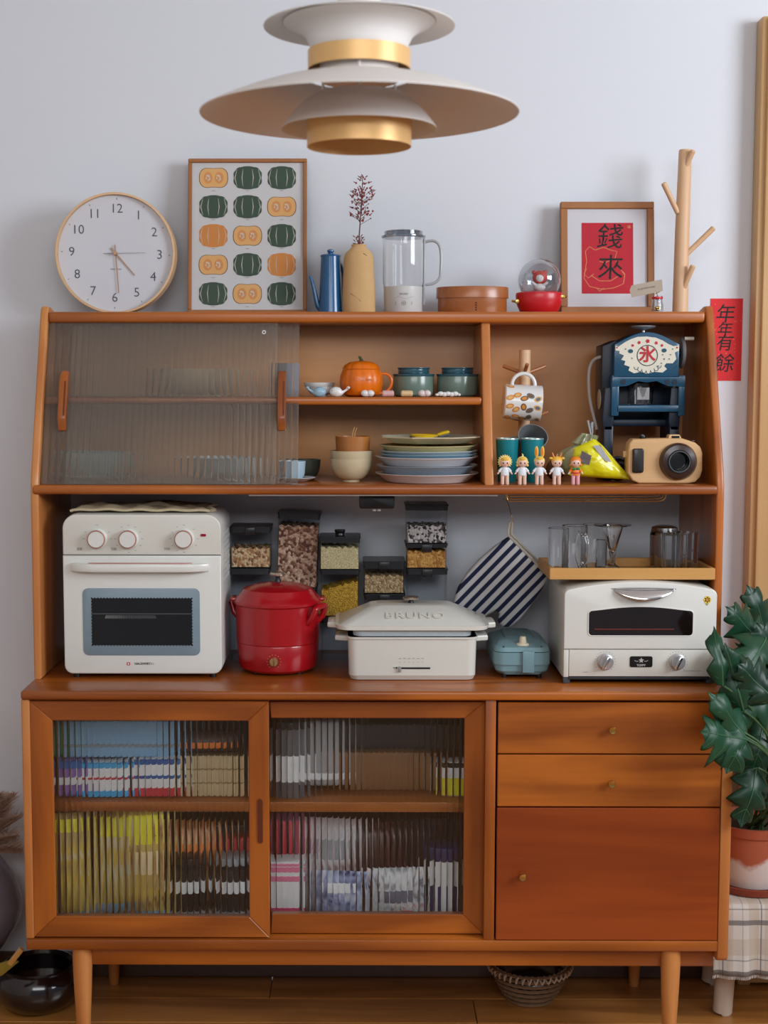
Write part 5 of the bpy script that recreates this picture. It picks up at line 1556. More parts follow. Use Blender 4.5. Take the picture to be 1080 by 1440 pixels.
# window arched
wx0, wz0 = q(826.5, 893.5); wx1, wz1 = q(974.5, 858)
wt = q(0, 852)[1]
pts = []
for k_ in range(5):
    a = math.radians(270+90*k_/4); pts.append((wx1-.008+.008*math.cos(a), wz0+.008+.008*math.sin(a)))
for k_ in range(5):
    a = math.radians(75*k_/4); pts.append((wx1-.008+.008*math.cos(a), wz1-.008+.008*math.sin(a)))
for i in range(1, 16):
    t_ = i/16; pts.append((wx1-.012+(wx0-wx1+.024)*t_, wz1+(wt-wz1)*math.sin(PI*t_)))
for k_ in range(5):
    a = math.radians(105+75*k_/4); pts.append((wx0+.008+.008*math.cos(a), wz1-.008+.008*math.sin(a)))
for k_ in range(5):
    a = math.radians(180+90*k_/4); pts.append((wx0+.008+.008*math.cos(a), wz0+.008+.008*math.sin(a)))
P('window_glass', B().prism(pts, -.0052, -.003, .0004, 1), plain('toaster_glass', (22, 12, 12), .06, coat=1, var=.4, scale=8), dr)
P('window_trim', B().tube([(a, -.0045, b_) for a, b_ in pts], .0013, 8, True), WHITE, dr)
zq_ = q(0, 884)[1]
P('heater_tube', B().tube([(wx0+.012, -.0058, zq_), (wx1-.04, -.0058, zq_)], .002, 8), plain('heater', (84, 20, 14), .4), dr)
# chrome handle: half moon
hx0_, hz1 = q(862, 828); hx1_, _ = q(948, 828); hzb = q(0, 842)[1]
hp_ = [(hx0_+(hx1_-hx0_)*i/20, hz1-(hz1-hzb)*math.sin(PI*i/20)**.7) for i in range(21)]
b = B()
def hf(a, t):
    x = hx0_+(hx1_-hx0_)*a
    lo = hz1-(hz1-hzb)*math.sin(PI*min(max(a, .001), .999))**.7
    z = hz1+(lo-hz1)*t
    return (x, -.004-.022*math.sin(PI*a)**.5*math.sin(PI/2*(.25+.75*t)) , z)
b.grid(hf, 40, 8)
o_ = P('handle', b, CHROME, dr)
md = o_.modifiers.new('thick', 'SOLIDIFY'); md.thickness = .002
P('handle_rim', B().tube([(hx0_-.003, -.005, hz1+.001), (hx0_+.02, -.007, hz1+.0025), ((hx0_+hx1_)/2, -.008, hz1+.003), (hx1_-.02, -.007, hz1+.0025), (hx1_+.003, -.005, hz1+.001)], .0012, 8), CHROME, dr)
# sticker
cx, cz = q(994, 843)
b = B()
for i in range(6):
    a = 2*PI*i/6; b.poly(circ(cx+.0045*math.cos(a), cz+.0045*math.sin(a), .0038, 10), -.0046)
b.mi = 1; b.poly(circ(cx, cz, .0028, 10), -.0048)
b.mi = 2; b.poly([(cx-.004, cz-.005), (cx+.003, cz-.005), (cx+.001, cz-.012), (cx-.003, cz-.011)], -.0044)
P('flower_sticker', b, [plain('sticker_yellow', (232, 200, 76), .5), plain('sticker_orange', (222, 140, 60), .5), plain('sticker_green', (150, 160, 80), .5)], dr, smooth=False)
for u in (850.5, 951.5):
    cx, cz = q(u, 930)
    kb = P('knob', B().lathe([(0, 0), (.0175, 0), (.0170, .004), (.014, .006), (.0135, .013), (0, .013)], (cx, -.0035, cz), 36, '-y'), plain('knob_silver', (200, 200, 200), .25, metal=.7), to)
    b = B().box(-.0032, .0032, -.0235, -.014, -.0145, .0145, .002, 2, Matrix.Translation((cx, 0, cz)) @ Matrix.Rotation(math.radians(25), 4, 'Y'))
    P('knob_grip', b, CHROME, kb)
    b = B()
    for i in range(22):
        a = 2*PI*i/22
        if abs(math.degrees(a)-270) > 25: b.stroke([(cx+.020*math.cos(a), cz+.020*math.sin(a)), (cx+.0222*math.cos(a), cz+.0222*math.sin(a))], .0007, -.0042)
    P('dial_marks', b, lt, to, smooth=False)
cx, cz = q(901, 930)
P('badge', B().prism(rrect(.047, .023, .004, 4, cx, cz), -.0052, -.0035, .0004, 1), BLACK, to)
sil = plain('badge_silver', (186, 186, 186), .4)
P('badge_star', B().poly([(cx+(.0062 if i % 2 == 0 else .0028)*math.cos(PI/2+PI*i/5), cz+.003+(.0062 if i % 2 == 0 else .0028)*math.sin(PI/2+PI*i/5)) for i in range(10)], -.0056), sil, to, smooth=False)
b = B()
for sg in (-1, 1): b.stroke([(cx+sg*.006, cz+.0015), (cx+sg*.010, cz+.001), (cx+sg*.014, cz+.003)], .0012, -.0056)
P('badge_wings', b, sil, to, smooth=False)
text('lettering', 'TOFFY', .0062, (cx, -.0056, cz-.0075), sil, to, bold=.0002)
text('small_print', 'K-TS1', .0038, (q(824, 0)[0], -.0042, q(0, 944.5)[1]), lt, to)
text('small_print', 'OVEN TOASTER 1000W', .0034, (q(974, 0)[0], -.0042, q(0, 942.5)[1]), lt, to)
P('crumb_tray', B().box(x0+.012, x1-.012, -.002, .2, zb_-.005, zb_+.001, .001), DARK, to)
for a in (x0+.008, x1-.010):
    for y_ in (.006, .21): P('foot', B().box(a-.007, a+.007, y_-.005, y_+.012, 0, zb_+.001, .001), plain('foot_dark', (70, 74, 80), .4), to)

# bamboo tray
by_ = -.365
zto = ZC+zt_+.001
try_ = T('bamboo_tray', 'pale bamboo tray holding glasses on the toaster oven', 'tray')
bx0, bx1 = X(773, by_, 805), X(1006, by_, 805)
td_ = 0
try_.location = ((bx0+bx1)/2, by_, zto)
tw = (bx1-bx0)/2; td = .185; th = .024
P('tray_bottom', B().box(-tw+.008, tw-.008, .008, td-.008, .0, .006), BAMBOO, try_)
P('tray_side', B().box(-tw, tw, 0, .009, 0, th, .0012, 1), BAMBOO, try_)
P('tray_side', B().box(-tw, tw, td-.009, td, 0, th, .0012, 1), BAMBOO, try_)
for a in (-tw, tw-.009): P('tray_side', B().box(a, a+.009, .0093, td-.0093, 0, th, .0012, 1), wood('bamboo_y', (206, 154, 88), (178, 124, 60), 'y', coat=.1, rings=.15, rough=.5), try_)
# glasses
zg = zto+.0062
def gmug(label, u, y, r, h, handle=None, t=.0022):
    o_ = T('glass_mug' if handle is not None else 'drinking_glass', label, 'glass', (X(u, y, 770), y, zg), group='glasses on the bamboo tray')
    P('body', B().lathe([(0, 0), (r*.94, 0), (r, .003), (r, h-.001), (r-t*.5, h), (r-t, h-.001), (r-t, .006), (0, .005)], (0, 0, 0), 40), GLS, o_)
    if handle is not None:
        a = math.radians(handle); c, s_ = math.cos(a), math.sin(a)
        P('handle', B().tube([(c*q_*r, s_*q_*r, z_*h) for q_, z_ in ((.95, .82), (1.35, .86), (1.62, .7), (1.6, .4), (1.3, .24), (.95, .26))], .0036, 10), GLS, o_)
    return o_
def hgt(v, y): return Z(v, y)-zg
gmug('straight clear tumbler, leftmost on the tray', 785, -.30, .0215, hgt(742, -.30))
gmug('clear glass mug with its handle towards the room', 808, -.335, .0265, hgt(738.5, -.335), -60)
gmug('tall clear mug behind the coupe glass', 836, -.24, .027, hgt(737, -.24), 200)
cp = T('coupe_glass', 'clear upturned dessert glass with wide flared foot in front of the mugs', 'glass', (X(861, -.308, 770), -.308, zg))
hh = hgt(738, -.325)
P('foot_cone', B().lathe([(0, .006), (.012, .0065), (.034, .002), (.043, 0), (.044, .0015), (.036, .006), (.014, .014), (.006, .022), (.0045, .034), (0, .034)], (0, 0, 0), 48), GLS, cp)
P('bowl', B().lathe([(0, .033), (.0045, .034), (.008, .05), (.022, hh-.006), (.0385, hh-.003), (.039, hh-.001), (.021, hh-.002), (.006, .052), (0, .042)], (0, 0, 0), 48), GLS, cp)
gmug('small clear glass at the back between mugs and coupe', 852, -.22, .022, hgt(757, -.22))
um = T('glass_mug', 'upturned clear mug with thick base at the right of the tray', 'glass', (X(934, -.26, 770), -.26, zg))
hh = hgt(739, -.26)
P('body', B().lathe([(.030, 0), (.031, hh*.8), (.027, hh-.003), (.018, hh), (0, hh-.002), (0, hh-.012), (.024, hh-.014), (.028, hh*.8), (.0278, 0), (.030, 0)], (0, 0, 0), 40), GLS, um)
P('handle', B().tube([(.028, -.006, hh*.85), (.046, -.010, hh*.8), (.048, -.010, hh*.45), (.03, -.006, hh*.3)], .0038, 10), GLS, um)
def ribg(label, u, y, r, h, n_, am):
    b = B(); vs, fs = [], []; n = n_*6
    for (rr2, z, f_) in ((r*.88, 0, 1), (r*.9, .004, 1), (r, h, .5), (r*.92, h, 0), (r*.80, .008, 0)):
        for i in range(n):
            a = 2*PI*i/n; q_ = rr2*(1+am*f_*math.cos(a*n_)); vs.append((q_*math.cos(a), q_*math.sin(a), z))
    for j in range(4):
        for i in range(n): fs.append((j*n+i, j*n+(i+1) % n, (j+1)*n+(i+1) % n, (j+1)*n+i))
    fs.append(tuple(range(n))); fs.append(tuple(4*n+i for i in range(n)))
    S('drinking_glass', b.add(vs, fs), GLS, label, 'glass', (X(u, y, 770), y, zg))
ribg('fluted clear tumbler at the front right of the tray', 945, -.33, .0235, hgt(750, -.33), 12, .05)
ribg('short ridged tumbler, rightmost on the tray', 965, -.30, .025, hgt(748, -.30), 9, .07)

# ================================================================ STORAGE JARS
jbk = plain('lid_black', (20, 20, 24), .35, coat=.2)
def jar(label, u0, u1, vt, vb, y, fill=None, vfill=None, clip=True, knobl=False, tilt=0.0, zbase=None, lidh=.0135, slant=0.0):
    x0, x1 = X(u0, y, (vt+vb)/2), X(u1, y, (vt+vb)/2)
    w_ = (x1-x0)/2
    zb = Z(vb, y) if zbase is None else zbase
    h = Z(vt, y)-zb
    t = T('storage_jar', label, 'jar', ((x0+x1)/2, y, zb))
    hl = h-lidh
    b = B()
    rprism(b, w_*.96, w_*.985, .0, hl, -w_*.985, w_*.985, 0, 0, .006)
    P('jar_body', b, PLA, t, ang=.7)
    P('lid', rprism(B(), w_*1.0, w_*1.0, hl, h, -w_, w_, 0, 0, .006), jbk, t)
    P('lid_rim', rprism(B(), w_*1.04, w_*1.04, h-.004, h-.001, -w_*1.04, w_*1.04, 0, 0, .007), jbk, t)
    if clip: P('clip', B().box(-.0115, .0115, -w_-.006, -w_+.001, h-.018, h-.001, .002), jbk, t)
    if knobl: P('lid_knob', B().lathe([(0, h-.001), (.011, h-.001), (.010, h+.004), (.012, h+.008), (.012, h+.012), (0, h+.0125)], (0, 0, 0), 28), jbk, t)
    if tilt: t.rotation_euler = (0, tilt, 0)
    if fill:
        nm, cat, lab, mat = fill
        hf = Z(vfill, y)-zb
        b = B(); ww = w_*.93
        n = 14
        def f(a, c):
            return (-ww+2*ww*a, -ww+2*ww*c, hf+slant*(a-.5)+.0022*math.sin(31*a+7*c)+.0018*math.sin(23*c+40*a))
        g = [f(i/n, j/n) for j in range(n+1) for i in range(n+1)]
        m = n+1
        b.add(g, [(j*m+i, j*m+i+1, (j+1)*m+i+1, (j+1)*m+i) for j in range(n) for i in range(n)])
        for edge in ([(i, 0) for i in range(n+1)], [(n, j) for j in range(n+1)], [(n-i, n) for i in range(n+1)], [(0, n-j) for j in range(n+1)]):
            tp = [f(i/n, j/n) for i, j in edge]
            vs = tp+[(x, y_, .0015) for x, y_, _ in tp]
            b.add(vs, [(i, i+1, m+i+1, m+i) for i in range(n)])
        b.add([(-ww, -ww, .0015), (ww, -ww, .0015), (ww, ww, .0015), (-ww, ww, .0015)], [(0, 3, 2, 1)])
        fo = S(nm, b, mat, lab, cat, t.location, t.rotation_euler, kind='stuff')
    return t
jy = -.10
M_nuts = grains('g_nuts', [(178, 128, 84), (210, 168, 122), (140, 96, 62), (226, 194, 150)], 190)
M_gran = grains('g_granola', [(176, 132, 106), (206, 164, 136), (134, 90, 68), (222, 186, 156), (112, 70, 52)], 170)
M_cream = grains('g_millet', [(232, 214, 160), (214, 192, 134), (240, 226, 180)], 500)
M_yel = grains('g_yellow', [(204, 156, 44), (222, 176, 62), (180, 134, 34)], 420)
M_bar = grains('g_barley', [(176, 144, 100), (200, 172, 130), (150, 118, 78)], 260)
M_bw = grains('g_seeds', [(190, 184, 178), (40, 34, 34), (214, 206, 200), (90, 80, 76), (200, 190, 186)], 190)
M_or = grains('g_orange', [(196, 138, 60), (170, 110, 44), (214, 160, 84)], 190)
zA = Z(795, jy)
jar('clear jar with black lid under the nut jar beside the oven', 326, 380, 796, 860, jy, zbase=ZC, clip=False)
jar('clear jar of nuts with black clip lid beside the white oven', 326, 382, 738, 795, jy, ('nuts', 'nuts', 'light brown nuts filling the jar beside the white oven', M_nuts), 768)
jar('clear jar behind the red pot under the tall granola jar', 392, 446, 822, 900, jy+.035, zbase=ZC, clip=False)
jar('tall clear jar of granola with black lid, behind the red pot', 389, 447, 719, 821.5, jy+.035, ('granola', 'granola', 'brown granola clusters filling the tall jar', M_gran), 737, clip=False, tilt=math.radians(2.2))
jar('clear jar with black lid at the base of the yellow grain stack', 452, 506, 863, 920, jy, zbase=ZC, clip=False)
jar('clear jar of yellow grain with sloping top, below the cream grain jar', 451, 505, 798, 862.5, jy, ('yellow_grain', 'grain', 'yellow grain with sloping surface in the jar', M_yel), 820, clip=False, slant=.022, lidh=.010)
jar('clear jar of cream millet with round knob lid', 450, 506, 752, 797.5, jy, ('millet', 'grain', 'cream millet in the knob lidded jar', M_cream), 767, clip=False, knobl=True)
jar('clear empty jar with black clip lid under the barley jar', 512, 568, 831, 900, jy, zbase=ZC)
jar('small clear jar of barley with black clip lid', 511, 568, 785.5, 830.5, jy, ('barley', 'grain', 'pale barley in the small jar', M_bar), 806, lidh=.017)
jar('tall empty clear jar at the bottom of the right hand stack', 571, 627, 796, 900, jy, zbase=ZC)
jar('clear jar of orange grain in the middle of the right stack', 570, 627, 761.5, 795.5, jy, ('orange_grain', 'grain', 'orange brown grain in the middle jar of the right stack', M_or), 772, lidh=.009)
jar('clear jar of black and white seeds on top of the right stack', 570, 628, 707, 761, jy, ('seeds', 'seeds', 'black and white mixed seeds in the top jar', M_bw), 737, clip=False)

# ================================================================ OVEN MITT
my = -.155
mo = T('oven_mitt', 'blue and white striped quilted oven mitt hanging from a wire hook', 'oven mitt')
mp_ = at(716, 755, my); mo.location = mp_
def q(u, v):
    p = at(u, v, my); return (p.x-mp_.x, p.z-mp_.z)
outl = [(716, 754), (745, 782), (771, 811), (764, 825), (752, 842), (741, 858), (730, 872), (718, 881), (706, 881), (700, 874), (702, 862), (697, 858), (686, 864), (676, 872), (660, 872), (646, 866), (638, 856), (638, 843), (644, 826), (656, 806), (674, 786), (695, 768)]
m, nt, bs, N, L = new('mitt_stripes')
tc = N('ShaderNodeTexCoord'); sp = N('ShaderNodeSeparateXYZ'); L(tc.outputs['Object'], sp.inputs[0])
# stripes run down-left: coordinate across them is along the hem direction (0.70, -0.71)
a1 = N('ShaderNodeMath'); a1.operation = 'MULTIPLY'; a1.inputs[1].default_value = .72
a2 = N('ShaderNodeMath'); a2.operation = 'MULTIPLY_ADD'; a2.inputs[1].default_value = -.69
L(sp.outputs[0], a1.inputs[0]); L(sp.outputs[2], a2.inputs[0]); L(a1.outputs[0], a2.inputs[2])
a3 = N('ShaderNodeMath'); a3.operation = 'MULTIPLY_ADD'; a3.inputs[1].default_value = 1/.0192; a3.inputs[2].default_value = 10.28; L(a2.outputs[0], a3.inputs[0])
a4 = N('ShaderNodeMath'); a4.operation = 'FRACT'; L(a3.outputs[0], a4.inputs[0])
a5 = N('ShaderNodeMath'); a5.operation = 'LESS_THAN'; a5.inputs[1].default_value = .47; L(a4.outputs[0], a5.inputs[0])
mx = N('ShaderNodeMix'); mx.data_type = 'RGBA'; mx.inputs['A'].default_value = srgb(196, 196, 196); mx.inputs['B'].default_value = srgb(26, 34, 66)
L(a5.outputs[0], mx.inputs['Factor']); L(mx.outputs['Result'], bs.inputs['Base Color']); bs.inputs['Roughness'].default_value = .95
wv = N('ShaderNodeTexNoise'); wv.inputs['Scale'].default_value = 700; L(tc.outputs['Object'], wv.inputs['Vector'])
bp = N('ShaderNodeBump'); bp.inputs['Strength'].default_value = .4; bp.inputs['Distance'].default_value = .001; L(wv.outputs['Fac'], bp.inputs['Height']); L(bp.outputs['Normal'], bs.inputs['Normal'])
mitm = m
P('mitt_body', B().prism([q(*p) for p in outl], -.013, .013, .011, 4), mitm, mo)
trim = plain('mitt_hem', (186, 176, 160), .95, var=.1, scale=300, bump=.4)
P('hem', B().tube([(q(u, v)[0], y_, q(u, v)[1]) for u, v, y_ in ((716, 754, -.010), (745, 783, -.012), (771, 811, -.010))], .0028, 8), trim, mo)
P('hem', B().tube([(q(u, v)[0]+.005, y_, q(u, v)[1]+.004) for u, v, y_ in ((716, 754, .002), (745, 783, .003), (771, 811, .006))], .0028, 8), trim, mo)
lx, lz = q(718, 735)
P('loop', B().tube([(0, -.004, -.004), (-.003, -.002, .012), (lx-.002, 0, lz), (lx+.004, 0, lz+.002), (.005, .002, .012), (.004, .004, -.004)], .0028, 8), trim, mo)
hk = T('wire_hook', 'thin bent brass wire hook holding the oven mitt loop', 'hook')
hk.location = (0, 0, 0)
def w3(u, v, y=my): return at(u, v, y)
zr = zu-.012
P('wire', B().tube([w3(707, 701, my-.03), w3(713, 704, my-.03), w3(716, 712, my-.02), w3(719, 725), w3(721, 732), w3(719, 738), w3(716, 734)], .0009, 6), BRASS, hk)
P('wire', B().tube([Vector((w3(713, 704, my-.03).x, my-.03, zu)), w3(712, 702, my-.03)], .0009, 6), BRASS, hk)
# ================================================================ INSIDE THE SIDEBOARD
zb_in = zb1_in = zs(1322)
ZU = zi1+.0004                                          # top of the inner shelf
ZL = zs(1322)+.0004                                     # top of the bottom panel
def packet(name, label, cat, u0, u1, vt, y, mats, zb, dep=.05, soft=.012, bands=None, tilt=0.0, group=None):
    "a soft-edged pack standing at depth y; bands = [(from, to, material index)] of the height"
    x0, x1 = X(u0, y, vt), X(u1, y, vt)
    h = Z(vt, y)-zb
    w_ = (x1-x0)/2
    t = T(name, label, cat, ((x0+x1)/2, y, zb), group=group)
    if tilt: t.rotation_euler = (0, tilt, 0)
    b = B().box(-w_, w_, 0, dep, 0, h, min(soft, w_*.45), 3)
    P('wrapper', b, mats[0], t)
    for (f0, f1, mi) in bands or []:
        P('printed_band', B().box(-w_*.985+.0, w_*.985, -.0012, dep*.5, h*f0, h*f1, .001, 1), mats[mi], t)
    return t
def pouch(name, label, cat, u0, u1, vt, y, mat, zb, th=.03, seed=0, band=None, group=None, sub=None):
    x0, x1 = X(u0, y, vt), X(u1, y, vt)
    h = Z(vt, y)-zb; w_ = (x1-x0)/2
    t = T(name, label, cat, ((x0+x1)/2, y, zb), group=group)
    t.rotation_euler = (0, math.radians([0, -3, 3.5, -2.5, 4, 0, 3, -3, 2, -2][seed]), 0)
    t.location.z += w_*abs(math.sin(t.rotation_euler[1]))+.0003
    def side(sg, o_=0.0, f0=0.0, f1=1.0, sc_=1.0):
        def f(a, c):
            c = f0+(f1-f0)*c
            e = (4*a*(1-a))**.5 if 0 < a < 1 else 0
            v_ = math.sin(PI*min(1, c*1.02+.0))**.45 if 0 < c < .98 else 0
            x = (-w_+2*w_*a)*(1-.06*math.sin(PI*c))*sc_
            return (x, sg*(th*e*v_)+sg*o_+.002*math.sin(90*x+60*h*c+seed)*e*v_+th, h*c)
        return f
    b = B(); b.grid(side(-1), 18, 24); b.grid(side(1), 18, 24)
    P('pouch_body', b, mat, t)
    if band:
        for f0, f1, bm_ in band:
            P('printed_band', B().grid(side(-1, .0008, f0, f1, .9), 14, 8), bm_, t)
    return t
c_ = lambda n, r, g, b, ro=.45: plain('pk_'+n, tuple(min(250, int(k_*1.15+8)) for k_ in (r, g, b)), ro, coat=.2, var=.12, scale=50)
blueL = c_('lblue', 120, 160, 190); blueD = c_('dblue', 40, 84, 150); whi = c_('white', 222, 220, 222); pur = c_('purple', 130, 96, 160)
redk = c_('red', 176, 40, 52); cyan = c_('cyan', 50, 150, 200); grnk = c_('green', 60, 120, 70); yelk = c_('yellow', 222, 196, 30); oryk = c_('orange', 206, 110, 44)
bei = c_('beige', 210, 184, 140); blk_ = c_('black', 20, 20, 24); gry = c_('grey', 130, 134, 140); pnk = c_('pink', 206, 110, 140); mag = c_('magenta', 186, 50, 100); nav = c_('navy', 34, 38, 84); brn = c_('brown', 122, 84, 50); pinkp = c_('ppink', 190, 160, 156)
yA = -.36
packet('snack_pack', 'purple and white pack at the left end of the upper shelf', 'pack', 79, 116, 1070, yA, [pur, blueD, whi], ZU, bands=[(.78, .98, 1), (.35, .55, 2)])
packet('snack_pack', 'white and cyan pack, second from left on the upper shelf', 'pack', 118, 180, 1073, yA, [whi, cyan, redk, cyan], ZU, bands=[(.84, .98, 1), (.52, .58, 2), (.03, .20, 3)])
packet('snack_pack', 'white pack with blue stripe and red foot', 'pack', 187, 250, 1068, yA, [whi, blueD, blueD, redk], ZU, bands=[(.86, .98, 1), (.5, .58, 2), (.04, .26, 3)])
pk = packet('flat_box', 'large pale blue box lying on the row of packs', 'box', 92, 245, 1014, -.34, [blueL, gry], Z(1066, -.34), dep=.12, soft=.004, bands=[(.28, .36, 1)])
packet('green_pack', 'green pack at the far left of the upper shelf', 'pack', 72, 90, 1018, -.33, [grnk], Z(1066, -.33), dep=.06)
# support for the flat box: it rests on the packs
wkb = T('woven_box', 'beige woven strip basket on the upper shelf', 'basket', (X(302, -.35, 1090), -.35, ZU))
wm = plain('woven_strip', (214, 188, 146), .7, var=.15, scale=40, bump=.2)
ww = (X(344, -.35)-X(259, -.35))/2; hh = Z(1063, -.35)-ZU
P('inner_wall', B().box(-ww+.003, ww-.003, .003, .12, 0, hh-.002), plain('woven_in', (150, 120, 80), .8), wkb)
for i in range(6):
    for j in range(3):
        xx = -ww+2*ww*i/6; zz = hh*j/3; o_ = .0012 if (i+j) % 2 else 0
        P('strip', B().box(xx+.0008, xx+2*ww/6-.0008, -o_, .005, zz+.0008, zz+hh/3-.0008, .0015, 1), wm, wkb)
pouch('snack_pouch', 'orange and black pouch lying on the woven basket', 'pouch', 250, 336, 1032, -.345, c_('dkor', 52, 34, 30), ZU+hh+.002, th=.02, band=[(.25, .55, oryk)])
packet('dark_carton', 'dark carton at the back right of the left upper shelf', 'carton', 318, 356, 1014, -.22, [blk_], ZU, dep=.08, soft=.004)
yB = -.38
pouch('snack_pouch', 'yellow pouch at the far left of the lower compartment', 'pouch', 76, 122, 1150, yB, printed('art_gold', [(150, 96, 40), (206, 172, 104), (226, 190, 74), (226, 216, 190)], 16, (1, 1, .5)), ZL, th=.028, seed=1, band=[(.84, .95, yelk), (.03, .10, blueL)])
pouch('snack_pouch', 'pale gold clear pouch with yellow top', 'pouch', 122, 184, 1148, yB+.03, printed('art_gold', []), ZL, th=.03, seed=2, band=[(.78, .95, yelk), (.03, .14, blueL)])
pouch('snack_pouch', 'beige pouch with yellow top label in the lower left compartment', 'pouch', 180, 236, 1146, yB-.006, printed('art_gold', []), ZL, th=.03, seed=3, band=[(.72, .96, yelk), (.46, .66, bei), (.03, .12, blueL)])
pouch('snack_pouch', 'orange pouch leaning behind the dark jars', 'pouch', 232, 300, 1162, yB+.06, printed('art_orange', [(70, 40, 24), (206, 124, 60), (226, 190, 140)], 18), ZL+.02, th=.03, seed=4, band=[(.5, .75, oryk)])
for i, (u0, u1, vt, lb) in enumerate(((236, 280, 1212, 'dark jar with a white label, left of the pair in the lower compartment'), (296, 348, 1212, 'dark jar with a white label, right of the pair in the lower compartment'))):
    y = yB; x0, x1 = X(u0, y), X(u1, y); r = (x1-x0)/2; h_ = Z(vt, y)-ZL
    t = T('dark_jar', lb, 'jar', ((x0+x1)/2, y+r, ZL))
    P('jar_body', B().lathe([(0, 0), (r*.95, 0), (r, .004), (r, h_*.86), (r*.8, h_*.9), (0, h_*.9)], (0, 0, 0), 32), blk_, t)
    P('lid', B().cyl((0, 0, h_*.9), r*.85, h_*.12, 28, bev=.002), gry if i else blk_, t)
    P('paper_label', B().lathe([(r+.0006, h_*.5), (r+.0006, h_*.68)], (0, 0, 0), 32), whi, t)
    P('paper_label', B().lathe([(r+.0006, h_*.05), (r+.0006, h_*.22)], (0, 0, 0), 32), gry, t)
packet('red_pack', 'red pack above the right dark jar', 'pack', 325, 352, 1178, yB+.07, [redk], ZL+.05, soft=.008)
packet('dark_carton', 'black carton at the back of the lower left compartment', 'carton', 296, 352, 1160, -.27, [blk_], ZL, dep=.1, soft=.004)
# right door, upper
x0, x1 = X(383, -.34), X(432, -.34)
lt2 = T('clear_canister', 'clear canister with white label behind the right sliding door', 'canister', ((x0+x1)/2, -.33, ZU))
r = (x1-x0)/2; h_ = Z(1012, -.34)-ZU
P('canister_body', B().lathe([(0, 0), (r*.95, 0), (r, .003), (r, h_*.9), (0, h_*.9)], (0, 0, 0), 32), plain('canister_grey', (120, 122, 128), .3, trans=.2), lt2)
P('lid', B().cyl((0, 0, h_*.9), r*1.02, h_*.1, 32, bev=.002), blk_, lt2)
P('paper_label', B().lathe([(r+.0006, h_*.22), (r+.0006, h_*.56)], (0, 0, 0), 32), whi, lt2)
packet('clear_box', 'pale clear box beside the canister', 'box', 434, 478, 1014, -.31, [c_('clearb', 150, 150, 152), whi], ZU+.012, dep=.08, soft=.006, bands=[(.1, .2, 1)])
packet('brown_box', 'brown cardboard box in the middle of the right upper shelf', 'box', 484, 610, 1058, -.30, [brn], ZU, dep=.12, soft=.003)
packet('dark_carton', 'long dark carton lying on the brown box', 'carton', 470, 630, 1018, -.27, [c_('dkgr', 36, 40, 44)], Z(1056, -.27), dep=.1, soft=.004)
packet('bottle_pack', 'white and yellow pack at the right end of the upper shelf', 'pack', 624, 652, 1072, -.35, [whi, yelk, blk_], ZU, soft=.006, bands=[(.05, .55, 1), (.85, .98, 2)])
# right door, lower
pouch('snack_pouch', 'red and purple pouch at the upper left of the right compartment', 'pouch', 383, 425, 1148, -.33, c_('plum', 120, 60, 90), ZL+.075, th=.025, seed=5, band=[(.3, .9, redk), (.0, .2, blueL)])
packet('biscuit_box', 'white and pink striped box behind the right sliding door', 'box', 381, 424, 1212, -.385, [whi, pnk, mag, gry, pnk], ZL, soft=.002, bands=[(.84, .92, 1), (.70, .78, 1), (.2, .30, 2), (.03, .1, 3), (.93, .97, 4)])
pouch('snack_pouch', 'pale pink translucent pouch in the right compartment', 'pouch', 424, 500, 1158, -.33, printed('art_pink', [(120, 90, 90), (206, 176, 170), (226, 220, 220), (130, 140, 160)], 18), ZL, th=.03, seed=6, band=[(.6, .8, gry)])
pouch('snack_pouch', 'dark maroon pouch behind the blue and white pouch', 'pouch', 480, 580, 1165, -.25, printed('art_maroon', [(40, 20, 24), (110, 60, 56), (150, 120, 110)], 20), ZL, th=.03, seed=7)
pouch('snack_pouch', 'blue and white pouch standing low in the right compartment', 'pouch', 440, 512, 1230, -.375, printed('art_blue', [(36, 44, 100), (150, 160, 200), (230, 230, 236)], 22), ZL, th=.02, seed=8, band=[(.62, .8, whi)])
pouch('snack_pouch', 'white pouch with a red seal and pale top', 'pouch', 520, 602, 1226, -.372, printed('art_white', [(70, 70, 84), (214, 214, 218), (240, 238, 236), (200, 60, 60)], 20), ZL, th=.022, seed=9, band=[(.40, .62, c_('smoke', 90, 90, 104))])
S('red_sachet', B().prism(rrect(.034, .036, .008, 4, 0, .02), -.003, .004, .002), redk, 'small red sachet in front of the white pouch', 'sachet', (X(574, -.385, 1260), -.388, ZL))
x0, x1 = X(607, -.36), X(652, -.36); r = (x1-x0)/2; h_ = Z(1190, -.36)-ZL
t = T('milk_powder_tin', 'white tin with navy pattern and dark lid at the right end', 'tin', ((x0+x1)/2, -.34, ZL))
P('tin_body', B().lathe([(0, 0), (r, 0), (r, h_*.82), (0, h_*.82)], (0, 0, 0), 36), whi, t)
P('lid', B().cyl((0, 0, h_*.82), r*1.05, h_*.18, 36, bev=.003), nav, t)
for sg in (-1, 1): P('navy_patch', B().lathe([(r+.0006, h_*.12), (r+.0006, h_*.5)], (0, 0, 0), 12, arc=.7), nav, t).rotation_euler = (0, 0, -PI/2-.35+sg*.8)
packet('dark_carton', 'dark carton at the back of the lower right compartment', 'carton', 560, 640, 1150, -.20, [c_('dk2', 30, 32, 46)], ZL, dep=.1, soft=.004)

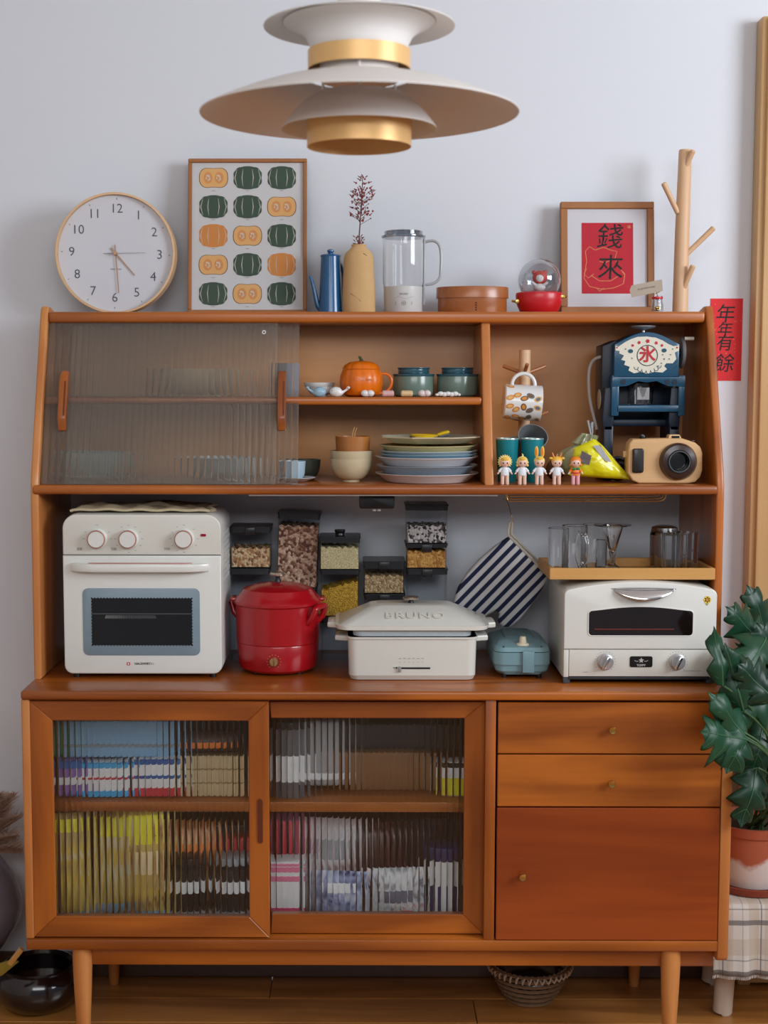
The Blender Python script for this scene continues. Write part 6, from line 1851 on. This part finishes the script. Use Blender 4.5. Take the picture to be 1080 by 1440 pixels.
# ================================================================ UNDER AND AROUND
# basket on the floor under the sideboard
bk = at(744, 1392, -.16)
bkt = T('floor_basket', 'round wicker basket with white stitched rim under the sideboard', 'basket', (X(744, -.11, 1370), -.118, 0))
wick = plain('wicker', (122, 92, 66), .8, var=.3, scale=120)
rim_r, hgt_ = .093, .088
bas = B()
for j in range(7):
    f = j/6; r = .050+(rim_r-.050)*f**.7
    bas.tube([(r*math.cos(a)*(1+.012*math.cos(24*a+PI*j)), r*math.sin(a)*(1+.012*math.cos(24*a+PI*j)), .005+hgt_*.9*f) for a in [2*PI*i/96 for i in range(96)]], .0042, 6, True)
P('weave', bas, wick, bkt)
P('basket_bottom', B().cyl((0, 0, .001), .056, .006, 32), wick, bkt)
for i in range(40):
    a = 2*PI*i/40
    def pp(r, z, da=0): return (r*math.cos(a+da), r*math.sin(a+da), z)
    if i == 0:
        stb = B().tube([(rim_r-.008, 0, hgt_*.86), (rim_r+.002, .003, hgt_*.80), (rim_r+.006, .006, hgt_*.92), (rim_r-.002, .009, hgt_*.98), (rim_r-.010, .010, hgt_*.94)], .0024, 6)
        me_ = P('rim_stitch', stb, plain('stitch_pale', (206, 184, 160), .8), bkt)
    else:
        c2 = me_.copy(); COL.objects.link(c2); c2.parent = bkt; c2.rotation_euler = (0, 0, a)
S('basket_contents', B().ball((0, 0, 0), .072, .072, .03, 24, 12, fn=lambda x, y, z: 1+.06*math.sin(7*x)+.05*math.sin(9*y)), plain('dark_wrap', (26, 34, 40), .15, coat=.5, var=.5, scale=60), 'dark shiny wrapped bundle lying in the floor basket', 'bundle', (X(744, -.11, 1370), -.118, .055), kind='stuff')

# stool with plaid cloth
sy0 = -.30
stl = T('stool', 'low stool with pale splayed legs under the plaid cloth', 'stool')
sx0 = X(1002, -.2, 1330); 
stx = X(1016, -.19, 1385)+.165
zst = Z(1250, -.22)
stl.location = (stx, -.15, 0)
pale = plain('pale_leg', (206, 190, 172), .6, var=.05)
P('seat', B().box(xR1+.008-stx, .20, -.13, .14, zst-.03, zst-.004, .008), pale, stl)
lp = at(1014, 1407, -.16)
for (a, c, n_) in ((-.165, -.045, 0), (.16, -.045, 1), (-.15, .12, 2), (.16, .12, 3)):
    P('leg', B().tube([(a-.004, c, 0), (a, c, .004), (a+.012, c, zst-.03)], [.019, .0215, .023], 24), pale, stl)
# cloth
m, nt, bs, N, L = new('plaid')
tc = N('ShaderNodeTexCoord'); sp = N('ShaderNodeSeparateXYZ'); L(tc.outputs['UV'], sp.inputs[0])
def mth(op, a=None, b=None, c=None):
    n_ = N('ShaderNodeMath'); n_.operation = op
    for i, v_ in enumerate((a, b, c)):
        if v_ is None: continue
        if isinstance(v_, (int, float)): n_.inputs[i].default_value = v_
        else: L(v_, n_.inputs[i])
    return n_.outputs[0]
def band(src, centre, half):
    return mth('LESS_THAN', mth('ABSOLUTE', mth('SUBTRACT', src, centre)), half)
U_, V_ = sp.outputs[0], sp.outputs[1]
cur = None
def mixc(prev, col, fac, amt):
    mx = N('ShaderNodeMix'); mx.data_type = 'RGBA'
    if isinstance(prev, tuple): mx.inputs['A'].default_value = prev
    else: L(prev, mx.inputs['A'])
    mx.inputs['B'].default_value = col
    L(mth('MULTIPLY', fac, amt), mx.inputs['Factor'])
    return mx.outputs['Result']
cur = srgb(200, 194, 186)
beige_, dk_ = srgb(176, 158, 138), srgb(96, 92, 92)
fu = mth('FRACT', mth('MULTIPLY', U_, 6.2)); fv = mth('FRACT', mth('MULTIPLY', V_, 5.0))
cur = mixc(cur, beige_, band(fu, .25, .14), .55)
cur = mixc(cur, beige_, band(fv, .30, .16), .5)
cur = mixc(cur, beige_, band(fu, .62, .08), .5)
cur = mixc(cur, dk_, band(fu, .45, .016), .75)
cur = mixc(cur, dk_, band(fv, .82, .05), .8)
cur = mixc(cur, dk_, band(fv, .56, .012), .6)
cur = mixc(cur, dk_, band(fu, .95, .010), .5)
L(cur, bs.inputs['Base Color']); bs.inputs['Roughness'].default_value = .95
nz = N('ShaderNodeTexNoise'); nz.inputs['Scale'].default_value = 500; L(tc.outputs['Object'], nz.inputs['Vector'])
bp = N('ShaderNodeBump'); bp.inputs['Strength'].default_value = .4; bp.inputs['Distance'].default_value = .001; L(nz.outputs['Fac'], bp.inputs['Height']); L(bp.outputs['Normal'], bs.inputs['Normal'])
plaid = m
hem_z = Z(1370, -.315)
cx0, cx1 = xR1+.004-stx, .235
prof = [(.16, zst-.05), (.155, zst), (-.145, zst+.001), (-.158, zst-.004), (-.162, zst-.02), (-.164, (zst+hem_z)/2), (-.168, hem_z)]
vs, fs, uv = [], [], []
nx = 60
acc = [0]
for a, b_ in zip(prof, prof[1:]): acc.append(acc[-1]+math.hypot(a[0]-b_[0], a[1]-b_[1]))
rows = []
fine_p = []
for (a, b_), s0 in zip(zip(prof, prof[1:]), acc):
    n_ = 6 if math.hypot(a[0]-b_[0], a[1]-b_[1]) > .05 else 2
    for i in range(n_): fine_p.append((a[0]+(b_[0]-a[0])*i/n_, a[1]+(b_[1]-a[1])*i/n_))
fine_p.append(prof[-1])
L_ = 0; lens = [0]
for a, b_ in zip(fine_p, fine_p[1:]): L_ += math.hypot(a[0]-b_[0], a[1]-b_[1]); lens.append(L_)
for (y_, z_), l_ in zip(fine_p, lens):
    drop = max(0, (zst-z_)/(zst-hem_z)) if y_ < -.14 else 0
    for i in range(nx+1):
        f = i/nx; x_ = cx0+(cx1-cx0)*f
        wv_ = .006*drop*(math.sin(34*f+.5)+.5*math.sin(71*f))
        vs.append((x_, y_+wv_-.004*drop, z_+.0015)); uv.append((f*.9+.03, l_/.55+.035))
for j in range(len(fine_p)-1):
    for i in range(nx): fs.append((j*(nx+1)+i, j*(nx+1)+i+1, (j+1)*(nx+1)+i+1, (j+1)*(nx+1)+i))
me = bpy.data.meshes.new('plaid_cloth'); me.from_pydata(vs, [], fs); me.materials.append(plaid)
ul = me.uv_layers.new(name='UVMap')
for lp_ in me.loops: ul.data[lp_.index].uv = uv[lp_.vertex_index]
me.shade_smooth()
pc_ = bpy.data.objects.new('plaid_cloth', me); COL.objects.link(pc_); pc_.location = (stx, -.15, 0)
tag(pc_, 'grey and beige plaid cloth with fringe draped over the low stool', 'cloth')
md = pc_.modifiers.new('thick', 'SOLIDIFY'); md.thickness = .0015
b = B()
last = vs[-(nx+1):]
for i in range(0, 240):
    f = i/240*nx; a = Vector(last[int(f)]).lerp(Vector(last[min(nx, int(f)+1)]), f-int(f))
    b.tube([a, a+Vector((rnd.uniform(-.001, .001), -.001, -.007))], .0007, 3)
P('fringe', b, plain('fringe_pale', (190, 180, 170), .9), pc_)['kind'] = 'stuff'

# terracotta pot, saucer, plant
px_, py2 = X(1066, -.25, 1200), -.20
zsau = zst+.003
sau = S('pot_saucer', B().lathe([(0, 0), (.075, 0), (.088, .004), (.094, .020), (.090, .021), (.084, .008), (0, .006)], (0, 0, 0), 64), plain('terracotta_dark', (134, 62, 40), .7, var=.1), 'terracotta saucer on the plaid cloth under the plant pot', 'saucer', (px_, py2, zsau))
m, nt, bs, N, L = new('terracotta_limed')
tc = N('ShaderNodeTexCoord'); nz = N('ShaderNodeTexNoise'); nz.inputs['Scale'].default_value = 14; nz.inputs['Detail'].default_value = 6
L(tc.outputs['Object'], nz.inputs['Vector'])
sp = N('ShaderNodeSeparateXYZ'); L(tc.outputs['Object'], sp.inputs[0])
a_ = N('ShaderNodeMath'); a_.operation = 'MULTIPLY_ADD'; a_.inputs[1].default_value = -11; a_.inputs[2].default_value = 0.62
L(sp.outputs[2], a_.inputs[0])
s_ = N('ShaderNodeMath'); s_.operation = 'MULTIPLY_ADD'; s_.inputs[1].default_value = 1.5; L(nz.outputs['Fac'], s_.inputs[0]); L(a_.outputs[0], s_.inputs[2])
cr = N('ShaderNodeValToRGB'); cr.color_ramp.elements[0].position = .55; cr.color_ramp.elements[1].position = .75
cr.color_ramp.elements[0].color = srgb(166, 84, 54); cr.color_ramp.elements[1].color = srgb(206, 192, 186)
L(s_.outputs[0], cr.inputs[0]); L(cr.outputs[0], bs.inputs['Base Color']); bs.inputs['Roughness'].default_value = .8
hpz = Z(1150, py2)-zsau-.010
pot = T('terracotta_pot', 'terracotta plant pot with white lime bloom on its lower half', 'pot', (px_, py2, zsau+.010))
P('pot_body', B().lathe([(0, 0), (.062, 0), (.072, .006), (.080, .03), (.085, hpz*.7), (.086, hpz-.02), (.080, hpz-.02), (0, hpz-.03)], (0, 0, 0), 64), m, pot)
P('rim', B().lathe([(.084, hpz-.022), (.091, hpz-.02), (.092, hpz), (.085, hpz), (.082, hpz-.02)], (0, 0, 0), 64), plain('terracotta', (160, 78, 50), .75, var=.08), pot)
P('soil', B().cyl((0, 0, hpz-.03), .08, .015, 40), plain('soil', (52, 40, 30), .95, bump=.8, scale=120), pot)

plant = T('philodendron', 'large dark green plant with deeply lobed leaves at the right edge', 'plant', (px_, py2, zsau+.007+hpz-.015))
root = Vector(plant.location)
leafm, nt, bs, N, L = new('leaf_green')
tc = N('ShaderNodeTexCoord'); oi = N('ShaderNodeObjectInfo')
nz = N('ShaderNodeTexNoise'); nz.inputs['Scale'].default_value = 18; L(tc.outputs['Object'], nz.inputs['Vector'])
ad = N('ShaderNodeMath'); ad.operation = 'MULTIPLY_ADD'; ad.inputs[1].default_value = .6
L(oi.outputs['Random'], ad.inputs[0]); 
hf_ = N('ShaderNodeMath'); hf_.operation = 'MULTIPLY'; hf_.inputs[1].default_value = .6; L(nz.outputs['Fac'], hf_.inputs[0]); L(hf_.outputs[0], ad.inputs[2])
cr = N('ShaderNodeValToRGB'); cr.color_ramp.elements[0].color = srgb(8, 32, 22); cr.color_ramp.elements[1].color = srgb(28, 74, 48)
L(ad.outputs[0], cr.inputs[0]); L(cr.outputs[0], bs.inputs['Base Color'])
bs.inputs['Roughness'].default_value = .40; bs.inputs['Specular IOR Level'].default_value = .35; bs.inputs['Coat Weight'].default_value = .05; bs.inputs['Coat Roughness'].default_value = .2
veinm = plain('vein_green', (60, 104, 72), .5)
stemm = plain('stem_green2', (50, 84, 44), .5)
rl = random.Random(11)
def leaf(tip_uv, base_uv, y, width, face=(0, -1, .25), lobes=4, bend=.25, seed=0):
    "base -> tip along the blade; lobes are cut deep between the side veins"
    p0 = at(base_uv[0], base_uv[1], y[0]); p1 = at(tip_uv[0], tip_uv[1], y[1])
    ax = p1-p0; Ln = ax.length; ax.normalize()
    nr = Vector(face); nr = (nr-ax*nr.dot(ax)).normalized()
    sd = ax.cross(nr)
    vs, fs = [], []
    rng = random.Random(seed)
    nL = 56; nW = 6
    def half(t):
        env = (math.sin(PI*min(1, (t*.90+.10))**.7)**.75)
        ph = (t*lobes+.12) % 1.0
        lob = 1-abs(ph-.55)/.55 if ph < .55 else 1-(ph-.55)/.45
        return width*env*(.42+.66*lob**.8)
    for i in range(nL+1):
        t = i/nL
        for j in range(-nW, nW+1):
            f = j/nW
            h_ = half(t)
            s_ = f*h_
            along = t*Ln + abs(f)*h_*.42*(1 if t < .85 else .2) - abs(f)*abs(f)*.0*Ln
            up = -.35*abs(s_)*abs(f) - bend*Ln*(t-.35)**2 + .05*width*math.cos(PI*2*(t*lobes+.15))*abs(f) + .004*math.sin(9*t+seed)
            up += .18*abs(s_)*(1-abs(f))
            vs.append(p0+ax*along*.93+sd*s_+nr*up-root)
    m_ = 2*nW+1
    for i in range(nL):
        for j in range(2*nW): fs.append((i*m_+j, i*m_+j+1, (i+1)*m_+j+1, (i+1)*m_+j))
    b = B(); b.add(vs, fs)
    lo = P('leaf', b, leafm, plant, ang=1.5)
    md = lo.modifiers.new('thick', 'SOLIDIFY'); md.thickness = .0009
    vb = B()
    vb.tube([Vector(vs[i*m_+nW])+nr*.0009 for i in range(0, nL, 3)], [.0016*(1-i/nL)+.0003 for i in range(0, nL, 3)], 6)
    for kx in range(lobes):
        for sg in (-1, 1):
            tt_ = (kx+.35)/lobes
            i0 = int(max(0, tt_-.10)*nL); i1 = int(min(.97, tt_+.02)*nL)
            if i1 > nL-3: continue
            vb.tube([Vector(vs[i0*m_+nW])+nr*.0008, Vector(vs[((i0+i1)//2)*m_+nW+sg*nW//2])+nr*.0010, Vector(vs[i1*m_+nW+sg*(nW-1)])+nr*.0008], [.0008, .0006, .0003], 5)
    P('vein', vb, veinm, lo)
    e_ = p0-root
    st_ = bez((rl.uniform(-.02, .03), rl.uniform(-.03, .03), 0), Vector((.01, e_.y*.6, .10)), Vector((max(e_.x*.2, e_.x), e_.y*1.05, e_.z*.75+.03)), e_, 12)
    P('petiole', B().tube(st_, .0024, 8), stemm, plant)
# (tip, base, (y base, y tip), width)
leaf((984, 1028), (1050, 1040), (-.54, -.58), .066, (0, -1, .35), 3, .15, 1)
leaf((998, 970), (1048, 1036), (-.54, -.57), .034, (.3, -1, .2), 2, .2, 2)
leaf((1022, 1092), (1046, 1030), (-.54, -.57), .044, (.1, -1, .3), 2, .2, 3)
leaf((1042, 1172), (1066, 1080), (-.48, -.50), .044, (.1, -1, .1), 3, .2, 4)
leaf((1003, 874), (1018, 965), (-.52, -.51), .026, (.2, -1, .2), 2, .1, 5)
leaf((1018, 898), (1046, 1000), (-.52, -.52), .036, (-.2, -1, .3), 2, .2, 6)
leaf((1022, 850), (1072, 905), (-.34, -.39), .046, (-.1, -1, .5), 3, .2, 7)
leaf((1054, 818), (1082, 905), (-.27, -.30), .048, (.2, -1, .3), 3, .2, 8)
leaf((1012, 945), (1085, 930), (-.40, -.50), .062, (0, -1, .5), 3, .2, 9)
leaf((1034, 1012), (1098, 960), (-.47, -.54), .066, (.1, -1, .3), 3, .2, 10)
leaf((1052, 1110), (1095, 1010), (-.30, -.36), .060, (0, -1, .2), 3, .2, 11)
leaf((1024, 985), (1082, 890), (-.38, -.51), .060, (0, -1, .2), 3, .2, 12)
leaf((1070, 1160), (1104, 1060), (-.28, -.32), .050, (0, -1, .2), 3, .2, 13)
leaf((1096, 850), (1110, 960), (-.24, -.26), .060, (0, -1, .3), 3, .2, 14)
leaf((1012, 900), (1026, 960), (-.48, -.40), .026, (0, -1, .3), 2, .2, 15)
leaf((1042, 1060), (1100, 1050), (-.24, -.28), .060, (0, -1, .3), 3, .2, 16)
leaf((1050, 900), (1110, 1000), (-.22, -.24), .070, (0, -1, .3), 3, .2, 17)
leaf((1036, 930), (1088, 985), (-.51, -.54), .050, (-.1, -1, .4), 3, .2, 19)
leaf((1066, 872), (1100, 950), (-.36, -.40), .056, (.1, -1, .3), 3, .2, 20)
leaf((1058, 1095), (1078, 1000), (-.42, -.46), .044, (0, -1, .2), 3, .2, 21)
leaf((1064, 1120), (1110, 980), (-.22, -.25), .066, (0, -1, .1), 3, .2, 18)

# black ceramic pot at lower left
bp0 = at(52, 1425, -.2)
S('ceramic_bowl', B().lathe([(0, 0), (.055, 0), (.078, .010), (.094, .034), (.098, .055), (.092, .078), (.080, .092), (.083, .098), (.078, .100), (.072, .092), (.08, .07), (.085, .05), (.06, .015), (0, .01)], (0, 0, 0), 72), plain('black_glaze', (26, 18, 18), .12, coat=.8, var=.3, scale=12), 'glossy black ceramic bowl on the floor beside the left leg', 'bowl', (X(50, -.2, 1390), -.165, 0))
# silver vase with wooden rim tag and pampas
vx = X(-45, -.14, 1250)
sv = T('tall_vase', 'tall smooth grey vase cut off by the left edge', 'vase', (vx, -.14, 0))
P('vase_body', B().lathe([(0, 0), (.036, 0), (.040, .03), (.050, .09), (.085, .14), (.118, .19), (.122, .23), (.104, .29), (.07, .34), (.05, .36), (.044, .36), (.04, .33), (0, .32)], (0, 0, 0), 64), plain('vase_grey', (116, 114, 128), .22, coat=.4, var=.03), sv)
pm_ = T('pampas_bundle', 'fluffy dry brown grass plumes leaning by the left side of the sideboard', 'dried grass', (vx, -.14, .35))
fl = B()
for kx, (u, v) in enumerate(((20, 1118), (8, 1140), (30, 1150), (2, 1118), (22, 1180), (30, 1200), (8, 1185), (14, 1160))):
    tipp = at(u, v, -.15)-Vector(pm_.location)
    P('stalk', B().tube(bez((0, 0, 0), (tipp.x*.2, 0, .06), (tipp.x*.7, 0, tipp.z*.8), tipp, 8), .0012, 5), plain('straw', (150, 120, 90), .9), pm_)
    for i in range(520):
        f = rnd.random(); c0_ = tipp*(.35+.65*f); r_ = .030*math.sin(PI*min(1, f*.9+.1))+.008
        a = rnd.uniform(0, 2*PI); d = Vector((math.cos(a), math.sin(a), .7)).normalized()
        p_ = c0_; q2 = c0_+d*r_*rnd.uniform(.7, 1.6)
        fl.tube([p_, (p_+q2)/2+Vector((0, 0, .003)), q2], [.0005, .0006, .0002], 3)
P('plume', fl, plain('plume_brown', (186, 154, 134), .95, var=.25, scale=90), pm_, smooth=False)['kind'] = 'stuff'
wcl = at(22, 1345, -.33)
sc = T('wood_clip', 'light wooden peg on an olive ribbon by the left edge', 'clip', wcl)
P('peg', B().box(-.006, .006, -.006, .006, -.022, .022, .002, 2, Matrix.Rotation(math.radians(38), 4, 'Y')), BAMBOO, sc)
P('ribbon', B().prism([(-.004, -.006), (.006, -.012), (-.03, -.042), (-.05, -.046), (-.05, -.02)], -.004, .004, .001), plain('olive_ribbon', (140, 120, 40), .6, var=.2, scale=60), sc)
# ---------------------------------------------------------------- lettering becomes meshes
bpy.context.view_layer.update()
dg = bpy.context.evaluated_depsgraph_get()
fonts = [o for o in SC.objects if o.type == 'FONT']
made = [(o, bpy.data.meshes.new_from_object(o.evaluated_get(dg))) for o in fonts]
for o, me in made:
    n = o.name
    par, loc, rot, sca = o.parent, o.location.copy(), o.rotation_euler.copy(), o.scale.copy()
    bpy.data.objects.remove(o)
    me.name = n
    r = bpy.data.objects.new(n, me)
    COL.objects.link(r)
    r.parent = par; r.location = loc; r.rotation_euler = rot; r.scale = sca
